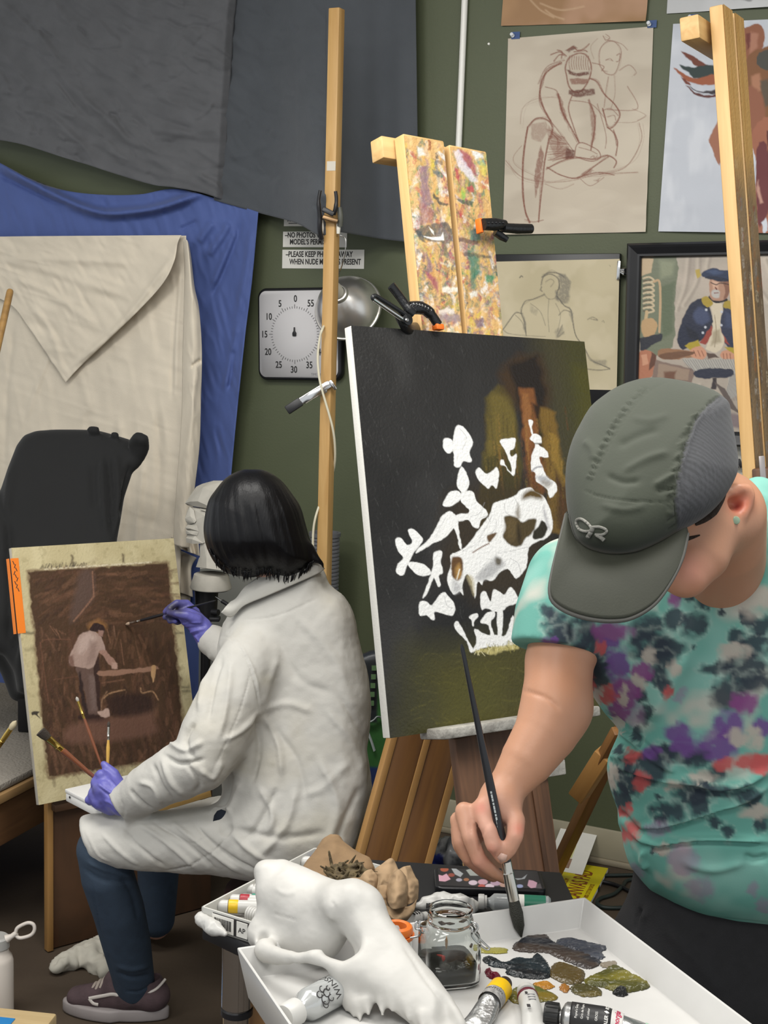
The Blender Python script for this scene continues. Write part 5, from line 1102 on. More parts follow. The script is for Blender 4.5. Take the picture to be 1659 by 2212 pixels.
tube('jaw', catmull([e2(430, 1640), e2(540, 1640), e2(620, 1690), e2(690, 1790)], 6), [.013]*7+[.012]*6+[.010]*6, M_cl, sc, 14, flatk=.8, ref=nA)
for i in range(7): box('grip_rib', e2(455+i*26, 1608+i*i*1.6, .011), sd_, nA, (.0025, .014, .003), M_chr, sc, .0005)
tube('lower_jaw', catmull([e2(350, 1690, .0), e2(390, 1780, -.004), e2(440, 1830, -.02), e2(500, 1830, -.05)], 6), .014, M_cl, sc, 14, flatk=.6, ref=nA)
lathe('pivot', [(0, 0), (.011, 0), (.011, .004), (.004, .005), (0, .006)], e2(410, 1745, .013), nA, M_cl, sc, 20); lathe('rivet', [(0, 0), (.004, 0), (.003, .002), (0, .002)], e2(412, 1748, .019), nA, M_chr, sc, 14)
box('tip', e2(690, 1812, .0), sd_, nA, (.020, .016, .012), M_or, sc, .003); box('tip', e2(640, 1812, -.045), sd_, nA, (.022, .014, .012), M_or, sc, .003)
sc = thing('spring_clamp', inpl(1090, 490, .03), 'black spring clamp with orange tip gripping the side of a paint-crusted plank', 'clamp')
box('tip', e2(1060, 905, -.012), -eyA, nA, (.030, .016, .008), M_or, sc, .002); box('tip', e2(1085, 890, -.012), sd_, nA, (.014, .012, .010), M_or, sc, .002)
tube('jaw', [e2(1095, 890, 0), e2(1200, 890, .002), e2(1290, 890, 0)], [.012, .013, .009], M_cl, sc, 14, flatk=.9, ref=nA); tube('handle', [e2(1270, 920, 0), e2(1400, 930, 0), e2(1520, 930, 0)], [.0095, .0105, .0100], M_cl, sc, 16)
for i in range(5): box('grip_rib', e2(1140+i*32, 880, .0115), sd_, nA, (.004, .010, .003), M_blk, sc, .001)
tube('lower_handle', [e2(1200, 960, -.01), e2(1260, 1000, -.008), e2(1310, 1030, -.004)], [.008, .008, .006], M_cl, sc, 12)
# ================================================================= tall easel seen from the side
ph_ = math.radians(61); rB = A([math.cos(ph_), math.sin(ph_), 0]); aB = P(1561, 8, 3.0)
rr = ray(1629, 972); bB = CAM+((aB-CAM)@rB)/(rr@rB)*rr
axB = unit(bB-aB); nB = np.cross(rB, axB); nB = nB if nB[0] > 0 else -nB
eb = thing('studio_easel', A([*(bB+axB*.5)[:2], 0]), 'tall studio easel seen from its pale side edge in front of the figure painting', 'easel')
LB = (aB[2]-.02)/-axB[2]; wp = .074
for i, (o, lab) in enumerate(((0, 0), (wp+.016, 1))):
    dz = axB*(0 if i == 0 else -.0); t = aB+rB*(o+wp/2)-nB*.015; 
    bm = bar('plank', t, t+axB*LB, wp, .030, M_pl, eb, side=rB, bev=.004)
    g = Canvas(aB+rB*(o+.001)+nB*.0007, rB, axB, wp-.002, LB*.62, .0024)
    g.base('#c79d60'); g.mottle('#b98c4e', 30, .7, seed=5+i, sx=3, sy=.2)
    r = np.random.RandomState(40+i); 
    fade = np.clip((g.Vg-.30)/.12, 0, 1); g.mix(fade*.8, '#7c6a58'); g.mix(fade*np.clip(g.noise(18, 7, sy=.5)-.35, 0, .5)*1.6, '#5a4a40')
    y0, y1 = 330, 1100
    for k_ in range(320):
        x = r.uniform(g.px.min(), g.px.max()); y = r.uniform(330, 1150); c = ['#5c5348', '#8f857a', '#8c4436', '#b9b0a6', '#6f6253', '#484a4a', '#a0673c', '#7c7f84', '#c7b79a'][k_ % 9]
        g.stroke([(x, y), (x+1, y+r.uniform(8, 40))], r.uniform(1.5, 7), c, r.uniform(.3, .8)*min(1, (y-300)/150), 2, 0, .9)
    me = g.mesh(); link('paint_crust', me, MATS['paint_crust'], eb, recenter(me, aB))
kB = 159/676.; sideP = lambda x, y, off: plane_pt(aB-nB*off, nB, x, y)
box('head_block', aB+rB*.075+axB*.045-nB*.062, rB, axB, (.235, .05, .042), M_pl, eb, .004)
# bracket and lower block
blk = sideP(1652, 1010, -.02); bar('slide_block', blk, blk+axB*.30, .05, .045, M_dk, eb, side=rB, bev=.004)
bk = sideP(1645, 985, -.05); bar('bracket', bk, bk+axB*.075, .012, .003, mat('bracket_steel', '#a9a2a0', .35, metal=.8), eb, side=A([1, 0, 0]), bev=.001)
box('cross_shelf', sideP(1622, 1062, .02), rB, axB, (.07, .05, .02), mat('shelf_pale', '#a79a82', .6, var=.1), eb, .004)
# rear strut and its block
s0 = P(1597, 1040, 3.10); s1 = FL(1190, 1902, 0); sdv = unit(s1-s0); M_str = wood('strut_wood', '#7b5530', '#94693c', .5, kn=.4)
bar('rear_strut', s0, s1-sdv*.005, .036, .030, M_str, eb, side=UP, bev=.003)
u_ = unit(np.cross(FW, sdv)); u_ = u_ if u_[2] > 0 else -u_
f_ = lambda y: s0+sdv*np.linalg.norm(s1-s0)*((y-1040)/862.)
bc_ = P(1300, 1640, 3.55); bd_ = P(1252, 1716, 3.64)
bar('strut_block', bc_-unit(bd_-bc_)*.03, bd_, .052, .042, wood('block_wood', '#a3763f', '#b88a50', .5, kn=.3), eb, side=unit(A([-.6, -.4, -.5])), bev=.003)
bar('strut_block', P(1336, 1578, 3.46), P(1296, 1650, 3.55), .026, .03, M_str, eb, side=UP, bev=.003)

# ================================================================= board with the brown oil sketch
oB = A([-.915, 3.453, 1.015]); exC = unit(A([-.567, 3.795, .997])-oB); eyC = A([-.817, 3.32, .407])-oB; hC = np.linalg.norm(eyC); eyC = unit(eyC-exC*(eyC@exC)); wC = .489
nC = np.cross(exC, eyC); nC = nC if nC@(CAM-oB) > 0 else -nC
cc = oB+exC*wC/2+eyC*hC/2
bd = thing('painting_board', cc+eyC*hC/2, 'cream painting board with brown oil sketch of a bending figure leaning on the bench', 'painting')
box('panel', cc-nC*.0065, exC, -eyC, (wC, hC, .012), mat('board_edge', '#a39d92', .8), bd, .001)
cv = Canvas(oB+nC*.0002, exC, eyC, wC, hC, .0016); k6 = 600/1659.; c6 = K(0, 1150, k6)
cv.base('#b5a983'); cv.mottle('#c4b994', 14, .7, seed=1); cv.mottle('#8f8460', 60, .35, .58, .7, 2)
bf = lambda c, *p, s=3, a=1, w=3, t=0.: cv.fill(c6(*p), c, s, a, w, .09, 3 if len(p) > 4 else 0, t, 200)
bs = lambda c, w, a, *p, d=.6: cv.stroke(c6(*p), w, c, a, 2, 5, d)
bf('#6d563e', (160, 225), (1015, 170), (1120, 1340), (280, 1475), s=6, w=5, a=.8, t=.6); bf('#45301f', (170, 236), (1000, 186), (1105, 1330), (292, 1458), s=3, w=4)
r = np.random.RandomState(3)
for i in range(1300):
    x = r.uniform(180, 1080); y = r.uniform(230, 1400)
    if not inside(A([x]), A([y]), [(190, 240), (990, 195), (1090, 1330), (300, 1440)])[0]: continue
    hz = y < 560; L = r.uniform(30, 130); c = ['#5a3c2c', '#6c4a36', '#3a251a', '#2f1e17', '#7a5742', '#54382a'][int(r.rand()*6)]
    ang = r.normal(0 if hz and x > 560 else (1.5 if not hz else -.5), .25); bs(c, r.uniform(2.5, 9), r.uniform(.10, .42), (x, y), (x+L*.5*math.cos(ang), y+L*.5*math.sin(ang)+r.randn()*4), (x+L*math.cos(ang), y+L*math.sin(ang)))
bf('#55423a', (480, 235), (552, 232), (560, 378), (500, 460), (420, 540), (440, 400), s=14, a=.9); bs('#8a6450', 3, .8, (552, 235), (560, 380)); bs('#8a6450', 3.5, .8, (560, 382), (500, 460), (440, 530)); 
for i in range(6): bs('#8a624c', 2, .5, (300+i*18, 560+i*9), (340+i*10, 600+r.randint(40)))
bs('#6f4a38', 2, .7, (240, 660), (280, 640), (420, 640)); bs('#6f4a38', 2, .7, (240, 660), (290, 1020)); bs('#7c5844', 2.5, .7, (640, 580), (660, 660)); bs('#7c5844', 2.5, .7, (720, 640), (740, 790)); bs('#80604e', 2, .7, (680, 560), (690, 640)); bs('#6f4a38', 2, .6, (320, 880), (460, 860)); bs('#7c5844', 3, .6, (610, 900), (740, 880))
bf('#966a3c', (525, 560), (560, 525), (610, 530), (640, 570), (560, 600), s=10, a=.6)
bf('#5f4a42', (455, 800), (560, 800), (590, 900), (582, 1090), (525, 1085), (505, 950), (470, 870), s=2); bf('#2f201d', (478, 830), (500, 940), (525, 1080), (505, 1080), (470, 900), s=4); bf('#73605a', (530, 850), (570, 860), (575, 1060), (545, 1060), s=8, a=.7); bf('#35221d', (555, 800), (590, 740), (600, 1060), (585, 1060), s=3)
bf('#9e867b', (440, 690), (470, 622), (530, 586), (585, 600), (608, 640), (630, 705), (592, 720), (555, 806), (455, 800), (420, 790), (410, 750), s=2); bf('#b39d93', (480, 640), (530, 600), (570, 630), (520, 700), (470, 720), s=10, a=.8); bf('#7e675e', (540, 640), (580, 660), (570, 760), (520, 790), s=10, a=.6); bf('#74584d', (412, 740), (440, 730), (445, 800), (415, 795), s=4)
bf('#957466', (590, 715), (630, 705), (700, 785), (700, 812), (675, 812), (620, 745), s=2); bf('#aa8b7d', (660, 780), (702, 785), (700, 815), (672, 815), s=3); bf('#2e1d1b', (535, 575), (560, 542), (600, 545), (626, 570), (618, 600), (590, 590), (550, 592), s=2); bf('#8d6e63', (590, 585), (622, 590), (615, 625), (590, 612), s=2)
bf('#33201b', (470, 1090), (560, 1085), (650, 1120), (640, 1155), (560, 1150), (480, 1120), s=4); bf('#6e4e40', (420, 1155), (660, 1110), (890, 1060), (920, 1130), (900, 1210), (430, 1260), s=14, a=.8); bf('#2b1a17', (650, 990), (800, 960), (900, 980), (920, 1060), (760, 1100), (660, 1080), s=14, a=.8)
bf('#8d6b58', (590, 828), (800, 815), (925, 798), (925, 822), (640, 860), s=2); bf('#b08b63', (905, 800), (930, 798), (928, 850), (915, 895), (908, 880), s=2); bs('#a07c5c', 3, .9, (620, 990), (660, 960), (745, 940)); bs('#a07c5c', 3, .8, (840, 930), (850, 960), (910, 950), (945, 1000)); bs('#8e6d54', 3, .8, (605, 1060), (610, 1000), (640, 950)); bf('#b2978a', (583, 1072), (610, 1065), (650, 1052), (655, 1100), (610, 1105), s=2)
bs('#d2c7ab', 4, .9, (270, 220), (500, 205), (900, 178), d=.8)
for i in range(30): x = r.uniform(250, 520); bs('#4a4238', 2, .8, (x, 200-(x-250)*.06+r.uniform(-12, 8)), (x+r.uniform(-18, 4), 215-(x-250)*.06))
for x, y in ((432, 160), (737, 150)): bf('#4a3c2c', (x-6, y-25), (x+8, y-20), (x+8, y+30), (x-4, y+30), s=4, a=.8, t=.4)
bf('#57503a', (135, 592), (200, 588), (202, 606), (140, 606), s=4, a=.7); bf('#7a7152', (140, 690), (210, 688), (210, 712), (150, 710), s=6, a=.5); bf('#3a342c', (190, 1072), (235, 1068), (225, 1090), (242, 1112), (210, 1095), (188, 1092), s=2); bf('#80724f', (262, 1350), (275, 1400), (268, 1440), (300, 1460), (262, 1440), s=5, a=.6)
for y in (600, 920, 948): bf('#54503e', (1045+(y-600)*.12, y), (1095+(y-600)*.12, y-5), (1095+(y-600)*.12, y+8), (1048+(y-600)*.12, y+10), s=4, a=.6)
me = cv.mesh(); link('painted_face', me, mat('board_paint', None, .55, attr='Col', bump=.25, bscale=150), bd, recenter(me, cc))
a = plane_pt(oB, nC, 30, 1206); b = plane_pt(oB, nC, 46, 1368); M_ot = mat('tape_orange', '#e27a22', .55)
tp = box('orange_tape', (a+b)/2+exC*.001+nC*.0006, b-a, exC, (np.linalg.norm(b-a), .022, .0008), M_ot, bd, 0)
box('orange_tape', (a+b)/2-exC*.0135-nC*.0065, b-a, nC, (np.linalg.norm(b-a), .013, .0008), M_ot, bd, 0)
for i in range(9): box('lettering', a+(b-a)*(.06+i*.045)+nC*.0012-exC*(.003-(i % 3)*.003), unit(b-a)+exC*(.4-(i % 2)*.9), exC, (.010, .002, .0004), M_ink, bd, 0)
# bench that carries it
f0, f1 = FL(100, 2057, 0), FL(235, 2020, 0); pdv = unit(f1-f0); pn = A([pdv[1], -pdv[0], 0]); pn = pn if pn[1] < 0 else -pn
M_ply = wood('ply_brown', '#45301e', '#573b25', .6, gx=2, gy=4, kn=.3)
dh = thing('drawing_bench', A([*(f0+pdv*.25)[:2], 0]), 'brown wooden drawing bench with solid front panel under the painting board', 'bench')
box('front_panel', f0+pdv*.25+A([0, 0, .198])-pn*.012, [0, 0, 1], pdv, (.390, .47, .018), M_ply, dh, .002)
box('edge_strip', f0+pdv*.008+A([0, 0, .198])-pn*.002, [0, 0, 1], pdv, (.390, .016, .022), M_strip, dh, .002)
box('ledge', f0+pdv*.25+A([0, 0, .3805])+pn*.006, pdv, pn, (.48, .05, .018), M_ply, dh, .002)
for s in (.06, .42): bar('prop', f0+pdv*s-pn*.035+A([0, 0, .0]), f0+pdv*s-pn*.19+A([0, 0, .92]), .035, .02, M_ply, dh, side=pdv, bev=.002)
# ================================================================= people: shared helpers
def head_sdf(s, c, f, u, sc=1., k=.015):
    """a head of height .23*sc around c, looking along f with crown along u"""
    f = unit(f); u = unit(np.asarray(u)-f*(np.asarray(u)@f)); r = np.cross(f, u); Rm = A([r, f, u])
    q = lambda x, y, z: c+(r*x+f*y+u*z)*sc
    s.ell(q(0, -.012, .028), A([.074, .094, .082])*sc, Rm, k)
    s.ell(q(0, .020, -.045), A([.056, .066, .066])*sc, Rm, .035); s.ell(q(0, .052, -.092), A([.026, .024, .018])*sc, Rm, .03)
    for e in (-1, 1):
        s.ell(q(.034*e, .062, -.030), A([.024, .020, .026])*sc, Rm, .02); s.ell(q(.031*e, .0915, .004), A([.017, .014, .009])*sc, Rm, .006, 's'); s.ell(q(.031*e, .080, .004), A([.012, .0115, .0105])*sc, Rm, .002)
        s.ell(q(.014*e, .092, -.034), A([.008, .010, .007])*sc, Rm, .006)
        s.ell(q(.077*e, -.008, -.010), A([.008, .020, .031])*sc, Rm, .006); s.ell(q(.084*e, -.004, -.008), A([.006, .011, .018])*sc, Rm, .004, 's')
    s.chain([q(0, .088, .008), q(0, .100, -.018), q(0, .108, -.030)], A([.007, .009, .011])*sc, .010)
    s.ell(q(0, .084, -.058), A([.024, .012, .005])*sc, Rm, .005); s.ell(q(0, .081, -.070), A([.021, .012, .006])*sc, Rm, .005); s.ell(q(0, .096, -.064), A([.022, .010, .0014])*sc, Rm, .002, 's')
    return q
M_skin = mat('skin', None, .48, attr='Col', bump=.05, bscale=260, sss=.08)
def brush(name, label, pts_tip, pts_end, Lb, Lf, rf, rh, mb, mf, mh, tipflat=1., group=None, bul=1.0, endm=None):
    """long-handled brush: tip point -> handle end"""
    a = np.asarray(pts_tip, float); b = np.asarray(pts_end, float); d = unit(b-a); L = np.linalg.norm(b-a)
    t = thing(name, a, label, 'brush', group)
    ref = unit(np.cross(d, FW)); n = 14
    tube('bristles', [a, a+d*Lb*.3, a+d*Lb*.65, a+d*Lb], [rf*.15, rf*.95*bul, rf*1.15*bul, rf*.9], mb, t, n, flatk=tipflat if tipflat < 1 else 1., ref=FW) if tipflat >= 1 else tube('bristles', [a, a+d*Lb*.5, a+d*Lb], [rf*1.6, rf*1.5, rf*1.15], mb, t, n, flatk=tipflat, ref=FW)
    tube('ferrule', [a+d*Lb, a+d*(Lb+Lf*.35), a+d*(Lb+Lf*.7), a+d*(Lb+Lf*.71), a+d*(Lb+Lf*.74), a+d*(Lb+Lf)], [rf*(1.15 if tipflat < 1 else .95), rf, rf*.92, rf*1.02, rf*.92, rf*.9], mf, t, n, flatk=(.6 if tipflat < 1 else 1.), ref=FW)
    h0 = Lb+Lf; H = L-h0; q = lambda x: a+d*(h0+H*x)
    tube('handle', [q(0), q(.06), q(.18), q(.35), q(.6), q(.85), q(.98), q(1)], [rf*.88, rf*.95, rh*1.0, rh*.92, rh*.7, rh*.5, rh*.42, rh*.2], mh, t, n)
    if endm: tube('handle_band', [q(.55), q(.99)], [rh*.80, rh*.5], endm, t, n)
    return t
# ================================================================= sitter in the white coat
M_coat = mat('coat_white', None, .8, attr='Col', bump=.1, bscale=240)
M_jean = mat('denim', None, .85, attr='Col', bump=.2, bscale=420)
M_glove = mat('glove_violet', None, .42, attr='Col', bump=.12, bscale=120)
HDc = 3.04
wo = thing('person', A([*P(620, 1850, 3.05)[:2], 0]), 'seated person in a stained white coat with black bob hair and violet gloves, painting', 'person')
fdir = unit(A([-.80, .52, -.22])); udir = unit(A([-.22, .05, 1]))
hc = P(553, 1120, HDc+.01)
kk = .3014; c8 = K(350, 950, kk)
# --- body
s = S(); head_sdf(s, hc+fdir*.018-udir*.012, fdir, udir, .88)
nk = P(612, 1275, 3.06); s.chain([hc-udir*.05-fdir*.01, nk], [.038, .036], .02)
SH_L = P(533, 1440, 2.985); EL_L = P(436, 1640, 2.93); WR_L = P(263, 1732, 3.02)
SH_R = P(640, 1360, 3.20); EL_R = P(585, 1470, 3.42); WR_R = P(449, 1378, 3.60)
s.chain([nk, P(640, 1400, 3.08), P(650, 1600, 3.07), P(640, 1770, 3.06)], [.045, .085, .085, .09], .04)
s.chain([P(620, 1380, 3.09), SH_L, EL_L, WR_L], [.045, .046, .038, .025], .03); s.chain([P(630, 1370, 3.12), SH_R, EL_R, WR_R], [.06, .05, .04, .024], .03)
KN_L = P(224, 1822, 3.07); AN_L = P(292, 2135, 3.255); KN_R = P(345, 1800, 3.52); AN_R = P(338, 1985, 3.62)
s.chain([P(620, 1800, 3.06), KN_L, AN_L], [.055, .040, .030], .04); s.chain([P(640, 1780, 3.15), KN_R, AN_R], [.055, .04, .03], .04)
toeL = FL(135, 2196, 0); heelL = FL(350, 2213, 0)
sx = unit(toeL-heelL); sy = A([-sx[1], sx[0], 0]); sy = sy if sy[1] < 0 else -sy
cenf = (toeL+heelL)/2-sy*.03; fm = lambda x, y, z: cenf+sx*x+sy*y+A([0, 0, z])
s.chain([AN_L, fm(-.07, 0, .06), fm(.0, 0, .045), fm(.07, 0, .038)], [.030, .028, .024, .018], .02)
AF = A([AN_R[0], AN_R[1], .05]); s.chain([AN_R, AF, AF+A([-.15, .07, -.02])], [.034, .032, .024], .03)
# hands (inside the gloves)
ch4 = lambda x, y, d: P(340+.0904*x, 1240+.0904*y, 3.60+d)
m4 = 3.6/FP*.0904
HR = [([ch4(1120, 1380, 0), ch4(950, 1180, .0), ch4(760, 1020, .01), ch4(620, 900, .02)], [230, 250, 250, 200]),
      ([ch4(900, 900, .02), ch4(700, 720, .015), ch4(470, 690, .0), ch4(300, 800, -.005), ch4(190, 910, .0)], [110, 105, 88, 80, 66]),
      ([ch4(950, 1080, -.02), ch4(700, 980, -.032), ch4(450, 950, -.03), ch4(290, 930, -.016)], [130, 110, 100, 82]),
      ([ch4(800, 950, .04), ch4(560, 800, .05), ch4(330, 900, .035), ch4(190, 1030, .02)], [100, 95, 85, 70]),
      ([ch4(800, 1050, .05), ch4(520, 960, .06), ch4(340, 1080, .04), ch4(300, 1130, .02)], [95, 92, 82, 68]),
      ([ch4(820, 1150, .05), ch4(600, 1100, .06), ch4(470, 1150, .04), ch4(430, 1140, .02)], [88, 82, 74, 60])]
c9 = lambda x, y, d: P(150+.1447*x, 1480+.1447*y, 3.04+d)
m9 = 3.04/FP*1.04*.1447
HL = [([c9(800, 1680, -.0), c9(640, 1640, -.01), c9(520, 1560, -.012), c9(470, 1480, 0)], [150, 175, 165, 130]), ([c9(620, 1800, -.0), c9(480, 1720, -.008), c9(420, 1640, 0)], [140, 150, 130]),
      ([c9(600, 1460, 0), c9(470, 1340, -.008), c9(420, 1380, .03), c9(500, 1440, .045)], [105, 78, 66, 58]), ([c9(540, 1540, 0), c9(405, 1450, -.004), c9(390, 1500, .035), c9(480, 1540, .045)], [105, 72, 66, 58]),
      ([c9(500, 1640, 0), c9(375, 1600, -.002), c9(380, 1620, .035), c9(460, 1620, .045)], [100, 66, 62, 56]), ([c9(480, 1740, .0), c9(290, 1715, .002), c9(310, 1740, .03), c9(410, 1720, .042)], [95, 58, 56, 50]),
      ([c9(720, 1480, .01), c9(660, 1330, .01), c9(560, 1230, .012), c9(515, 1180, .015)], [105, 82, 62, 48])]
def hand_s(s, H, m, shrink=0., k=.009):
    for pts, rad in H: s.chain(pts, A(rad, float)*m-shrink, k)
hand_s(s, HR, m4, .0034); hand_s(s, HL, m9, .0034); s.chain([WR_R, ch4(1100, 1360, 0)], [.024, .022], .01); s.chain([WR_L, c9(800, 1660, 0)], [.025, .022], .01)
def skinf(V, N):
    c = np.tile(lin('#c39580'), (len(V), 1)); return c*(.93+.14*fbm(V, 30., 2)[:, None])
solid('body', s, .006, M_skin, wo, colf=skinf)
# --- coat
s = S()
tor = [(470, 1430), (472, 1385), (490, 1335), (525, 1285), (590, 1242), (650, 1222), (692, 1222), (712, 1262), (745, 1290), (765, 1330), (778, 1390), (795, 1460), (801, 1520), (798, 1580), (793, 1620), (798, 1660), (802, 1710), (792, 1760), (778, 1810), (760, 1850), (690, 1876), (600, 1886), (530, 1880), (500, 1820), (480, 1700), (470, 1560)]
add_sil(s, tor, lambda x, y: 3.075+.00012*(1500-y)+.0003*np.clip(640-x, -100, 200)*.6, lambda x, y: .115+.00004*np.clip(y-1500, 0, 400), .10, 4)
slv = S().chain([SH_L, P(498, 1515, 2.955), P(462, 1590, 2.935), EL_L, P(385, 1668, 2.95), P(318, 1704, 2.99), P(276, 1729, 3.015), P(240, 1750, 3.03)], [.066, .070, .070, .065, .059, .050, .0395, .036], .05)
slv.half(P(256, 1741, 3.02), unit(P(240, 1755, 3.02)-P(280, 1727, 3.02)), .004); s.add(slv, .045)
s.chain([P(620, 1350, 3.1), SH_R, EL_R, P(500, 1410, 3.55), P(459, 1384, 3.60)], [.08, .075, .06, .046, .040], .03)
thg = S().chain([P(660, 1800, 3.05), P(560, 1812, 3.02), P(430, 1815, 3.03), P(310, 1818, 3.06), P(200, 1814, 3.08)], [.105, .084, .070, .062, .055], .04); thg.half(P(182, 1815, 3.05), unit(-RT-UP*.45), .01); s.add(thg, .04)
s.chain([P(640, 1790, 3.15), P(480, 1790, 3.33), P(352, 1795, 3.50)], [.10, .075, .058], .05)
s.chain([P(140, 1850, 3.085), P(180, 1842, 3.085), P(214, 1842, 3.085)], [.046, .046, .036], .005, None, 's')
s.chain([P(440, 1380, 3.62), P(462, 1386, 3.6)], [.034, .028], .006, None, 's')
s.chain([P(462, 1752, 2.95), P(478, 1775, 2.95), P(486, 1792, 2.95)], [.012, .020, .014], .006, None, 's')
FO = [([(478, 1374), (500, 1380), (520, 1402), (540, 1440), (554, 1490), (561, 1536)], 2.2, -.005), ([(486, 1376), (508, 1386), (528, 1410), (546, 1446), (562, 1500)], 5, .004),
      ([(545, 1440), (520, 1530), (490, 1600), (462, 1660)], 2, -.003),
      ([(455, 1410), (440, 1470), (430, 1540)], 9, .008), ([(480, 1420), (462, 1480), (448, 1560)], 7, -.007), ([(500, 1430), (490, 1520), (470, 1600)], 9, .007), ([(560, 1535), (520, 1580), (480, 1600)], 8, .008),
      ([(420, 1560), (400, 1600), (420, 1640)], 8, -.010), ([(360, 1600), (400, 1620), (440, 1600)], 8, .009), ([(352, 1630), (390, 1650), (440, 1640)], 7, -.010), ([(350, 1640), (370, 1690), (400, 1720)], 8, .008), ([(330, 1650), (350, 1700), (380, 1735)], 7, -.009), ([(300, 1690), (330, 1700), (350, 1740)], 7, .008), ([(280, 1705), (300, 1730), (330, 1750)], 6, -.007), ([(262, 1730), (268, 1752), (264, 1770)], 3, -.003), ([(430, 1660), (460, 1680), (480, 1640)], 8, .008), ([(400, 1650), (430, 1690), (420, 1715)], 7, -.008),
      ([(561, 1535), (620, 1520), (680, 1540)], 12, .006), ([(565, 1545), (600, 1600), (610, 1680)], 10, .010), ([(552, 1540), (560, 1620), (540, 1700)], 9, -.010), ([(575, 1560), (640, 1640), (660, 1740)], 12, -.007), ([(600, 1420), (580, 1480), (566, 1530)], 12, .006), ([(640, 1330), (720, 1420), (760, 1520)], 16, .005), ([(600, 1370), (640, 1460), (720, 1500)], 14, -.005), ([(700, 1530), (760, 1600), (790, 1680)], 12, .006), ([(730, 1500), (770, 1560), (796, 1610)], 10, -.006), ([(690, 1640), (730, 1740), (700, 1840)], 14, .008), ([(640, 1700), (620, 1780), (560, 1850)], 12, .009), ([(600, 1700), (560, 1780), (520, 1820)], 10, -.009), ([(520, 1690), (500, 1740), (490, 1760)], 8, .007), ([(500, 1665), (490, 1720), (470, 1745)], 7, -.008), ([(780, 1700), (740, 1780), (720, 1850)], 10, -.006), ([(760, 1640), (700, 1700), (650, 1720)], 14, .006),
      ([(300, 1780), (360, 1820), (430, 1880)], 7, .007), ([(330, 1775), (400, 1820), (470, 1882)], 6, -.008), ([(370, 1775), (440, 1830), (520, 1885)], 7, .008), ([(420, 1780), (480, 1840), (560, 1884)], 6, -.008), ([(260, 1790), (300, 1830), (360, 1875)], 6, -.006), ([(220, 1800), (260, 1840), (300, 1868)], 6, .005), ([(500, 1800), (560, 1850), (640, 1880)], 8, .008), ([(498, 1795), (460, 1840), (400, 1872), (350, 1882)], 2, -.004), ([(405, 1780), (412, 1822), (450, 1806)], 1.6, -.003), ([(184, 1790), (196, 1818), (214, 1848), (240, 1862)], 3, .003), ([(500, 1790), (600, 1810), (700, 1800)], 12, -.008), ([(560, 1700), (590, 1760), (580, 1800)], 9, .008),
      ([(500, 1760), (490, 1745), (465, 1745), (452, 1760)], 3, .004), ([(520, 1340), (600, 1330), (690, 1290)], 3, -.002)]
def coatp(V, Q): V = folds(V, Q, [(a, b*.72, c*.74) for a, b, c in FO]); n = normals(V, Q); return V+n*((fbm(V, 26., 5, 3)-.5)*.006)[:, None]
def coatc(V, N):
    c = np.tile(lin('#b3b1ab'), (len(V), 1)); t = np.clip((fbm(V, 9., 8)-.52)*3, 0, 1)[:, None]; c = c*(1-.10*t*A([.6, .9, 1.6])); p = pixv(V)
    for x, y, r, a in ((575, 1470, 16, .2), (420, 1570, 8, .14), (590, 1650, 6, .1), (520, 1660, 14, .12)):
        g = np.exp(-((p[:, 0]-x)**2+(p[:, 1]-y)**2)/r**2)[:, None]*a; c = c*(1-g*A([.7, .8, 1.1]))
    return c
coat_o = solid('lab_coat', s, .0036, M_coat, wo, post=coatp, colf=coatc, smooth=1)
link('pocket_gap', hull([P(478+18*math.cos(t), 1774+26*math.sin(t), 2.972+z) for t in np.linspace(0, 6.28, 13)[:-1] for z in (0, .02)]), mat('jean_dark', '#131a26', .9), wo)
# collar
cV = np.empty(len(coat_o.data.vertices)*3, np.float32); coat_o.data.vertices.foreach_get('co', cV); cV = cV.reshape(-1, 3)+np.array(coat_o.matrix_world.translation)
lo_px = [(478, 1322), (500, 1332), (528, 1308), (580, 1286), (640, 1260), (688, 1238), (700, 1228)]; up_px = [(500, 1300), (512, 1292), (535, 1264), (580, 1238), (640, 1218), (676, 1208), (688, 1212)]
dl = front(cV, lo_px, 9); du = np.minimum(front(cV, [(x, y+14) for x, y in up_px], 12), dl+.05)
cu_lo = list(Pv(A(lo_px, float)[:, 0], A(lo_px, float)[:, 1], dl-.006)); cu_up = list(Pv(A(up_px, float)[:, 0], A(up_px, float)[:, 1], du+.004))
g = coons(cu_up, [cu_up[-1], cu_lo[-1]], cu_lo, [cu_up[0], cu_lo[0]], 70, 16); b_ = np.sin(np.linspace(0, 1, 16)*math.pi)[:, None, None]*.012; g = g-b_*FW
me = grid_mesh(g); me.materials.append(M_coat); setcol(me, np.tile(lin('#b5b3ac'), (len(me.vertices), 1))); o = link('collar', me, None, wo, recenter(me, g.reshape(-1, 3).mean(0))); solidify(o, .004)
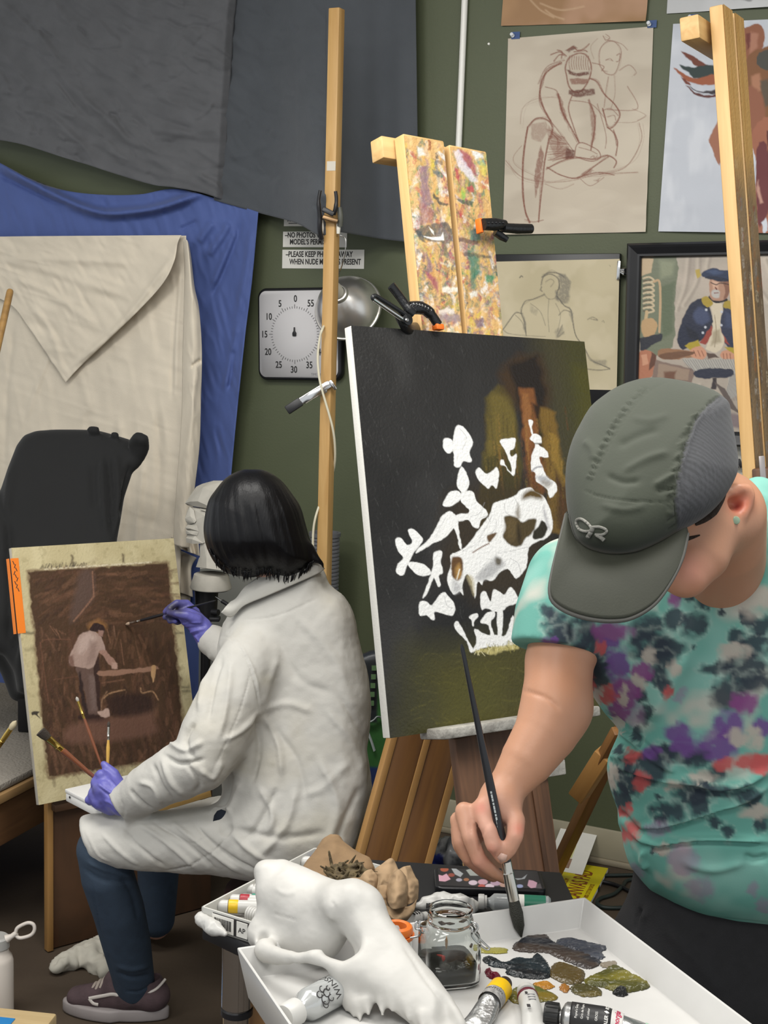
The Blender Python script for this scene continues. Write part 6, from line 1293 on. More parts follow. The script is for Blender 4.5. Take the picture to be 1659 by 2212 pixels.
# hair
s = S()
hp_ = c8((640, 213), (740, 222), (850, 288), (930, 388), (988, 480), (1022, 590), (1050, 690), (1078, 770), (1100, 850), (1085, 905), (1020, 960), (950, 1000), (890, 1018), (830, 985), (740, 965), (640, 985), (560, 975), (470, 955), (390, 895), (335, 800), (306, 700), (303, 600), (330, 450), (380, 365), (460, 272), (560, 220))
add_sil(s, hp_, lambda x, y: HDc+.005+0*x, lambda x, y: .112-.00018*np.clip(y-1170, 0, 100), .10, 4)
s.add(S().ell(hc+fdir*.125-udir*.02, [.075, .06, .085], A([np.cross(fdir, udir), fdir, udir])), .02, 's')
s.chain([P(*c8((1050, 790))[0], HDc-.04), P(*c8((1105, 850))[0], HDc-.045), P(*c8((1145, 885))[0], HDc-.045), P(*c8((1166, 935))[0], HDc-.04)], [.014, .008, .0045, .0015], .012)
def hairp(V, Q):
    n = normals(V, Q); top = P(560, 1022, HDc+.03); w = V-hc; az = np.arctan2(w@unit(np.cross(fdir, udir)), w@fdir); el = (w@udir)
    st = (vnoise(np.stack([az*26, el*5, 0*el], 1), 1., 3)-.5)*.0016+(vnoise(np.stack([az*9, el*3, 0*el+5], 1), 1., 6)-.5)*.0022
    return V+n*(st*np.clip((.10-el)*12, .15, 1))[:, None]
M_hair = mat('hair_black', '#07070a', .42, spec=.3, bump=.16, bscale=1., stretch=(260, 260, 14))
hr_o = solid('hair', s, .0032, M_hair, wo, post=hairp, smooth=1)
cV = np.empty(len(hr_o.data.vertices)*3, np.float32); hr_o.data.vertices.foreach_get('co', cV); cV = cV.reshape(-1, 3)+np.array(hr_o.matrix_world.translation)
rs = np.random.RandomState(5); tips = []; ed_ = catmull(c8((345, 815), (400, 905), (470, 955), (560, 975), (640, 985), (740, 965), (830, 988), (890, 1018), (950, 1000), (1020, 960), (1075, 905)), 20)
for i in range(90):
    e = ed_[rs.randint(len(ed_))]; x0, y0 = e+A([rs.uniform(-3, 3)+(550-e[0])*-.02, -rs.uniform(6, 16)]); L = rs.uniform(2, 13); bx = (553-e[0])*.06+rs.randn()*4
    d0 = front(cV, [(x0, y0)], 4)[0]
    if np.isnan(d0): continue
    w = rs.uniform(.0008, .0018); tips.append(tube_mesh(catmull([P(x0, y0, d0+.003), P(e[0]+bx*.4, e[1]-1, d0+.004), P(e[0]+bx, e[1]+L, d0+.010)], 3), [w, w, w, w*.9, w*.7, w*.4, w*.1], 6))
me = join(tips); link('hair_wisps', me, M_hair, wo, recenter(me, hc))
# gloves
def glovec(dirt):
    def f(V, N):
        c = np.tile(lin('#5b5aa2'), (len(V), 1)); p = pixv(V)
        for x, y, r, a in dirt:
            g = np.clip(np.exp(-((p[:, 0]-x)**2+(p[:, 1]-y)**2)/r**2)*a*(.5+fbm(V, 60., 3)), 0, 1)[:, None]; c = c*(1-g)+lin('#33303c')*g
        return c
    return f
def glovep(fo):
    return lambda V, Q: folds(V, Q, fo)+normals(V, Q)*((fbm(V, 55., 9)-.5)*.0030)[:, None]
s = S(); hand_s(s, HR, m4, .0, .008); s.chain([ch4(1080, 1340, 0), WR_R], [.026, .030], .012); s.chain([ch4(980, 1500, -.01), ch4(1020, 1690, -.006)], [.006, .003], .01)
solid('glove', s, .0026, M_glove, wo, post=glovep([([(372, 1330), (400, 1345), (440, 1350)], 3, -.002), ([(390, 1350), (410, 1345), (440, 1345)], 2, .003), ([(395, 1360), (420, 1355), (445, 1352)], 2, -.003), ([(405, 1368), (425, 1362), (442, 1360)], 2, .003), ([(410, 1375), (430, 1368)], 2, -.003), ([(420, 1372), (430, 1385), (436, 1395)], 2, .003)]), colf=glovec([(372, 1312, 16, .9), (385, 1318, 12, .7), (365, 1340, 12, .8), (395, 1308, 14, .45), (360, 1330, 10, .7)]))
s = S(); hand_s(s, HL, m9, 0, .008); s.chain([c9(760, 1660, 0), WR_L], [.026, .030], .012)
solid('glove', s, .0026, M_glove, wo, post=glovep([([(210, 1690), (225, 1705), (245, 1715)], 3, .003), ([(215, 1700), (232, 1715), (250, 1735)], 3, -.003), ([(232, 1680), (250, 1700), (262, 1715)], 3, .003), ([(225, 1730), (240, 1735), (255, 1750)], 3, .003)]), colf=glovec([(218, 1735, 6, .6), (218, 1712, 5, .35), (205, 1705, 8, .3)]))
# jeans, sock, shoe
s = S(); s.chain([P(560, 1815, 3.04), P(330, 1820, 3.07), KN_L], [.07, .050, .042], .03); s.chain([P(214, 1838, 3.085), P(232, 1892, 3.10), P(256, 1965, 3.14), P(274, 2040, 3.19), P(286, 2100, 3.23), P(291, 2134, 3.252)], [.048, .057, .0565, .0535, .048, .046], .03)
s.chain([P(560, 1795, 3.2), KN_R, P(342, 1880, 3.56), P(338, 1985, 3.60)], [.07, .055, .052, .046], .03); s.chain([P(291, 2140, 3.255), P(292, 2167, 3.26)], [.040, .042], .004, None, 's')
FJ = [([(185, 1860), (230, 1880), (290, 1895)], 5, .004), ([(180, 1875), (220, 1900), (290, 1905)], 4, -.004), ([(260, 1890), (285, 1930), (300, 1990)], 6, -.004), ([(250, 2085), (285, 2095), (325, 2085)], 5, .004), ([(250, 2100), (285, 2112), (328, 2105)], 4, -.004), ([(200, 1910), (215, 2000), (245, 2100)], 1.6, -.0025), ([(272, 2140), (300, 2142), (330, 2125)], 2, -.003)]
def jc(V, N):
    p = pixv(V); c = np.tile(lin('#2a3848'), (len(V), 1))*(.85+.3*fbm(V, 70., 4, 2)[:, None]); g = np.exp(-((p[:, 0]-195)**2/900+(p[:, 1]-1850)**2/1600))[:, None]*.35; return c*(1-g)+lin('#4a5a6b')*g
solid('jeans', s, .0048, M_jean, wo, post=lambda V, Q: folds(V, Q, FJ), colf=jc)
s = S(); s.chain([P(292, 2125, 3.252), P(302, 2150, 3.262), P(305, 2168, 3.268)], [.037, .035, .033], .02); solid('sock', s, .004, mat('sock_navy', '#101218', .95), wo)
Rf = A([sx, sy, [0, 0, 1.]])
sh = link('shoe', prism_mesh([(.125*math.cos(t)+(0 if math.cos(t) > 0 else .0), (.046 if math.cos(t) > 0 else .038)*math.sin(t)*(1-.08*math.cos(2*t))) for t in np.linspace(0, 2*math.pi, 41)[:-1]], .030, .006), mat('sole_rubber', '#8f8887', .6, var=.1), wo, Matrix(((sx[0], sy[0], 0, cenf[0]), (sx[1], sy[1], 0, cenf[1]), (0, 0, 1, .001), (0, 0, 0, 1))), label='worn brown canvas sneaker with white wave stripe')
s = S(); s.chain([fm(-.085, 0, .052), fm(-.03, 0, .05), fm(.04, 0, .042), fm(.085, 0, .036)], [.036, .038, .036, .030], .03, (A([0, 0, 1.]), .82)); s.chain([fm(-.085, 0, .055), fm(-.075, 0, .082)], [.035, .034], .02); s.chain([fm(-.03, 0, .06), fm(-.005, 0, .083)], [.034, .030], .03); s.chain([fm(-.07, 0, .10), fm(-.045, 0, .062)], [.031, .028], .006, None, 's'); s.half(fm(0, 0, .026), [0, 0, -1])
solid('upper', s, .0028, mat('shoe_brown', '#4a3b3e', .85, var=.25, vscale=30, bump=.2, bscale=200), sh)
ys = lambda x, z: .034+.004*(z < .05)
tube('side_stripe', catmull([fm(.052, .0365, .052), fm(.020, .039, .062), fm(-.01, .0395, .068), fm(-.035, .0385, .052), fm(-.06, .037, .046), fm(-.085, .034, .045)], 6), .0042, mat('stripe_white', '#c9c2bb', .7), sh, 8, flatk=.35, ref=sy)
tube('side_stripe', catmull([fm(.052, .0365, .052), fm(.042, .038, .042), fm(.030, .0385, .040)], 5), .0038, MATS['stripe_white'], sh, 8, flatk=.35, ref=sy)
for i in range(6):
    x = .050-i*.011; z = .062+i*.0075; tube('shoelace', catmull([fm(x+.004, .020, z-.006), fm(x, .012, z+.006), fm(x-.002, -.004, z+.010), fm(x-.004, -.018, z+.004)], 4), .0036, mat('lace_tan', '#9c9187', .8), sh, 8, flatk=.5, ref=A([0, 0, 1.]))
tube('collar_trim', catmull([fm(-.115, .0, .094), fm(-.10, .028, .082), fm(-.07, .034, .072), fm(-.04, .032, .078), fm(-.02, .026, .09)], 5), .0032, MATS['stripe_white'], sh, 8)
# stool under the sitter
st = thing('stool', A([*P(610, 1860, 3.06)[:2], 0]), 'low round stool with dark red seat under the seated person', 'stool')
sc_ = P(640, 1875, 3.06); zt = sc_[2]-.045
lathe('seat', [(0, -.04), (.14, -.04), (.152, -.032), (.155, -.02), (.152, -.004), (.14, 0), (0, 0)], A([sc_[0], sc_[1], zt]), [0, 0, 1], mat('vinyl_red', '#2c1013', .5), st, 40)
lathe('column', [(0, 0), (.025, 0), (.025, zt-.05), (0, zt-.05)], A([sc_[0], sc_[1], 0]), [0, 0, 1], M_steel, st, 20)
lathe('foot_plate', [(0, 0), (.16, 0), (.16, .012), (.03, .03), (0, .03)], A([sc_[0], sc_[1], 0]), [0, 0, 1], M_blk, st, 40)
# white palette box and the wooden bar on the lap
zt = .535; q0, q1, q2_ = FL(140, 1704, zt), FL(318, 1664, zt), FL(206, 1733, zt)
ex = unit(q1-q0); w_ = np.linalg.norm(q1-q0)+.06; ey = unit((q2_-q0)-ex*((q2_-q0)@ex)); h_ = .155
cb = q0+ex*w_/2+ey*h_/2-A([0, 0, .0135])
pb = thing('palette_box', cb-A([0, 0, .014]), 'flat white palette box resting across the lap of the seated person', 'palette')
M_wht = mat('plastic_white', '#d9d8d4', .3)
box('lid', cb+A([0, 0, .009]), ex, ey, (w_, h_, .009), M_wht, pb, .002); box('tray', cb-A([0, 0, .0055]), ex, ey, (w_-.002, h_-.002, .019), M_wht, pb, .003)
lathe('side_hole', [(0, 0), (.0028, 0), (.0028, .001), (0, .0012)], cb-ex*w_/2-ey*.055-ex*.0002, -ex, M_blk, pb, 12)  # black disc standing in for the small dark hole in the side
a, b = P(272, 1762, 3.06), P(452, 1709, 3.16); bar('wooden_bar', a, b, .022, .018, wood('bar_pine', '#b08b4c', '#c8a468', .5, kn=.2), None, side=UP, bev=.001, label='short pale wooden bar lying on the white coat lap under the forearm', cat='bar')
# brushes
M_br = mat('bristle_dark', '#3b332c', .7, bump=.5, bscale=1., stretch=(500, 500, 500)); M_brass = mat('brass', '#c9ab5a', .22, metal=1); M_cop = mat('handle_copper', '#7b4a33', .25, coat=.5); M_yel = mat('handle_yellow', '#c29a4c', .35); M_bk2 = mat('handle_black', '#1b1c20', .3); M_nick = mat('nickel', '#bdbab2', .2, metal=1)
hold = c9(560, 1500, .014)
tb = plane_pt(oB, nC, 271, 1349, .002); te = P(466, 1297, 3.56)
brush('paint_brush', 'thin dark brush in the raised gloved hand touching the brown sketch', tb, te, .016, .035, .0038, .0042, mat('bristle_pale', '#a08a76', .7), M_nick, M_bk2)
brush('paint_brush', 'wide flat brush with copper handle, longest of three in the lower gloved hand', P(87, 1580, 2.98), P(247, 1716, 3.07), .024, .040, .0072, .0060, M_br, M_brass, M_cop, tipflat=.35, group='brushes in the lower gloved hand')
brush('paint_brush', 'slim brush with gold ferrule and copper handle, middle of three in the lower gloved hand', P(165, 1505, 3.06), P(232, 1690, 3.07), .010, .040, .0032, .0040, mat('bristle_grey', '#9d9890', .6), M_brass, M_cop, group='brushes in the lower gloved hand')
brush('paint_brush', 'short yellow-handled brush standing upright in the lower gloved hand', P(235, 1558, 3.062), P(231.5, 1690, 3.062), .012, .028, .0030, .0042, M_br, M_nick, M_yel, group='brushes in the lower gloved hand')
# ================================================================= standing artist in the cap
k4b = 509/1659.; cP = K(1150, 780, k4b); k5 = 559/1649.; c5 = K(1100, 1250, k5); k6b = 370/1169.
ao = thing('person', A([*P(1540, 1900, 2.14)[:2], 0]), 'standing person in an olive cap and tie-dye shirt bending to dip a brush', 'person')
hA_ = P(1405, 1060, 1.80); fA = unit(RT*-.22-UP*.72-FW*.62); uA = unit(UP*.62-FW*.74+RT*.10); uA = unit(uA-fA*(uA@fA))
s = S(); hc2 = P(1420, 1085, 1.83); qh = head_sdf(s, hc2, fA, uA, .98)
# cheek, jaw and neck as seen beside the brim
ckp = lambda x, y, d: P(1150+x*k4b, 780+y*k4b, d)
s.chain([ckp(1230, 1180, 1.80), ckp(1180, 1350, 1.79), ckp(1080, 1500, 1.775)], [.040, .038, .030], .03)
s.chain([ckp(1330, 1080, 1.86), ckp(1350, 1280, 1.90), ckp(1330, 1500, 1.98), P(1600, 1300, 2.08)], [.058, .055, .06, .07], .04)
# ear with rim and hollow
s.chain([ckp(1370, 1010, 1.80), ckp(1395, 940, 1.795), ckp(1450, 900, 1.795), ckp(1515, 905, 1.80), ckp(1525, 945, 1.80), ckp(1500, 1010, 1.80), ckp(1460, 1070, 1.795), ckp(1420, 1100, 1.795), ckp(1385, 1070, 1.79)], [.010, .009, .008, .0075, .008, .009, .0105, .0105, .010], .006)
s.ell(ckp(1445, 1000, 1.812), [.017, .010, .022], None, .012); s.ell(ckp(1425, 1010, 1.786), [.011, .014, .009], None, .006, 's')
SHR = P(1248, 1300, 1.99); ELR = P(1203, 1528, 1.93); WRR = P(1080, 1725, 1.882)
s.chain([P(1560, 1330, 2.12), P(1540, 1500, 2.10), P(1530, 1700, 2.13), P(1530, 1880, 2.16)], [.10, .095, .09, .085], .05)
s.chain([P(1480, 1290, 2.08), SHR, P(1208, 1430, 1.955), ELR], [.07, .055, .0475, .0445], .03)
s.chain([ELR, P(1180, 1580, 1.915), P(1140, 1640, 1.900), P(1100, 1695, 1.888), WRR], [.0445, .0425, .0360, .0265, .0245], .02)
s.chain([P(1660, 1300, 2.15), P(1780, 1480, 2.2), P(1730, 1700, 2.12)], [.06, .047, .035], .03)
c6b = lambda x, y, d: P(930+k6b*x, 1350+k6b*y, 1.862+d); mb = 1.85/FP*k6b
AH = [([c6b(480, 1200, .01), c6b(420, 1290, .012), c6b(330, 1340, .018)], [78, 92, 80], .012), ([c6b(520, 1230, .012), c6b(400, 1350, .03), c6b(300, 1420, .045)], [70, 95, 85], .012),
      ([c6b(345, 1255, .0), c6b(400, 1400, -.022), c6b(428, 1500, -.026), c6b(470, 1555, -.004), c6b(500, 1600, .008)], [64, 56, 54, 44, 36], .006),
      ([c6b(230, 1270, .008), c6b(270, 1450, -.010), c6b(330, 1600, -.008), c6b(430, 1690, .004), c6b(505, 1735, .012)], [66, 56, 54, 44, 36], .006),
      ([c6b(190, 1330, .022), c6b(205, 1480, .012), c6b(255, 1590, .014), c6b(350, 1680, .026), c6b(430, 1725, .032)], [60, 54, 50, 42, 36], .006),
      ([c6b(185, 1390, .04), c6b(190, 1500, .036), c6b(230, 1570, .040), c6b(300, 1640, .046), c6b(350, 1670, .050)], [52, 46, 42, 37, 32], .006),
      ([c6b(520, 1220, .006), c6b(585, 1335, -.012), c6b(578, 1440, -.026), c6b(540, 1530, -.024), c6b(490, 1592, -.018)], [70, 64, 58, 50, 42], .010)]
for pts, rad, k_ in AH: s.chain(pts, A(rad, float)*mb, k_)
s.chain([WRR, c6b(470, 1210, .012)], [.0245, .026], .015)
for sd_x, f0 in ((1440, 2.16), (1650, 2.2)):
    s.chain([P(sd_x+60, 1900, f0+.03), P(sd_x+20, 2300, f0+.02), A([*P(sd_x+20, 2300, f0)[:2], .09])], [.06, .05, .04], .03); bse = A([*P(sd_x+20, 2300, f0)[:2], .045]); s.chain([bse+A([0, .04, 0]), bse+A([-.05, -.14, -.01])], [.040, .032], .02)
def askin(V, N):
    p = pixv(V); c = np.tile(lin('#b38468'), (len(V), 1)); c = c*(.94+.12*fbm(V, 24., 2)[:, None])
    for x, y, r, col, a in ((1065, 1790, 70, '#c49482', .8), (1600, 1085, 26, '#c0654e', .85), (1592, 1095, 12, '#8c2f2a', .85), (1490, 1230, 45, '#c78674', .6), (1040, 1745, 14, '#c9705f', .5), (1122, 1790, 14, '#c9705f', .5), (1062, 1838, 14, '#cf7f70', .4), (1035, 1870, 24, '#c98b7b', .5), (1200, 1460, 60, '#ad7a5b', .6)):
        g = np.exp(-((p[:, 0]-x)**2+(p[:, 1]-y)**2)/r**2)[:, None]*a; c = c*(1-g)+lin(col)*g
    return c
FH = [([(1060, 1770), (1042, 1800), (1034, 1845)], 3, -.0015), ([(1128, 1492), (1160, 1500), (1190, 1514), (1212, 1536)], 4.5, -.0022), ([(1070, 1822), (1062, 1815)], 2, -.001), ([(1520, 1140), (1500, 1142), (1484, 1152)], 2, -.0015), ([(1012, 1772), (1020, 1830), (1030, 1862)], 4, -.002), ([(1110, 1812), (1118, 1806)], 2, -.001), ([(1078, 1838), (1088, 1832)], 1.5, -.0008)]
body_o = solid('body', s, .0036, M_skin, ao, post=lambda V, Q: folds(V, Q, FH), colf=askin)
def verts(o):
    v = np.empty(len(o.data.vertices)*3, np.float32); o.data.vertices.foreach_get('co', v); return v.reshape(-1, 3).astype(float)+np.array(o.matrix_world.translation)
bV = verts(body_o)
hq = catmull(cP((1352, 930), (1325, 985), (1275, 1060), (1215, 1115), (1150, 1150)), 6); q = lay(bV, hq, .001, 4.); tube('hairline', q, np.interp(np.linspace(0, 1, len(q)), [0, .5, 1], [.003, .0055, .002]), mat('hair_short', '#2c2119', .85, bump=.6, bscale=1., stretch=(300, 300, 300)), ao, 10, flatk=.5, ref=FW)
hq = catmull(cP((1180, 1225), (1140, 1238), (1095, 1250)), 6); q = lay(bV, hq, .0005, 4.); tube('eyebrow', q, np.interp(np.linspace(0, 1, len(q)), [0, 1], [.0008, .0028]), MATS['hair_short'], ao, 8, flatk=.4, ref=FW)
# thumb nail
nl = [c6b(455, 1585, 0), c6b(480, 1555, 0), c6b(525, 1570, 0), c6b(515, 1605, 0), c6b(480, 1622, 0)]; npx = pixv(np.array(nl))[:, :2]
g = lay(bV, npx, .0006, 3.); ctr_ = lay(bV, [npx.mean(0)], .0018, 3.)[0]
me = pymesh(list(g)+[ctr_], [(i, (i+1) % 5, 5) for i in range(5)]); o = link('thumbnail', me, mat('nail', '#c9a596', .3), ao, recenter(me, ctr_)); solidify(o, .0008)
# short dark hair behind and below the cap
s = S(); s.ell(hc2-fA*.02+uA*.012, A([.079, .096, .088])*.98, A([np.cross(fA, uA), fA, uA]), .02); s.half(hc2-fA*.0+uA*.03, -uA*.55+fA*.83, .01)
s.chain([ckp(1335, 960, 1.786), ckp(1290, 1050, 1.776), ckp(1220, 1110, 1.770), ckp(1165, 1150, 1.764)], [.006, .011, .012, .008], .01)
solid('hair', s, .004, mat('hair_short', '#2c2119', .85, bump=.6, bscale=1., stretch=(300, 300, 300)), ao)
# earring
lathe('ear_stud', [(0, -.004), (.004, -.003), (.0055, 0), (.0045, .003), (0, .0045)], ckp(1432, 1122, 1.774), -FW, mat('bead_green', '#8fa58c', .25), ao, 20)
# --- cap
crown = cP((232, 860), (235, 760), (250, 660), (285, 545), (335, 445), (405, 325), (490, 250), (600, 178), (740, 128), (860, 114), (980, 124), (1150, 158), (1280, 205), (1350, 255), (1390, 300), (1402, 400), (1425, 520), (1445, 640), (1452, 740), (1438, 800), (1400, 880), (1340, 975), (1250, 1070), (1150, 1140), (1050, 1192), (900, 1278), (760, 1340), (640, 1366), (540, 1362), (440, 1342), (360, 1305), (300, 1250), (262, 1130), (240, 1000))
capd = lambda x, y: 1.835-.00042*np.clip(y-820, -50, 420)
s = S(); add_sil(s, crown, capd, .115, .105, 2)
seam = cP((1330, 238), (1220, 330), (1150, 420), (1100, 530), (1062, 650), (1030, 780), (1012, 900), (1006, 1000), (1018, 1165)); cs = catmull(seam, 6)
rs = np.random.RandomState(2)
FC = [(seam, 2.2, -.004), ([(x+5, y-1) for x, y in seam], 3, .0022), (cP((350, 900), (450, 945), (560, 968), (760, 988), (1004, 998)), 1.8, -.0018), (cP((990, 130), (870, 180), (760, 270), (650, 410), (570, 540), (500, 680), (440, 800)), 1.6, -.0012)]
for t in np.linspace(.02, .98, 34):
    q = cs[int(t*(len(cs)-1))]; FC.append(([(q[0]-2, q[1]+1), (q[0]-14-rs.uniform(0, 8), q[1]+8+rs.uniform(-4, 8))], 2.0, .0022*(1 if rs.rand() > .4 else -1)))
sm2 = catmull(cP((800, 190), (700, 290), (620, 400), (560, 500), (500, 620), (450, 740), (410, 830)), 8)
for i in range(30):
    q = sm2[int(i/30*(len(sm2)-1))]; FC.append(([(q[0]-9, q[1]-3+rs.randn()), (q[0]+3, q[1]+3+rs.randn())], 2.0, .0026*(1 if i % 2 else -1)))
FC += [(cP(*a), w, h) for a, w, h in (([(640, 780), (800, 690), (960, 640)], 8, .003), ([(600, 600), (760, 520), (900, 480)], 9, -.003), ([(860, 880), (940, 830), (1000, 800)], 6, .004), ([(520, 800), (640, 850), (760, 840)], 7, -.003), ([(700, 400), (820, 420), (960, 380)], 8, .002), ([(480, 1010), (640, 1050), (800, 1020)], 7, .002), ([(880, 920), (950, 900), (1000, 880)], 5, -.003), ([(360, 560), (420, 620), (430, 700)], 8, .002))]
def capcol(V, N):
    p = pixv(V); c = np.tile(lin('#2f3428'), (len(V), 1)); c = c*(.92+.16*fbm(V, 28., 4)[:, None])
    sx = np.interp(p[:, 1], cs[:, 1], cs[:, 0]); g = (p[:, 0] > sx) & (p[:, 1] > cs[0, 1]-4) | (p[:, 0] > cs[0, 0])
    rowc = (p[:, 1]*.985-p[:, 0]*.16); st = .5+.5*np.sin(rowc/8.6*2*math.pi*2.2)
    c[g] = lin('#36373a')*(.70+.6*st[g, None]); return c
cap_o = solid('cap', s, .0028, mat('cap_fabric', None, .8, attr='Col', bump=.06, bscale=300, sheen=.1), ao, post=lambda V, Q: folds(V, Q, FC), colf=capcol, smooth=2)
cpV = verts(cap_o)
# brim
in_px = cP((246, 1060), (258, 1150), (300, 1255), (380, 1318), (470, 1350), (560, 1364), (660, 1360), (760, 1340), (900, 1278), (1000, 1220), (1085, 1168))
ou_px = cP((240, 1080), (190, 1290), (142, 1490), (124, 1620), (150, 1700), (250, 1768), (400, 1815), (560, 1830), (700, 1808), (850, 1718), (960, 1575), (1050, 1395), (1092, 1215))
ip = edge(A(in_px), 60); op = edge(A(ou_px), 60); di = front(cpV, ip, 7.); di = np.polyval(np.polyfit(np.linspace(-1, 1, 60), di, 4), np.linspace(-1, 1, 60)); 
ii = Pv(ip[:, 0], ip[:, 1], di+.002); tt = np.linspace(-1, 1, 60); od = np.interp(np.linspace(0, 1, 60), np.linspace(0, 1, 60), di)-.060*(1-np.abs(tt)**2.2)+.002
oo = Pv(op[:, 0], op[:, 1], od); g = ii[None]*(1-np.linspace(0, 1, 26))[:, None, None]+oo[None]*np.linspace(0, 1, 26)[:, None, None]
bul = np.sin(np.linspace(0, 1, 26)*math.pi*.9)[:, None, None]*(1-np.abs(tt)**2)[None, :, None]*.010; g = g+bul*(UP*.8-FW*.3)
me = grid_mesh(g); br_o = link('brim', me, mat('brim_fabric', '#2a2c22', .75, var=.06, vscale=30, bump=.08, bscale=400), cap_o, recenter(me, g.reshape(-1, 3).mean(0))); solidify(br_o, .003)
tube('brim_edging', oo, .0026, mat('edging_grey', '#4b4a46', .8), cap_o, 10)
# embroidered mark
M_emb = mat('thread_grey', '#77766f', .7, bump=.3, bscale=700)
def stitch(pts, r=.0016): 
    q = catmull(cP(*pts), 6); q = lay(cpV, q, .0008, 3.5); tube('embroidery', q, r, M_emb, cap_o, 8, flatk=.6, ref=FW)
stitch([(330, 1185), (310, 1150), (312, 1118), (345, 1112), (385, 1138), (412, 1172), (405, 1195), (365, 1198), (330, 1185)]); stitch([(415, 1170), (470, 1168), (515, 1185), (520, 1205), (490, 1222), (440, 1222)]); stitch([(425, 1168), (415, 1200), (390, 1240)], .0026); stitch([(450, 1222), (480, 1240), (505, 1262)], .0024)
# --- shirt
lo = lambda x, y: 2.09-.00016*np.clip(1500-y, -300, 500)
shp = c5((400, 245), (398, 330), (425, 420), (442, 490), (460, 580), (482, 660), (540, 760), (602, 850), (660, 915), (700, 965), (690, 1005), (655, 1080), (628, 1150), (622, 1210), (630, 1280), (650, 1360), (690, 1470), (694, 1560), (716, 1620), (728, 1700), (750, 1780), (775, 1840), (840, 1920), (900, 1990), (1050, 2085), (1250, 2165), (1450, 2200), (1660, 2222))+[(1760, 2000), (1800, 1700), (1790, 1400), (1760, 1180), (1700, 1092), (1660, 1076), (1632, 1062), (1622, 1072), (1618, 1110), (1604, 1150), (1576, 1200), (1530, 1242), (1484, 1270), (1450, 1282), (1380, 1270), (1300, 1262), (1260, 1280)]
s = S(); add_sil(s, shp, lo, lambda x, y: .135+0*x, .115)
slv = S().chain([P(1480, 1260, 2.06), P(1330, 1240, 2.03), P(1232, 1255, 1.995), P(1206, 1330, 1.972), P(1196, 1400, 1.958), P(1190, 1440, 1.95)], [.075, .066, .062, .0605, .0595, .0595], .045)
slv.half(P(1197, 1402, 1.957), unit(P(1184, 1480, 1.945)-P(1208, 1330, 1.97)+FW*.0), .004)
s.add(slv, .04);
s.chain([P(1660, 1290, 2.15), P(1740, 1400, 2.19), P(1775, 1470, 2.2)], [.085, .075, .07], .04)
s.chain([P(1640, 1075, 2.06), P(1590, 1180, 2.02), P(1500, 1255, 1.975)], [.03, .03, .025], .03)
FS = [(c5((705, 1210), (840, 1240), (1000, 1280), (1150, 1290), (1300, 1330), (1450, 1310), (1650, 1230)), 9, .014), (c5((705, 1232), (840, 1262), (1000, 1305), (1180, 1330), (1330, 1360), (1500, 1330)), 6, -.012),
      (c5((830, 1590), (950, 1570), (1100, 1530), (1300, 1470), (1500, 1400), (1650, 1320)), 8, .012), (c5((850, 1605), (1000, 1590), (1200, 1530), (1400, 1460)), 5, -.010), (c5((760, 1580), (840, 1650), (940, 1690), (1200, 1660), (1450, 1665), (1650, 1680)), 7, .011), (c5((860, 1665), (940, 1715), (1100, 1690), (1300, 1680), (1650, 1700)), 5, -.012),
      (c5((620, 860), (800, 1020), (900, 1110), (960, 1190)), 8, -.010), (c5((700, 960), (830, 1060), (920, 1150), (1060, 1230)), 7, .012), (c5((870, 1720), (850, 1790), (880, 1850)), 6, .008), (c5((1160, 480), (1000, 700), (900, 900)), 20, .010), (c5((700, 1480), (780, 1580), (860, 1640)), 7, -.007),
      (c5((402, 262), (398, 340), (415, 420)), 4, -.005), (c5((900, 1990), (1050, 2070), (1250, 2148), (1649, 2195)), 2, -.0015), (c5((1100, 1800), (1300, 1850), (1500, 1800)), 10, .006), (c5((1500, 1760), (1560, 1790), (1649, 1770)), 6, -.008), (cP((1640, 960), (1590, 1200), (1480, 1440), (1330, 1600)), 6, .004), (c5((640, 1130), (760, 1140), (840, 1120)), 7, .007), (c5((690, 1010), (760, 1060), (800, 1110)), 6, -.006)]
SH_COL = dict(t='#5fa396', d='#28323d', w='#a8a095', p='#64407f', m='#7a3f76', r='#b0504f', l='#8fc0b4', v='#8d6f8d')
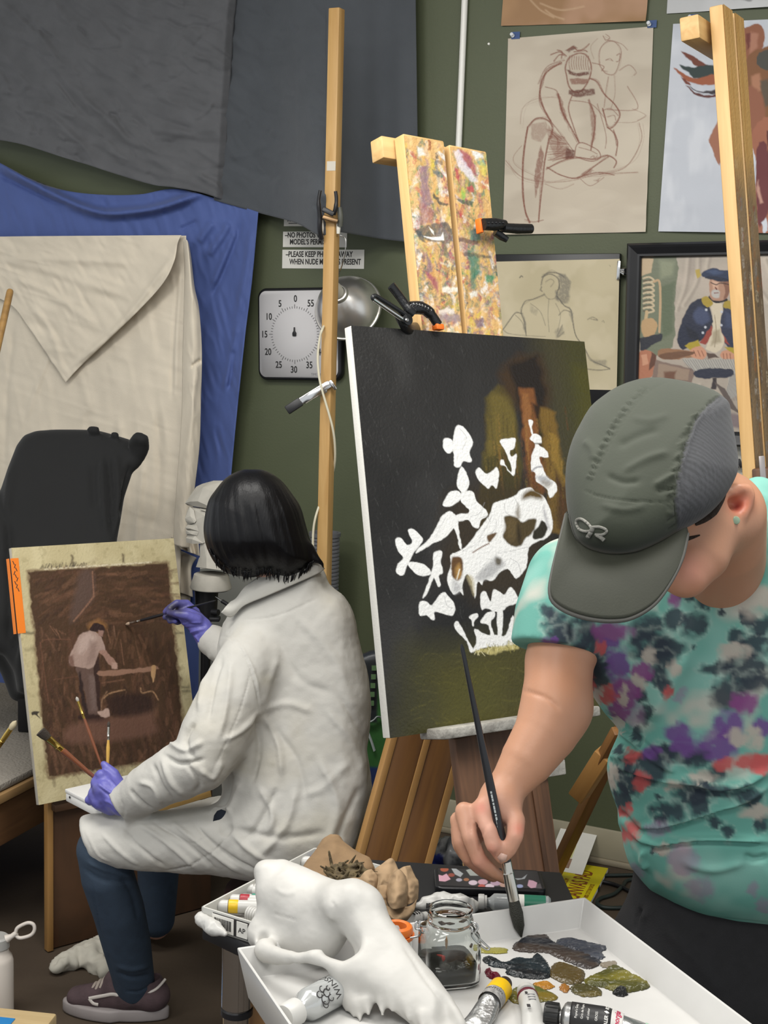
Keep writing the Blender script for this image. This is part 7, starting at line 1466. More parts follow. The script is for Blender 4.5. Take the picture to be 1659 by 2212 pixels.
TD = [('d', 300, 290, 90, 80), ('d', 330, 360, 100, 70), ('d', 230, 210, 50, 40), ('d', 470, 330, 90, 130), ('d', 520, 480, 120, 140), ('d', 560, 600, 90, 90), ('d', 880, 330, 110, 110), ('d', 900, 430, 130, 90), ('d', 1020, 440, 90, 70), ('d', 1060, 250, 70, 60), ('d', 1180, 290, 75, 75), ('d', 980, 520, 60, 60), ('d', 930, 620, 60, 60), ('d', 980, 680, 40, 50), ('d', 830, 730, 35, 60), ('d', 870, 860, 45, 60), ('d', 1240, 150, 45, 35), ('d', 1150, 115, 28, 22), ('d', 1330, 210, 18, 35), ('d', 1450, 380, 60, 50), ('d', 1560, 430, 80, 80), ('d', 1330, 560, 100, 35), ('d', 1500, 580, 130, 90), ('d', 1400, 730, 110, 110), ('d', 1600, 300, 80, 50), ('d', 1520, 250, 45, 35), ('d', 1560, 680, 110, 60),
      ('d', 1080, 1110, 160, 60), ('d', 980, 1120, 80, 70), ('d', 1200, 1150, 80, 60), ('d', 870, 1210, 120, 90), ('d', 760, 1290, 90, 90), ('d', 720, 1400, 40, 90), ('d', 740, 1180, 50, 60), ('d', 1320, 1240, 60, 50), ('d', 1180, 1370, 120, 70), ('d', 1300, 1350, 140, 40), ('d', 1020, 1490, 110, 60), ('d', 950, 1540, 40, 30), ('d', 1210, 1430, 60, 80), ('d', 1520, 1380, 90, 50), ('d', 1300, 1560, 45, 30), ('d', 1390, 1620, 40, 40), ('d', 960, 1745, 35, 30), ('d', 1600, 1560, 40, 60), ('d', 1160, 430, 25, 20), ('d', 690, 1100, 30, 30), ('d', 980, 1390, 25, 18), ('d', 820, 990, 40, 50), ('d', 640, 1290, 20, 60),
      ('m', 650, 340, 110, 60), ('p', 640, 420, 60, 30), ('p', 700, 560, 70, 110), ('m', 730, 720, 90, 90), ('m', 1060, 120, 40, 60), ('m', 860, 590, 60, 50), ('p', 1090, 970, 90, 50), ('p', 1120, 1060, 90, 60), ('p', 1330, 1060, 120, 100), ('p', 1400, 940, 90, 90), ('m', 1490, 800, 80, 70), ('p', 1620, 930, 60, 50), ('v', 800, 870, 60, 60), ('m', 700, 840, 60, 50), ('p', 900, 1110, 50, 50), ('p', 240, 400, 40, 30), ('v', 330, 120, 30, 60),
      ('r', 600, 440, 40, 40), ('r', 610, 740, 70, 60), ('r', 500, 640, 40, 80), ('r', 1000, 710, 28, 50), ('v', 1090, 740, 40, 40), ('r', 1370, 1190, 70, 50), ('r', 1540, 1160, 90, 50), ('r', 1600, 1180, 70, 60), ('r', 790, 1140, 60, 45), ('r', 850, 1290, 50, 50), ('r', 740, 1480, 40, 40), ('r', 780, 1620, 50, 70), ('v', 1120, 1800, 90, 90), ('v', 1220, 1980, 90, 70), ('v', 1560, 1970, 40, 40), ('v', 940, 1600, 70, 40), ('r', 1610, 1180, 40, 40), ('v', 1620, 2080, 40, 60), ('v', 800, 1870, 50, 60),
      ('w', 900, 490, 45, 50), ('w', 1440, 470, 90, 50), ('w', 1050, 560, 40, 50), ('w', 830, 650, 40, 40), ('w', 720, 730, 25, 70), ('w', 1550, 130, 130, 100), ('w', 1440, 1020, 60, 60), ('w', 1560, 1010, 60, 70), ('w', 1230, 1270, 80, 35), ('w', 1560, 1480, 100, 50), ('w', 990, 1740, 40, 40), ('w', 680, 930, 30, 60), ('w', 660, 1260, 35, 70), ('w', 1060, 1310, 50, 25), ('w', 560, 750, 30, 70)]
def shirtc(V, N):
    p = pixv(V); x0 = (p[:, 0]-1100)/k5; y0 = (p[:, 1]-1250)/k5; n2 = fbm(V, 115., 61, 2)-.5; n3 = fbm(V, 115., 62, 2)-.5
    wx = (fbm(V, 30., 11, 3)-.5)*75; wy = (fbm(V, 30., 12, 3)-.5)*75; x = x0+wx+n2*60; y = y0+wy+n3*60
    c = np.tile(lin('#5f998d'), (len(V), 1)); g = np.clip((fbm(V, 12., 21)-.5)*4, 0, 1)[:, None]*.55; c = c*(1-g)+lin('#92bcb1')*g; g = np.clip((fbm(V, 16., 31)-.56)*7, 0, 1)[:, None]*.8; c = c*(1-g)+lin('#b4aea4')*g
    side = N@(CAM-V.mean(0)) < 0
    fr = np.clip(.5+(fbm(V, 75., 41, 3)-.5)*1.7, 0, 1)
    for t, bx, by, rx, ry in TD:
        q = ((x-bx)/(rx*1.12))**2+((y-by)/(ry*1.12))**2; h = np.clip((1.35-q)*1.1*(.4+1.3*fr), 0, 1)[:, None]*(.55 if t == 'v' else .92); hl = np.clip(1-np.abs(q-1.35)*2.2, 0, 1)[:, None]*.28
        if t == 'd': c = c*(1-hl)+lin('#a9b5ac')*hl
        c = c*(1-h)+lin(SH_COL[t])*h
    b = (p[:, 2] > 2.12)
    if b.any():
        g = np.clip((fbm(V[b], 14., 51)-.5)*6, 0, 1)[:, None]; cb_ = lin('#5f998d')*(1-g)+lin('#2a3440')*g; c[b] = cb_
    return c
sh_o = solid('t_shirt', s, .0034, mat('shirt_jersey', None, .85, attr='Col', bump=.05, bscale=400), ao, post=lambda V, Q: folds(V, Q, FS), colf=shirtc, smooth=1)
sV = verts(sh_o)
# neckband
nb = cP((1535, 960), (1528, 1060), (1500, 1160), (1440, 1290), (1350, 1410), (1240, 1510), (1130, 1580), (1010, 1625)); q = lay(sV, catmull(nb, 6), .002, 5.); me = tube_mesh(q, .0075, 10, flatk=.45, ref=FW)
setcol(me, shirtc(np.array([v.co[:] for v in me.vertices]), np.tile(-FW, (len(me.vertices), 1)))); link('neckband', me, MATS['shirt_jersey'], sh_o, recenter(me, q[0]))
# trousers
s = S(); add_sil(s, [(1372, 1860), (1362, 1920), (1358, 2000), (1352, 2120), (1345, 2300), (1800, 2300), (1790, 1900), (1700, 1850), (1500, 1850)], lambda x, y: 2.19+0*x, .11, .10)
for x0, d0 in ((1445, 2.19), (1655, 2.21)): s.chain([P(x0, 2080, d0), A([*P(x0+20, 2300, d0)[:2], .45]), A([*P(x0+20, 2300, d0)[:2], .06])], [.10, .075, .065], .04)
FT = [([(1534, 1990), (1515, 2030), (1482, 2092)], 2, -.003), ([(1400, 1960), (1385, 2000), (1375, 2080)], 6, .006), ([(1385, 1960), (1372, 2010)], 4, -.006), ([(1430, 2000), (1480, 2050), (1560, 2150)], 12, .004)]
solid('trousers', s, .006, mat('trouser_charcoal', '#1c1c1e', .9, var=.12, vscale=60, bump=.2, bscale=500), ao, post=lambda V, Q: folds(V, Q, FT))
M_brd = mat('bristle_wet', '#2b2b24', .5, bump=.6, bscale=1., stretch=(600, 600, 600))
tipb = FL(1126, 2024, .8085); endb = P(997, 1392, 1.828)
hb = brush('paint_brush', 'long black-handled brush held upright, its dark wet tip touching the white tray', tipb, endb, .050, .052, .0078, .0062, M_brd, M_nick, M_bk2)
dv = unit(endb-tipb); cq = lambda t: tipb+(endb-tipb)*t
for i, t in enumerate(np.linspace(.345, .50, 13)): box('lettering', cq(t)-FW*.0058+RT*-.001, dv, RT, (.0030+.001*(i % 3), .0022, .0004), mat('foil_silver', '#b8bcba', .3, metal=.6), hb, 0)
# ================================================================= work table in front
ZT, ZF, ZR = .780, .806, .842
k9 = 500/1659.; cT = lambda x, y: (400+x*k9, 1750+y*k9); cU = lambda x, y: (850+x*k9, 1750+y*k9); cV_ = lambda x, y: (1000+x*.3972, 1950+y*.397)
tl, tr = FL(511, 2047, ZR), FL(1264, 1938, ZR); tx = unit(tr-tl); ty = A([tx[1], -tx[0], 0]); tw = np.linalg.norm(tr-tl); tlen = .42
M_tray = mat('tray_white', '#bbbab7', .32, var=.03, vscale=20); M_tab = mat('table_black', '#17171a', .5)
tb_ = thing('work_table', A([*((tl+tr)/2+ty*.15)[:2], 0]), 'black-topped work table with chrome corner post under the white tray', 'table')
top = [FL(437, 1996, ZT), FL(684, 1848, ZT), FL(1212, 1884, ZT), FL(1262, 1990, ZT), tr+ty*.40-tx*.03, tl+ty*.40+tx*.03, tl+tx*.03+ty*.05, FL(536, 2042, ZT)]
link('table_top', prism_mesh([(p[0], p[1]) for p in top][::-1], .022, .002), M_tab, tb_, Matrix.Translation((0, 0, ZT-.022)))
def post(x, y, n='post'):
    p = A([x, y, 0]); prof = [(0, 0), (.0185, 0), (.0185, .60), (.0205, .602), (.0205, .62), (.0185, .622), (.0195, .66), (.0215, .662), (.0215, ZT-.024), (0, ZT-.024)]
    lathe(n, prof, p, [0, 0, 1], M_chr, tb_, 28); lathe('post_band', [(.0188, .0), (.0220, .0), (.0220, .008), (.0188, .008)], p+A([0, 0, .650]), [0, 0, 1], M_blk, tb_, 28)
pp = FL(514, 2040, ZT-.03); post(pp[0], pp[1])
for q in (FL(1190, 1905, ZT), tr+ty*.36-tx*.06, tl+ty*.36): post(q[0], q[1])
pw = P(556, 2185, 1.95); box('side_panel', A([pw[0]+.03, pw[1]+.05, .40]), [0, 0, 1], tx, (.66, .12, .02), wood('panel_wood', '#8a6238', '#a3763f', .5), tb_, .002)
# tray
ta = thing('palette_tray', (tl+tr)/2+ty*tlen/2+A([0, 0, ZT-ZR+.001]), 'large white plastic tray used as palette with dark paint smears', 'tray')
bm = bmesh.new(); c_ = (tl+tr)/2+ty*tlen/2
def ring(off, z): return [bm.verts.new(tuple(A([*(c_+tx*sx*(tw/2+off)+ty*sy*(tlen/2+off))[:2], z]))) for sx, sy in ((-1, -1), (1, -1), (1, 1), (-1, 1))]
R_s = [ring(-.012, ZT+.001), ring(0, ZR), ring(-.0035, ZR+.0008), ring(-.014, ZF)]
for a, b in zip(R_s, R_s[1:]):
    for i in range(4): bm.faces.new((a[i], a[(i+1) % 4], b[(i+1) % 4], b[i]))
bm.faces.new(R_s[0][::-1]); bm.faces.new(R_s[-1]); bmesh.ops.recalc_face_normals(bm, faces=bm.faces); bevel_all(bm, .0025, 2, 20)
me = bmm(bm); flat(link('tray', me, M_tray, ta, recenter(me, c_)), 40)
# ----- paint on the tray
def smear(name, pts, col, h, label, col2=None, sc=40., group=None):
    pts = catmull(pts, 4, True); W_ = np.array([FL(x, y, ZF) for x, y in pts]); c = W_.mean(0)
    lo, hi = W_.min(0)[:2]-.002, W_.max(0)[:2]+.002; n = 70; gx, gy = np.meshgrid(np.linspace(lo[0], hi[0], n), np.linspace(lo[1], hi[1], n))
    d, _ = segdist(gx.ravel(), gy.ravel(), W_[:, :2], True); d = np.where(inside(gx.ravel(), gy.ravel(), W_[:, :2]), d, -d)
    X = np.stack([gx.ravel(), gy.ravel(), 0*d], 1); st = X.copy(); st[:, 0] *= .35; rg = fbm(st, 260., len(label), 3)
    d2 = d+(fbm(X, 300., 3)-.5)*.004; z = ZF+.0004+h*np.clip(d2/.004, -.5, 1)*(.35+1.1*rg); keep = d2.reshape(n, n) > 0
    i = np.arange(n*n).reshape(n, n); Q = np.stack([i[:-1, :-1], i[:-1, 1:], i[1:, 1:], i[1:, :-1]], -1)[keep[:-1, :-1] | keep[1:, 1:] | keep[:-1, 1:]]
    X[:, 2] = np.maximum(z, ZF+.0002); used = np.unique(Q); mp_ = np.zeros(n*n, int); mp_[used] = np.arange(len(used))
    me = npmesh(X[used], mp_[Q]); f = np.clip((fbm(st, sc, 7+len(label), 3)-.42)*5, 0, 1)[:, None]; C = lin(col)*(1-f)+lin(col2 or col)*f; setcol(me, C[used])
    o = link('paint_smear', me, mat('paint_wet', None, .28, attr='Col', bump=.3, bscale=200), None, recenter(me, c), label=label, cat='paint', group=group); solidify(o, .0006, 1.); return o
sv = lambda *p: [cV_(*q) for q in p]
smear('p', sv((275, 245), (300, 215), (360, 187), (450, 180), (480, 210), (560, 250), (640, 270), (720, 300), (745, 335), (690, 362), (600, 335), (520, 300), (450, 272), (360, 272), (300, 265)), '#3b322c', .003, 'brown-grey paint smear under the tip of the long black brush', '#23252b')
smear('p', sv((510, 218), (560, 196), (640, 210), (770, 240), (776, 256), (748, 272), (765, 302), (700, 312), (600, 264)), '#3c4049', .003, 'slate blue-grey paint smear beside the brown-grey one on the white tray', '#2a2d35')
smear('p', sv((110, 312), (150, 300), (230, 332), (290, 305), (370, 312), (400, 280), (440, 310), (470, 360), (466, 412), (330, 412), (238, 388), (240, 362), (160, 347)), '#0f1418', .004, 'blue-black paint smear closest to the glass jar', '#18262c')
smear('p', sv((470, 390), (500, 335), (560, 335), (640, 365), (662, 392), (640, 437), (560, 442), (490, 412)), '#4a3d1e', .003, 'umber brown paint patch in the middle of the white tray', '#5d5030')
smear('p', sv((665, 430), (690, 410), (750, 385), (820, 350), (870, 365), (920, 400), (1000, 440), (1006, 466), (950, 482), (860, 492), (760, 462), (690, 452)), '#444319', .005, 'large olive green paint mound toward the standing person', '#66601f')
smear('p', sv((590, 462), (640, 445), (700, 460), (750, 480), (742, 507), (660, 512), (600, 492)), '#3f3a1c', .003, 'small dark olive paint patch beside the ochre dot', '#5a4f26')
smear('p', sv((528, 465), (550, 443), (574, 462), (568, 486), (545, 490)), '#8a5a1e', .003, 'round ochre dot of paint on the white tray')
smear('p', sv((385, 442), (450, 432), (492, 456), (470, 472), (410, 472)), '#9c6a1c', .003, 'golden ochre paint patch above the white tube')
smear('p', sv((245, 502), (300, 460), (380, 450), (450, 480), (512, 510), (502, 532), (420, 542), (300, 552), (250, 522)), '#6a5a1b', .002, 'mustard olive paint smear behind the two upright tubes', '#4d5220')
smear('p', sv((818, 492), (850, 474), (890, 485), (892, 508), (850, 512)), '#0c0c0d', .006, 'glossy black blob of paint beside the black-labelled tube')
smear('p', sv((120, 378), (150, 372), (165, 392), (200, 398), (202, 424), (170, 425), (140, 405)), '#5a0f22', .006, 'crimson squiggle of paint above the yellow-banded tube')
smear('p', sv((745, 334), (826, 320), (830, 346), (772, 356)), '#7a7163', .001, 'thin taupe paint smudge on the white tray')
smear('p', [(1034, 2050), (1064, 2048), (1094, 2051), (1090, 2060), (1060, 2060), (1034, 2058)], '#87813a', .001, 'pale olive stroke of paint beside the jar wire')
# ----- wolf skull
sk9 = lambda x, y, d=0.: P(*cT(x, y), 1.795-.000088*((x-600)+(y-500))+d)
M_bone = mat('bone_white', '#b4b2ad', .5, var=.05, vscale=22, bump=.12, bscale=60)
s = S(); m0 = 1.76/FP*k9
ch_ = lambda pts, rad, k=.012, flat=None: s.chain([sk9(*p) for p in pts], A(rad, float)*m0, k, flat)
ch_([(700, 640, .01), (860, 760, .01), (1000, 850, .012)], [165, 180, 140], .03)
ch_([(600, 470, .01), (760, 560, .008), (950, 640, .005), (1100, 680, .0)], [75, 130, 130, 130], .03)
ch_([(560, 420, .0), (700, 410, .004), (860, 480, .004), (1030, 560, .002), (1180, 620, 0)], [34, 40, 36, 40, 60], .02)
ch_([(565, 440, -.012), (575, 560, -.010), (600, 680, -.004), (570, 780, 0), (530, 850, 0)], [36, 40, 46, 50, 40], .02)
ch_([(530, 850, 0), (515, 900, -.004), (500, 940, .0)], [34, 26, 14], .01); ch_([(560, 890, 0), (620, 940, 0), (800, 980, .01), (1000, 960, .01)], [60, 70, 80, 80], .03)
ch_([(1080, 640, -.022), (1200, 640, -.015), (1300, 660, -.005)], [70, 100, 80], .03); ch_([(1060, 700, -.034), (1050, 770, -.036)], [40, 16], .015)
ch_([(1250, 720, 0), (1400, 900, 0), (1540, 1080, .0), (1700, 1260, .0), (1830, 1420, 0), (1920, 1560, .0)], [130, 125, 115, 105, 95, 82], .03)
ch_([(1180, 1120, -.022), (1320, 1180, -.02), (1480, 1270, -.016), (1650, 1400, -.010), (1800, 1560, -.004)], [95, 120, 120, 105, 85], .03)
ch_([(1230, 900, -.02), (1260, 1020, -.024), (1220, 1110, -.028)], [50, 52, 60], .03)
s.ell(sk9(1030, 930, -.050), A([170, 120, 170])*m0, None, .02, 's'); s.ell(sk9(860, 985, -.050), A([170, 60, 150])*m0, None, .02, 's'); s.ell(sk9(1140, 1010, -.036), A([85, 95, 120])*m0, None, .015, 's'); s.ell(sk9(700, 960, -.045), A([90, 40, 100])*m0, None, .015, 's')
ch_([(570, 1000, -.030), (660, 1030, -.046), (800, 1060, -.056), (920, 1050, -.058), (1010, 1090, -.054), (1120, 1160, -.042), (1220, 1150, -.03)], [50, 44, 36, 38, 40, 46, 60], .015)
ch_([(930, 1050, -.058), (965, 1015, -.058)], [30, 12], .01); ch_([(560, 960, -.016), (570, 1000, -.030)], [50, 50], .015); ch_([(580, 1060, -.03), (660, 1080, -.04), (740, 1075, -.048)], [22, 24, 16], .012)
s.ell(sk9(555, 920, -.020), A([30, 34, 50])*m0, None, .008, 's')
s.chain([sk9(1880, 1500, -.02), sk9(1960, 1640, -.02)], [.014, .017], .01, None, 's'); s.ell(P(958, 2135, 1.585), A([.010, .026, .016]), A([unit(RT-UP*.0), unit(RT*.5+UP*.86), FW]), .008, 's')
ch_([(1120, 1240, -.024), (1190, 1350, -.026), (1240, 1400, -.028)], [60, 50, 30], .02)
for x, y, l, r in ((1150, 1380, 50, 34), (1200, 1410, 70, 36), (1250, 1440, 80, 32), (1310, 1420, 50, 34), (1410, 1420, 60, 26), (1480, 1400, 40, 22), (1600, 1440, 60, 26), (1700, 1520, 60, 22)):
    ch_([(x, y-50, -.026), (x+4, y+l, -.028)], [r*1.2, r*.25], .008)
s.ell(sk9(1395, 1310, -.05), A([12, 40, 60])*m0, None, .006, 's')
s.chain([sk9(1000, 925, .0), sk9(1030, 935, 0)], A([9, 9])*m0, .006, None, 's')
def skp(V, Q): return folds(V, Q, [([cT(*q) for q in ((620, 740), (700, 760), (800, 790))], 2, -.0012), ([cT(*q) for q in ((640, 560), (720, 600), (800, 590))], 6, .001), ([cT(*q) for q in ((1560, 960), (1700, 1180), (1850, 1380))], 4, -.0016), ([cT(*q) for q in ((1050, 650), (1080, 720), (1060, 780))], 3, -.001)])+normals(V, Q)*((fbm(V, 60., 3)-.5)*.0016)[:, None]
so = solid('animal_skull', s, .0023, M_bone, None, post=skp, smooth=1, label='white wolf-like animal skull lying across the tray edge and paint box', cat='skull')
def ctext(name, st, o, d, u, sv, r, size, a, s0, m, par, sx=1., bold=0., k=1.):
    me = textmesh(st, size, 0., 'LEFT', sx, bold); n = len(me.vertices); v = np.empty(n*3, np.float32); me.vertices.foreach_get('co', v); v = v.reshape(-1, 3)
    f = r if callable(r) else None
    if f: Q = np.array([f(a-y, s0-x) for x, y, _ in v])
    else:
        th = (s0-v[:, 0])/r; Q = o+d*(a-v[:, 1:2])+r*(u*np.cos(th)[:, None]+sv*np.sin(th)[:, None])
    me.vertices.foreach_set('co', np.ascontiguousarray(Q, np.float32).ravel()); me.update(); return link(name, me, m, par, recenter(me, Q[0]), smooth=False)
# ----- bottle of medium lying by the skull
ba = FL(618, 2196, ZF+.019); bb2 = FL(726, 2138, ZF+.019); bx = unit(bb2-ba); bl = thing('medium_bottle', ba-A([0, 0, .019]), 'clear plastic bottle with white cap and black griffin emblem lying under the skull', 'bottle')
M_clr = mat('bottle_silver', '#b3b5b4', .18, metal=.35, coat=.4)
lathe('cap', [(0, -.004), (.0135, -.003), (.0150, 0), (.0150, .018), (.013, .020), (0, .020)], ba, bx, mat('cap_white', '#b9b8b4', .4), bl, 32)
lathe('body', [(.011, .020), (.0115, .026), (.0175, .034), (.0188, .040), (.0188, .130), (.016, .136), (0, .137)], ba, bx, M_clr, bl, 40)
upb = unit(A([0, 0, 1.])-bx*bx[2]); svb = np.cross(bx, upb); svb = svb if svb@FW < 0 else -svb
ctext('lettering', 'WINSOR', ba, bx, upb, svb, .0191, .0125, .074, .028, M_ink, bl, .95)
vb = unit(unit(CAM-ba)-bx*(unit(CAM-ba)@bx)); upb = vb
for i, (dx, dy, r) in enumerate(((.047, .004, .0045), (.053, -.002, .0038), (.042, -.004, .003), (.056, .005, .003), (.049, -.008, .0028), (.044, .009, .003), (.058, -.006, .002))):
    q = [ba+bx*(dx+r*1.5*math.cos(t)*.8)+np.cross(bx, upb)*(dy+r*math.sin(t)*1.2)+upb*.0189 for t in np.linspace(.3, 5.2, 12)]; tube('emblem', q, .0006, M_ink, bl, 6)
# ----- set of small tubes in a white box
z0 = ZT+.030; A0, A1 = FL(435, 1958, z0), FL(680, 1830, z0); pxv = unit(A1-A0); pyv = A([pxv[1], -pxv[0], 0]); pL = np.linalg.norm(A1-A0); pW = .155
px_ = thing('paint_set', A0+pxv*pL/2+pyv*pW/2-A([0, 0, .030]), 'white box of small paint tubes with black barcode label beside the skull', 'paint box')
cb = A0+pxv*pL/2+pyv*pW/2; M_wb = mat('box_white', '#b3b2ac', .45)
box('floor_panel', cb-A([0, 0, .0285]), pxv, pyv, (pL, pW, .003), M_wb, px_, .001)
for sg in (-1, 1):
    box('wall_panel', cb+pyv*sg*(pW/2-.0015)-A([0, 0, .015]), pxv, pyv, (pL, .003, .030), M_wb, px_, .001); box('wall_panel', cb+pxv*sg*(pL/2-.0015)-A([0, 0, .015]), pyv, pxv, (pW, .003, .030), M_wb, px_, .001)
fc = A0-pxv*.0004-A([0, 0, .015])
box('label', fc+pyv*.083, pyv, [0, 0, 1], (.125, .024, .001), M_ink, px_, 0); box('label', fc+pyv*.038-pxv*.0008, pyv, [0, 0, 1], (.036, .022, .001), M_paper, px_, 0); box('label', fc+pyv*.070-pxv*.0008, pyv, [0, 0, 1], (.018, .021, .001), M_paper, px_, 0); box('label', fc+pyv*.104-pxv*.0008-A([0, 0, .004]), pyv, [0, 0, 1], (.022, .010, .001), mat('label_grey', '#8f9092', .6), px_, 0)
bars = []; rs = np.random.RandomState(3); x = .024
while x < .052:
    w = rs.choice([.0005, .0009, .0014]); q = fc+pyv*x-pxv*.0015; me = prism_mesh([(0, -.007), (w, -.007), (w, .007), (0, .007)], .0002); me.transform(frame(q, pyv, [0, 0, 1.])); bars.append(me); x += w+rs.choice([.0006, .001])
me = join(bars); link('barcode', me, M_ink, px_, recenter(me, fc), smooth=False)
text('lettering', 'AP', fc+pyv*.064-pxv*.0016-A([0, 0, .004]), pyv, [0, 0, 1], .010, M_ink, px_)
tubc = ['#c9a414', '#8f1f2c', '#2c7a66', '#2f3f9c', '#b8b6b0', '#7d7f83', '#c9c7c2', '#8a8d90']
tname = ['yellow', 'red', 'green', 'blue', 'pale grey', 'mid grey', 'white', 'dull grey']
M_tubw = mat('tube_white', '#b0afab', .35)
def mini(p, dx, col, name, label):
    t = thing('paint_tube', p-A([0, 0, .009]), label, 'paint tube', 'small tubes in the white box')
    lathe('cap', [(0, 0), (.0075, 0), (.0085, .002), (.0085, .013), (0, .014)], p, dx, M_tubw, t, 20); lathe('colour_band', [(.0088, .014), (.0092, .015), (.0092, .026), (.0088, .027)], p, dx, mat('band_'+name, col, .4), t, 20)
    lathe('body', [(.004, .012), (.0088, .016), (.0088, .060), (.0075, .075), (0, .076)], p, dx, M_tubw, t, 20); return t
for i, (px2, py2) in enumerate(((472, 1957), (497, 1945), (522, 1944), (545, 1926), (528, 1922), (505, 1932), (480, 1960), (535, 1952))):
    if i in (5, 6): continue
    p = FL(px2, py2, z0-.012); mini(p, unit(pyv*.8+pxv*.5), tubc[i], tname[i].replace(' ', '_'), 'small white paint tube with %s band in the white box beside the skull' % tname[i])
p = FL(650, 1862, z0-.012); t_ = mini(p, unit(pxv*.6+pyv*.8), '#3237a0', 'ultramarine', 'small white tube with ultramarine band in the white box beside the paper bag')
rp = []
p = FL(537, 1972, z0-.010)
lathe('ribbed_cap', [(0, 0)]+[q for i in range(7) for q in ((.0095, .004*i), (.0105, .004*i+.001), (.0105, .004*i+.003), (.0095, .004*i+.004))]+[(0, .029)], p, pyv, M_tubw, None, 24, label='white ribbed cap lying in the tube box touching the skull', cat='bottle')  # white ribbed cap among the small tubes, not a bottle
s = S(); s.chain([FL(440, 1988, ZT+.012), FL(462, 2005, ZT+.012), FL(486, 2018, ZT+.010)], [.008, .0115, .004], .01); s.chain([FL(433, 1982, ZT+.014), FL(440, 1990, ZT+.013)], [.0075, .006], .01)
solid('crumpled_tube', s, .002, M_tubw, None, post=lambda V, Q: V+normals(V, Q)*((fbm(V, 120., 3)-.5)*.004)[:, None], label='small crushed white tube jutting from the table edge under the paint box', cat='paint tube')
# ----- paper bag with dried plant and crumpled paper
M_kraft = mat('kraft_paper', '#9a8163', .85, var=.14, vscale=30, bump=.3, bscale=90)
def crumple(name, poly, d0, th, label, cat, m, amp=.008, sc=34., seed=1, k=.02):
    s = S(); add_sil(s, [cT(*p) for p in poly], d0, th, k)
    def post(V, Q):
        n = normals(V, Q); a = 1-np.abs(2*fbm(V, sc, seed, 2)-1)*2; b = 1-np.abs(2*vnoise(V, sc*2.1, seed+9)-1)*2; return V+n*(a*amp+b*amp*.4)[:, None]
    return solid(name, s, .0030, m, None, post=post, smooth=0, label=label, cat=cat)
bgd = lambda x, y: 2.02-.0007*(y-1800)
crumple('paper_bag', [(850, 430), (900, 350), (1000, 210), (1040, 185), (1090, 195), (1190, 290), (1310, 350), (1342, 420), (1300, 470), (1200, 560), (1000, 600), (900, 520)], bgd, .022, 'brown paper bag standing behind the skull with dried plant bits on it', 'bag', mat('bag_brown', '#7a6246', .85, var=.15, vscale=40, bump=.3, bscale=90), .003, 22., 4)
def fold_sheets(name, lst, o, label):
    t = thing(name, o, label, 'paper')
    for (T, R_, B, L), d0, bu, sd in lst:
        g = coons(*[A([cT(*q) for q in e], float) for e in (T, R_, B, L)], 34, 34); x, y = g[..., 0], g[..., 1]; u = np.linspace(0, 1, 34)
        n = fbm(np.stack([x.ravel()/24., y.ravel()/24., 0*x.ravel()+sd*3.3], 1), 1., sd, 2).reshape(x.shape); d = d0-bu*np.sin(u*math.pi)[None, :]*(.5+.5*np.sin(u*math.pi*.8))[:, None]-.0005*(y-1860)+(np.abs(2*n-1))*.012
        me = grid_mesh(Pv(x, y, d)); q = link('fold', me, M_kraft, t, recenter(me, o)); solidify(q, .0012)
    return t
o = A([*P(*cT(1480, 760), 1.9)[:2], ZT])
fold_sheets('crumpled_paper', [
 (([(1290, 470), (1400, 395), (1480, 346), (1525, 425)], [(1525, 425), (1560, 520), (1500, 600)], [(1300, 600), (1400, 560), (1500, 600)], [(1290, 470), (1280, 540), (1300, 600)]), 1.985, .02, 2),
 (([(1490, 460), (1560, 410), (1612, 398)], [(1612, 398), (1650, 480), (1672, 520), (1668, 640)], [(1560, 690), (1620, 670), (1668, 640)], [(1490, 460), (1520, 560), (1560, 690)]), 1.965, .03, 5),
 (([(1480, 470), (1530, 425), (1585, 480)], [(1585, 480), (1612, 580), (1590, 690)], [(1450, 650), (1490, 710), (1590, 690)], [(1480, 470), (1445, 560), (1450, 650)]), 1.945, .045, 7),
 (([(1335, 580), (1400, 540), (1470, 545)], [(1470, 545), (1450, 640), (1480, 700)], [(1370, 650), (1430, 700), (1480, 700)], [(1335, 580), (1350, 620), (1370, 650)]), 1.950, .02, 9),
 (([(1380, 620), (1450, 690), (1600, 690), (1660, 640)], [(1660, 640), (1640, 720), (1590, 790)], [(1420, 770), (1500, 800), (1590, 790)], [(1380, 620), (1400, 700), (1420, 770)]), 1.945, .02, 12)], o, 'crumpled brown paper heap between the bag and the glass jar')
o = A([*P(*cT(1250, 590), 1.92)[:2], ZT])
fold_sheets('crumpled_paper', [
 (([(1140, 525), (1180, 490), (1250, 485)], [(1250, 485), (1265, 540), (1250, 590)], [(1130, 600), (1190, 610), (1250, 590)], [(1140, 525), (1130, 560), (1130, 600)]), 1.925, .02, 21),
 (([(1245, 500), (1290, 440), (1335, 425)], [(1335, 425), (1378, 480), (1370, 560)], [(1260, 590), (1320, 590), (1370, 560)], [(1245, 500), (1240, 550), (1260, 590)]), 1.930, .03, 23)], o, 'smaller twist of brown paper between the paper bag and the skull')
s = S(); rs = np.random.RandomState(8)
for i in range(110):
    x, y = rs.uniform(1020, 1300), rs.uniform(380, 510)
    if y < 420-(x-1150)*.0+abs(x-1130)*.25-60: continue
    p = P(*cT(x, y), 1.940-.00020*(y-400)-rs.uniform(0, .006)); q = p+RT*rs.randn()*.008+UP*rs.randn()*.007-FW*rs.uniform(0, .006); s.chain([p, q], [rs.uniform(.0014, .0034), rs.uniform(.0006, .002)], .0012)
solid('dried_moss', s, .0013, mat('moss_dry', '#4a4030', .95, var=.5, vscale=120, col2='#7a6a48', bump=.6, bscale=300), None, label='clump of dried dark moss on the brown paper bag', cat='plant')
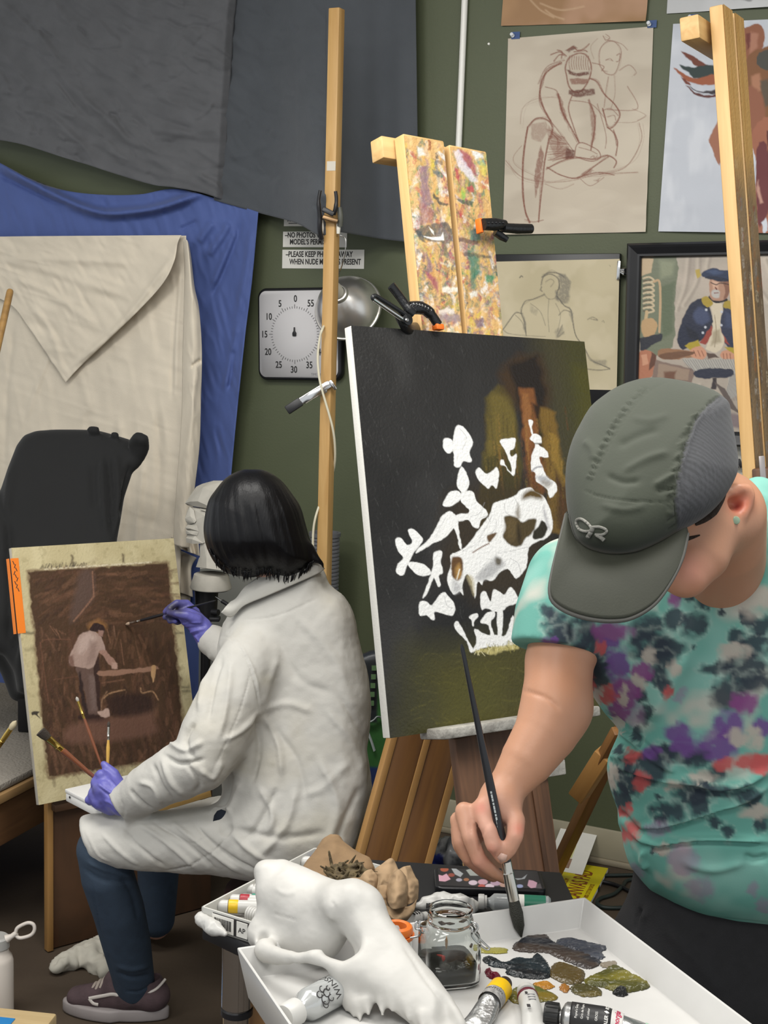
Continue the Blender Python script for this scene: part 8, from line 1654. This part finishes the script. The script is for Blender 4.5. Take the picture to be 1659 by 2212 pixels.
# ----- small jar with orange ring lid
oc = FL(857, 2008, ZF+.036); ob = A([oc[0], oc[1], ZF]); oj = thing('small_jar', ob, 'small glass jar with an orange ring lid between skull and clip-top jar', 'jar')
M_gl = glass('jar_glass', '#f3f6f4'); M_orp = mat('lid_orange', '#d9712a', .4)
lathe('lid', [(.0125, .030), (.0125, .041), (.0150, .043), (.019, .041), (.0205, .038), (.0205, .033), (.019, .031)], ob, [0, 0, 1], M_orp, oj, 36, cap=False)
lathe('lid_rim', [(.0150, .026), (.0215, .026), (.0225, .028), (.0225, .031), (.0150, .031)], ob, [0, 0, 1], M_orp, oj, 36, cap=False)
lathe('glass', [(0, .001), (.018, .001), (.020, .004), (.020, .024), (.018, .028), (.016, .028), (.018, .022), (.018, .005), (0, .004)], ob, [0, 0, 1], M_gl, oj, 32)
# ----- clip-top jar with dirty solvent
jb = FL(968, 2116, ZF); kj = 1.0
jr = thing('glass_jar', jb+A([0, 0, .001]), 'open clip-top glass jar with dark dirty solvent on the white tray', 'jar')
def sq_lathe(prof, n=48, p=5.):
    V = []; F = []
    for r, z, q in prof:
        for k in range(n):
            t = 2*math.pi*k/n+.4; c, s_ = math.cos(t), math.sin(t); e = 2+(p-2)*q; rr = r/((abs(c)**e+abs(s_)**e)**(1/e)); V.append((rr*c, rr*s_, z))
    N = len(prof)
    for i in range(N-1):
        for k in range(n): F.append((i*n+k, i*n+(k+1) % n, (i+1)*n+(k+1) % n, (i+1)*n+k))
    F.append(tuple(range(n))[::-1]); F.append(tuple((N-1)*n+k for k in range(n))); me = pymesh(V, F); bm = bmesh.new(); bm.from_mesh(me); bmesh.ops.recalc_face_normals(bm, faces=bm.faces); bm.to_mesh(me); bm.free(); return me
Mj = Matrix.Translation(Vector(jb+A([0, 0, .0012]))) @ Matrix.Rotation(.25, 4, 'Z')
flat(link('glass', sq_lathe([(.026, 0, 1), (.0315, .002, 1), (.0340, .007, 1), (.0340, .054, 1), (.0325, .062, .8), (.028, .068, .3), (.0262, .071, 0), (.0262, .074, 0), (.0278, .076, 0), (.0278, .078, 0), (.0262, .080, 0), (.0262, .088, 0), (.0270, .090, 0), (.0250, .091, 0), (.0242, .088, 0), (.0242, .072, 0), (.026, .068, .3), (.0302, .061, .8), (.0315, .054, 1), (.0315, .009, 1), (.029, .0055, 1), (.024, .005, 1)]), M_gl, jr, Mj), 60)
link('solvent', sq_lathe([(.0240, .0055, 1), (.0290, .006, 1), (.0313, .0095, 1), (.0313, .026, 1), (.02, .0262, 1)]), mat('solvent_dark', '#15140f', .12, trans=.15, ior=1.33), jr, Mj)
M_res = mat('residue_brown', '#4a3524', .7)
for a0, z, w, h, m in ((-2.3, .080, .4, .006, M_res), (-1.9, .081, .5, .004, M_res), (-1.2, .083, .5, .005, M_res), (-1.5, .071, 1.5, .0018, mat('residue_ochre', '#9a7650', .7)), (-2.0, .060, .10, .018, MATS['residue_ochre']), (-2.2, .043, .35, .003, mat('residue_red', '#b03a30', .6)), (-2.1, .040, .14, .008, MATS['residue_red']), (-.9, .052, .22, .006, M_res), (-2.0, .030, .5, .010, mat('residue_grey', '#3f3c36', .8)), (-1.6, .033, .6, .012, MATS['residue_grey'])):
    r = .0243 if z > .066 else .0312; pts = [(a0-w/2+w*i/8) for i in range(9)]; V = [(r*math.cos(t)*.985, r*math.sin(t)*.985, z+sg*h/2*(1-abs(i-4)/5.5)) for i, t in enumerate(pts) for sg in (-1, 1)]
    if z <= .066: V = [(x*1.02, y*1.02, zz) for x, y, zz in V]
    o = link('residue', pymesh(V, [(2*i, 2*i+2, 2*i+3, 2*i+1) for i in range(8)]), m, jr, Mj); solidify(o, .0004)
jp = lambda x, y, d=0.: P(*cU(x, y), pixv(jb)[2]-.012+d)
for pts in ([(560, 800, -.01), (590, 812, -.012), (606, 845, -.012), (585, 880, -.012), (600, 905, -.012), (640, 945, -.014), (690, 992, -.014)], [(548, 830, -.01), (566, 850, -.014), (560, 900, -.014), (600, 950, -.014), (668, 1000, -.014), (690, 992, -.014)], [(545, 850, 0), (575, 815, -.004), (600, 850, -.008), (560, 880, -.004)], [(232, 835, 0), (200, 830, -.004), (165, 800, -.006), (160, 850, -.008), (195, 855, -.008), (185, 900, -.006), (120, 915, -.004)], [(230, 860, 0), (210, 880, -.004), (180, 850, -.008), (190, 790, -.006)]):
    tube('wire_bail', catmull([jp(*p) for p in pts], 5), .0012, M_steel, jr, 8)
o = text('lettering', 'KILNER', jp(395, 1175, -.026), unit(RT+UP*.45), UP-RT*.45, .0085, glass('glass_raised', '#e5ebe8', .15), jr, ex=.0006)
# ----- phone in a stickered case
q = [FL(*cU(*p), ZT+.013) for p in ((262, 402), (1105, 432), (1128, 566), (246, 545))]
cc = sum(q)/4; exq = unit((q[1]-q[0])+(q[2]-q[3])); eyq = A([exq[1], -exq[0], 0]); Lq = .160; Wq = .078
phn = thing('phone', cc-A([0, 0, .0125]), 'phone in a black case covered with small pale stickers on the table', 'phone')
Mq = frame(cc-A([0, 0, .0125]), exq, -eyq)
link('case', prism_mesh(rrect(Lq, Wq, .012), .0115, .0025, 3), mat('case_black', '#131316', .35), phn, Mq)
cv = Canvas(cc-exq*(Lq/2-.006)-eyq*(Wq/2-.006)-A([0, 0, .0006]), exq, eyq, Lq-.012, Wq-.012, .0008)
cv.base('#1d1a1d'); ps = lambda c, *p: cv.fill([cU(*z) for z in p], c, 1.2)
def dot(x, y, r, c, e=.55): cv.fill([cU(x+r*math.cos(t), y+r*e*math.sin(t)) for t in np.linspace(0, 6.28, 15)[:-1]], c, 1.2)
for x, y, r, c in ((365, 425, 30, '#8a4632'), (415, 465, 24, '#7a3b30'), (470, 500, 22, '#8d8a96'), (522, 498, 20, '#8a5a3c'), (570, 520, 32, '#b9a8b4'), (640, 515, 36, '#b08a96'), (690, 545, 32, '#c4b3bd'), (632, 545, 26, '#a14a40'), (680, 475, 34, '#b88a5c'), (735, 520, 40, '#a78a9c'), (790, 535, 30, '#a9877a'), (905, 545, 24, '#8a93b4'), (1060, 552, 48, '#4a4549')): dot(x, y, r, c)
ps('#b58a98', (300, 505), (320, 462), (350, 470), (380, 455), (410, 495), (370, 512)); ps('#8e9092', (410, 410), (450, 420), (500, 455), (480, 480), (440, 460)); ps('#8a8d88', (520, 430), (580, 410), (660, 415), (700, 440), (620, 470), (550, 470)); ps('#8e9296', (870, 490), (920, 488), (958, 460), (940, 492), (890, 500)); ps('#b78fa0', (960, 540), (970, 500), (1000, 505), (1030, 520), (1020, 555), (985, 560)); ps('#a86a6a', (400, 545), (520, 548), (520, 556), (400, 553)); ps('#c9a07c', (650, 470), (700, 460), (710, 490), (670, 495))
me = cv.mesh(); link('sticker_face', me, mat('sticker', None, .3, attr='Col'), phn, recenter(me, cc))
# ----- tubes
def tubeof(name, label, a, b, r, cols, capr, capl, capm, cat='paint tube', flat_end=True, crum=0., bm_=None):
    """a: cap end, b: crimped end; cols: list of (t0, t1, material)"""
    a = np.asarray(a); b = np.asarray(b); d = unit(b-a); L = np.linalg.norm(b-a); t = thing(name, (a+b)/2-A([0, 0, r]), label, cat)
    lathe('cap', [(0, 0), (capr*.92, 0), (capr, capl*.12), (capr, capl*.9), (capr*.6, capl), (0, capl)], a, d, capm, t, 24)
    upx = unit(A([0, 0, 1.])-d*d[2]); sdx = np.cross(d, upx); n = 28
    def ringp(f):
        k = np.clip((f-.35)/.65, 0, 1) if flat_end else 0; ru = r*(1-.86*k); rs_ = r*(1+.42*k); drop = (r-ru)*.95
        o = a+d*(capl+.004+(L-capl-.004)*f)-upx*drop
        return [o+upx*ru*math.cos(2*math.pi*i/n)+sdx*rs_*math.sin(2*math.pi*i/n) for i in range(n)]
    lathe('shoulder', [(capr*.55, 0), (capr*.55, .002), (r*.9, .0055), (r, .0075), (r, .009), (0, .009)], a+d*(capl-.001), d, M_alt, t, 24)
    for t0, t1, m in cols:
        st = np.linspace(max(t0, .0), t1, 12); V = []; F = []
        for f in st: V += ringp(max(f, .02))
        for i in range(11):
            for k in range(n): F.append((i*n+k, i*n+(k+1) % n, (i+1)*n+(k+1) % n, (i+1)*n+k))
        F.append(tuple(range(n))[::-1]); F.append(tuple(11*n+k for k in range(n)))
        V = np.array(V)
        if crum: V = V+(upx*((fbm(V, 110., 5)-.5)*crum*1.6)[:, None]+sdx*((fbm(V, 90., 8)-.5)*crum)[:, None])
        me = pymesh(V, F); bm = bmesh.new(); bm.from_mesh(me); bmesh.ops.recalc_face_normals(bm, faces=bm.faces); bm.to_mesh(me); bm.free()
        flat(link('body' if m is cols[0][2] else 'band', me, m, t, recenter(me, V[0])), 60)
    return t, d, upx, sdx
M_alt = mat('tube_aluminium', '#a9a9a8', .28, metal=.85, bump=.35, bscale=90); M_capk = mat('cap_black', '#141414', .4); M_yb = mat('band_yellow_bright', '#d9ae06', .4); M_mar = mat('band_maroon', '#541023', .4)
t, d, u, sd_ = tubeof('paint_tube', 'silver paint tube with yellow band and dark cap lying in the tray', FL(*cU(805, 1235), ZF+.013), FL(*cU(560, 1540), ZF+.013), .0125, [(0, 1., M_alt), (0.0, .01, M_alt)], .0085, .011, mat('cap_umber', '#2a1c14', .4), crum=.004)
a_ = FL(*cU(805, 1235), ZF+.013); bq = FL(*cU(560, 1540), ZF+.013); Lq_ = np.linalg.norm(bq-a_)
lathe('colour_band', [(.0136, 0), (.0142, .001), (.0142, .020), (.0138, .022)], a_+d*.017, d, M_yb, t, 28)
lathe('label', [(.0140, 0), (.0140, .018)], a_+d*.040, d, mat('label_silver', '#8f8d8a', .5, var=.4, vscale=200), t, 28, cap=False)
svt = sd_ if sd_@FW < 0 else -sd_; ctext('lettering', 'WINTON', a_, d, u, -svt if np.cross(svt, d)@u < 0 else svt, .0143, .0060, .048, .012, M_ink, t)
t, d, u, sd_ = tubeof('paint_tube', 'white paint tube with maroon band standing out below the ochre paint', FL(*cU(948, 1290), ZF+.012), FL(*cU(1040, 1620), ZF+.012), .0120, [(0, 1., M_tubw)], .0110, .010, M_tubw, crum=.002)
a_ = FL(*cU(948, 1290), ZF+.012); lathe('colour_band', [(.0122, 0), (.0124, .0005), (.0124, .005), (.0122, .0055)], a_+d*.016, d, M_mar, t, 28)
box('mark', a_+d*.030+u*.0121+sd_*.004, d, sd_, (.004, .003, .0006), M_ink, t, 0); box('mark', a_+d*.060+u*.0112+sd_*.005, d, sd_, (.006, .004, .0006), M_ink, t, 0)
for i in range(3): box('lettering', a_+d*(.034+.006*i)+u*.0121-sd_*.001, sd_, d, (.009, .0015, .0004), mat('text_grey', '#77777a', .6), t, 0)
M_lbk = mat('label_black', '#1c1b1c', .45, var=.3, vscale=40)
aG = FL(1176, 2190, ZF+.017); bG = FL(1478, 2235, ZF+.017)
t, d, u, sd_ = tubeof('paint_tube', 'fat silver oil tube with black label and black ribbed cap in the tray', aG, bG, .0165, [(0, 1., M_alt)], .0135, .018, M_capk, crum=.003)
LG = np.linalg.norm(bG-aG)
def onG(f, s_, lift=.0003):
    k = np.clip((f-.35)/.65, 0, 1); ru = .0165*(1-.86*k); rs_ = .0165*(1+.42*k); th = s_/rs_; dr = (.0165-ru)*.95
    return aG+d*(.022+(LG-.022)*f)+u*((ru+lift+.0008)*math.cos(th)-dr)+sd_*(rs_+lift)*math.sin(th)
tow = 1 if sd_@FW < 0 else -1
def patch(name, f0, f1, s0, s1, m, lift=.0004):
    V = []; F = []; nf, ns = 10, 14
    for i in range(nf+1):
        for j in range(ns+1): V.append(onG(f0+(f1-f0)*i/nf, tow*(s0+(s1-s0)*j/ns), lift))
    for i in range(nf):
        for j in range(ns): F.append((i*(ns+1)+j, i*(ns+1)+j+1, (i+1)*(ns+1)+j+1, (i+1)*(ns+1)+j))
    me = pymesh(V, F); o = link(name, me, m, t, recenter(me, V[0])); solidify(o, .0003); return o
patch('label', .06, .40, -.012, .026, M_lbk); patch('label', .40, .50, -.012, .026, mat('label_pale', '#b9b7b3', .5), .0005); patch('label', .68, .80, -.010, .004, mat('label_mint', '#8fb39a', .5), .0005)
M_rt = mat('text_crimson', '#a82045', .5); M_wt = mat('text_white', '#d6d4cf', .5)
og = lambda y, x: onG(y/(LG-.022), tow*x, .0009)
ctext('lettering', 'Georgian', None, d, u, None, og, .0088, .47*(LG-.022), .024, M_rt, t, .95, .0002); ctext('lettering', 'DALER \u2666 ROWNEY', None, d, u, None, og, .0056, .375*(LG-.022), .024, M_wt, t, .8, .0001)
for f, w in ((.12, "Payne's Gray"), (.17, 'Gris de Payne'), (.22, 'oil colour'), (.29, 'GROSS')): ctext('lettering', w, None, d, u, None, og, .0040, f*(LG-.022), .018, M_wt, t, .8)
for i in range(14): box('cap_rib', aG+d*.009+(u*math.cos(i*.449)+sd_*math.sin(i*.449))*.0135, d, None, (.014, .0015, .0018), M_capk, t, .0004)
# white crushed tube, clear bottle and small tube behind the tray
s = S(); s.chain([FL(908, 1955, ZT+.010), FL(945, 1948, ZT+.012), FL(985, 1952, ZT+.011), FL(1018, 1958, ZT+.006)], [.006, .0120, .0125, .0085], .012); s.chain([FL(1004, 1948, ZT+.018), FL(1014, 1968, ZT+.004)], [.005, .004], .012)
wt = solid('paint_tube', s, .0018, M_tubw, None, post=lambda V, Q: V+normals(V, Q)*((1-np.abs(2*fbm(V, 70., 3, 2)-1)*2)*.0035)[:, None], smooth=0, label='crushed white paint tube with a barcode lying in front of the phone', cat='paint tube')
wV = verts(wt); bars = []; 
for i in range(16):
    x = 922+i*1.9; q = lay(wV, [(x, 1951), (x-.5, 1962)], .0008, 2.5); bars.append(tube_mesh(q, .00035+.0003*(i % 3 == 0), 6))
me = join(bars); link('barcode', me, M_ink, wt, recenter(me, wV.mean(0)), smooth=False)
a_ = FL(1036, 1948, ZT+.013); b_ = FL(1196, 1956, ZT+.013); d = unit(b_-a_); bo = thing('clear_bottle', (a_+b_)/2-A([0, 0, .013]), 'clear bottle with white cap and green label lying behind the tray', 'bottle')
lathe('cap', [(0, -.002), (.0105, -.002), (.011, 0), (.011, .006), (.0095, .007), (.0095, .010), (0, .010)], a_, d, M_tubw, bo, 28); lathe('body', [(.006, .010), (.007, .014), (.0125, .020), (.0128, .024), (.0128, .096), (.010, .099), (0, .1)], a_, d, mat('bottle_clear', '#c4c8c8', .12, trans=.5, coat=.3), bo, 32)
lathe('label', [(.0130, .042), (.0130, .062)], a_, d, M_paper, bo, 32, cap=False); lathe('label', [(.0130, .062), (.0130, .092)], a_, d, mat('label_green', '#1f6a52', .4), bo, 32, cap=False)
a_ = FL(922, 1978, ZT+.010); b_ = FL(872, 1990, ZT+.010); t, d, u, sd_ = tubeof('paint_tube', 'small white labelled tube squeezed between crumpled paper and glass jar', a_, b_, .009, [(0, 1., M_tubw)], .006, .008, M_tubw)
for i in range(3): box('lettering', (a_+b_)/2+u*.0085+d*(.004*i-.004), sd_, d, (.010, .0016, .0012), M_ink, t, 0)
box('black_strip', FL(955, 1968, ZT+.004), FL(1030, 1962, ZT)-FL(885, 1966, ZT), [0, 0, 1], (.085, .006, .016), M_capk, None, .002, label='flat black strip lying under the crushed white tube', cat='strip')  # plain black strip added for the dark band of table surface here
# ================================================================= things on the floor
s = S(); rg = [FL(x, y, .02) for x, y in ((128, 2086), (160, 2070), (195, 2062), (225, 2050))]
s.chain(rg, [.016, .024, .034, .034], .02, (A([0, 0, 1.]), .75)); s.chain([FL(205, 2078, .015), FL(228, 2096, .012)], [.022, .016], .02)
solid('white_rag', s, .004, mat('rag_white', '#b5b1a5', .9, var=.08, vscale=30), None, post=lambda V, Q: V+normals(V, Q)*((1-np.abs(2*fbm(V, 30., 3, 2)-1)*2)*.010)[:, None], smooth=0, label='crumpled white rag lying on the floor against the brown bench panel', cat='rag')
wbp = FL(-6, 2196, 0); wbt = thing('water_bottle', wbp, 'white metal water bottle with loop lid standing on the floor at the platform side', 'bottle')
M_wbt = mat('bottle_enamel', '#c3bbb2', .4)
lathe('body', [(0, 0), (.034, 0), (.037, .004), (.037, .135), (.034, .146), (.027, .156), (.026, .168), (0, .168)], wbp, [0, 0, 1], M_wbt, wbt, 40); lathe('lid', [(0, .168), (.029, .168), (.029, .190), (.024, .194), (0, .194)], wbp, [0, 0, 1], mat('lid_clear', '#b9b8b4', .3, trans=.3), wbt, 32)
dW = pixv(wbp)[2]-.03; lw = lambda x, y: P(x*ck, 1650+y*ck, dW); tube('loop_handle', catmull([lw(95, 1000), lw(110, 975), lw(165, 950), lw(200, 960), lw(205, 995), lw(180, 1025), lw(120, 1040), lw(95, 1022)], 5, True), .0042, M_wbt, wbt, 12, closed=True); tube('loop_stem', [lw(40, 1045), lw(70, 1030), lw(100, 1008)], [.010, .006, .006], M_wbt, wbt, 12)
zb = .10; b1 = FL(124, 2188, zb); b0 = FL(-160, 2158, zb); bxv = unit(b1-b0); byv = A([bxv[1], -bxv[0], 0]); byv = byv if byv[1] < 0 else -byv
wb = thing('wooden_box', A([*((b0+b1)/2+byv*.11)[:2], 0]), 'low pale wooden box on the floor with a blue sheet on top beside the sneaker', 'box')
M_bx = wood('box_pine', '#b39a70', '#c4ad82', .55, kn=.3); L = np.linalg.norm(b1-b0)
box('body', (b0+b1)/2+byv*.11-A([0, 0, zb/2]), bxv, byv, (L, .22, zb), M_bx, wb, .006)
box('blue_sheet', (b0+b1)/2+byv*.13+A([0, 0, .0012])-bxv*.055, bxv, byv, (L*.86, .17, .002), mat('sheet_blue', '#2a7fc0', .5), wb, .0005)
brush('paint_brush', 'pale-tipped brush with gold ferrule leaning over the grey carpeted platform', P(35, 1557, 3.36), FL(-75, 1716, .43), .026, .058, .0068, .0064, mat('bristle_cream', '#b5a98c', .7), M_brass, M_cop)
# canvas pad, sheet and cable near the skirting
q = [FL(*p, .012) for p in ((1222, 1852), (1311, 1866), (1282, 1953), (1188, 1938))]; cc = sum(q)/4; ex = unit((q[1]-q[0])+(q[2]-q[3])); ey = (q[3]-q[0])+(q[2]-q[1]); hh_ = np.linalg.norm(ey)/2; ey = unit(ey-ex*(ey@ex)); ww = np.linalg.norm((q[1]-q[0])+(q[2]-q[3]))/2
cp_ = thing('canvas_pad', cc-A([0, 0, .012]), 'bright yellow canvas pad lying on the floor by the baseboard', 'pad')
cc = cc-WX*.0+ey*.02
box('pages', cc-A([0, 0, .0065]), ex, ey, (ww, hh_-.03, .010), M_paper, cp_, .001); box('cover', cc, ex, ey, (ww, hh_-.03, .002), mat('pad_yellow', '#cdbf0c', .5), cp_, .0005)
M_brn = mat('text_brown', '#7d3d12', .6)
text('lettering', 'CANVAS PAD', cc+ex*ww*.22+ey*hh_*.42+A([0, 0, .0014]), -ey, -ex, .066, M_brn, cp_, sx=.56, bold=.001)
text('lettering', 'ARTIST QUALITY / ARTISTS.COM', cc-ex*ww*.22+ey*hh_*.42+A([0, 0, .0014]), -ey, -ex, .018, M_brn, cp_, sx=.55); text('lettering', '100% COTTON DUCK', cc+ex*ww*.40+ey*hh_*.34+A([0, 0, .0014]), -ey, -ex, .018, M_brn, cp_, sx=.6)
pl_ = [W(1208, 1790, .012), W(1252, 1797, .012), FL(1262, 1888, .016), FL(1216, 1880, .016)]; c_s = sum(pl_)/4; ex = unit((pl_[1]-pl_[0])+(pl_[2]-pl_[3])); ey = (pl_[3]-pl_[0])+(pl_[2]-pl_[1]); h_s = np.linalg.norm(ey)/2; w_s = np.linalg.norm((pl_[1]-pl_[0])+(pl_[2]-pl_[3]))/2; ey = unit(ey-ex*(ey@ex))
ls = thing('loose_sheet', c_s+ey*h_s/2, 'white printed sheet leaning on the baseboard above the yellow pad', 'paper')
box('sheet', c_s, ex, ey, (w_s+.05, h_s, .002), M_paper, ls, 0); nn = np.cross(ex, ey); nn = nn if nn@(CAM-c_s) > 0 else -nn
box('print', c_s+nn*.0014+ey*h_s*.30-ex*.012, ex, ey, (w_s*.75, h_s*.22, .0006), mat('print_brown', '#8a6f5c', .6, var=.3, vscale=60), ls, 0); box('print', c_s+nn*.0014+ey*h_s*.02+ex*.004, ey, ex, (h_s*.3, w_s*.16, .0006), mat('print_yellow', '#c9c78a', .6), ls, 0)
M_cab = mat('cable_green', '#1d2724', .5); fl2 = lambda x, y, z=.007: FL(1180+x*.235, 1480+y*.235, z)
tube('extension_cable', catmull([fl2(1000, 1740), fl2(770, 1745), fl2(640, 1748), fl2(530, 1752), fl2(490, 1790), fl2(470, 1880)], 6), .0055, M_cab, None, 10, label='dark green cable running straight along the floor from the yellow pad', cat='cable')
tube('extension_cable', catmull([fl2(1000, 1770), fl2(760, 1790), fl2(700, 1850), fl2(620, 1920), fl2(500, 1960), fl2(465, 2000), fl2(520, 2040), fl2(640, 2048), fl2(780, 2040), fl2(1000, 2060)], 6), .0055, M_cab, None, 10, label='dark green cable looping on the floor beside the yellow pad', cat='cable')
tube('extension_cable', catmull([fl2(520, 1808, .008), fl2(600, 1825), fl2(700, 1860), fl2(780, 1900), fl2(1000, 1990)], 6), .0060, M_blk, None, 10, label='short black cable with a red end on the floor by the pad', cat='cable')
s = S(); s.chain([FL(945, 1885, .04), FL(975, 1872, .06), FL(1010, 1880, .05)], [.05, .065, .05], .04); s.chain([FL(950, 1850, .10), FL(985, 1845, .12)], [.03, .04], .03)
def bagc(V, N):
    p = pixv(V); c = np.tile(lin('#8b8c8d'), (len(V), 1)); g = np.clip((fbm(V, 40., 3)-.45)*5, 0, 1)[:, None]; c = c*(1-g)+lin('#4e5054')*g; b = (p[:, 0] < 958) & (p[:, 1] > 1845); c[b] = lin('#2c3a86'); return c
solid('plastic_bag', s, .006, mat('bag_plastic', None, .25, attr='Col'), None, post=lambda V, Q: V+normals(V, Q)*((1-np.abs(2*fbm(V, 26., 3, 2)-1)*2)*.018)[:, None], smooth=0, colf=bagc, label='crumpled grey and blue plastic bag on the floor behind the easel boards', cat='bag')
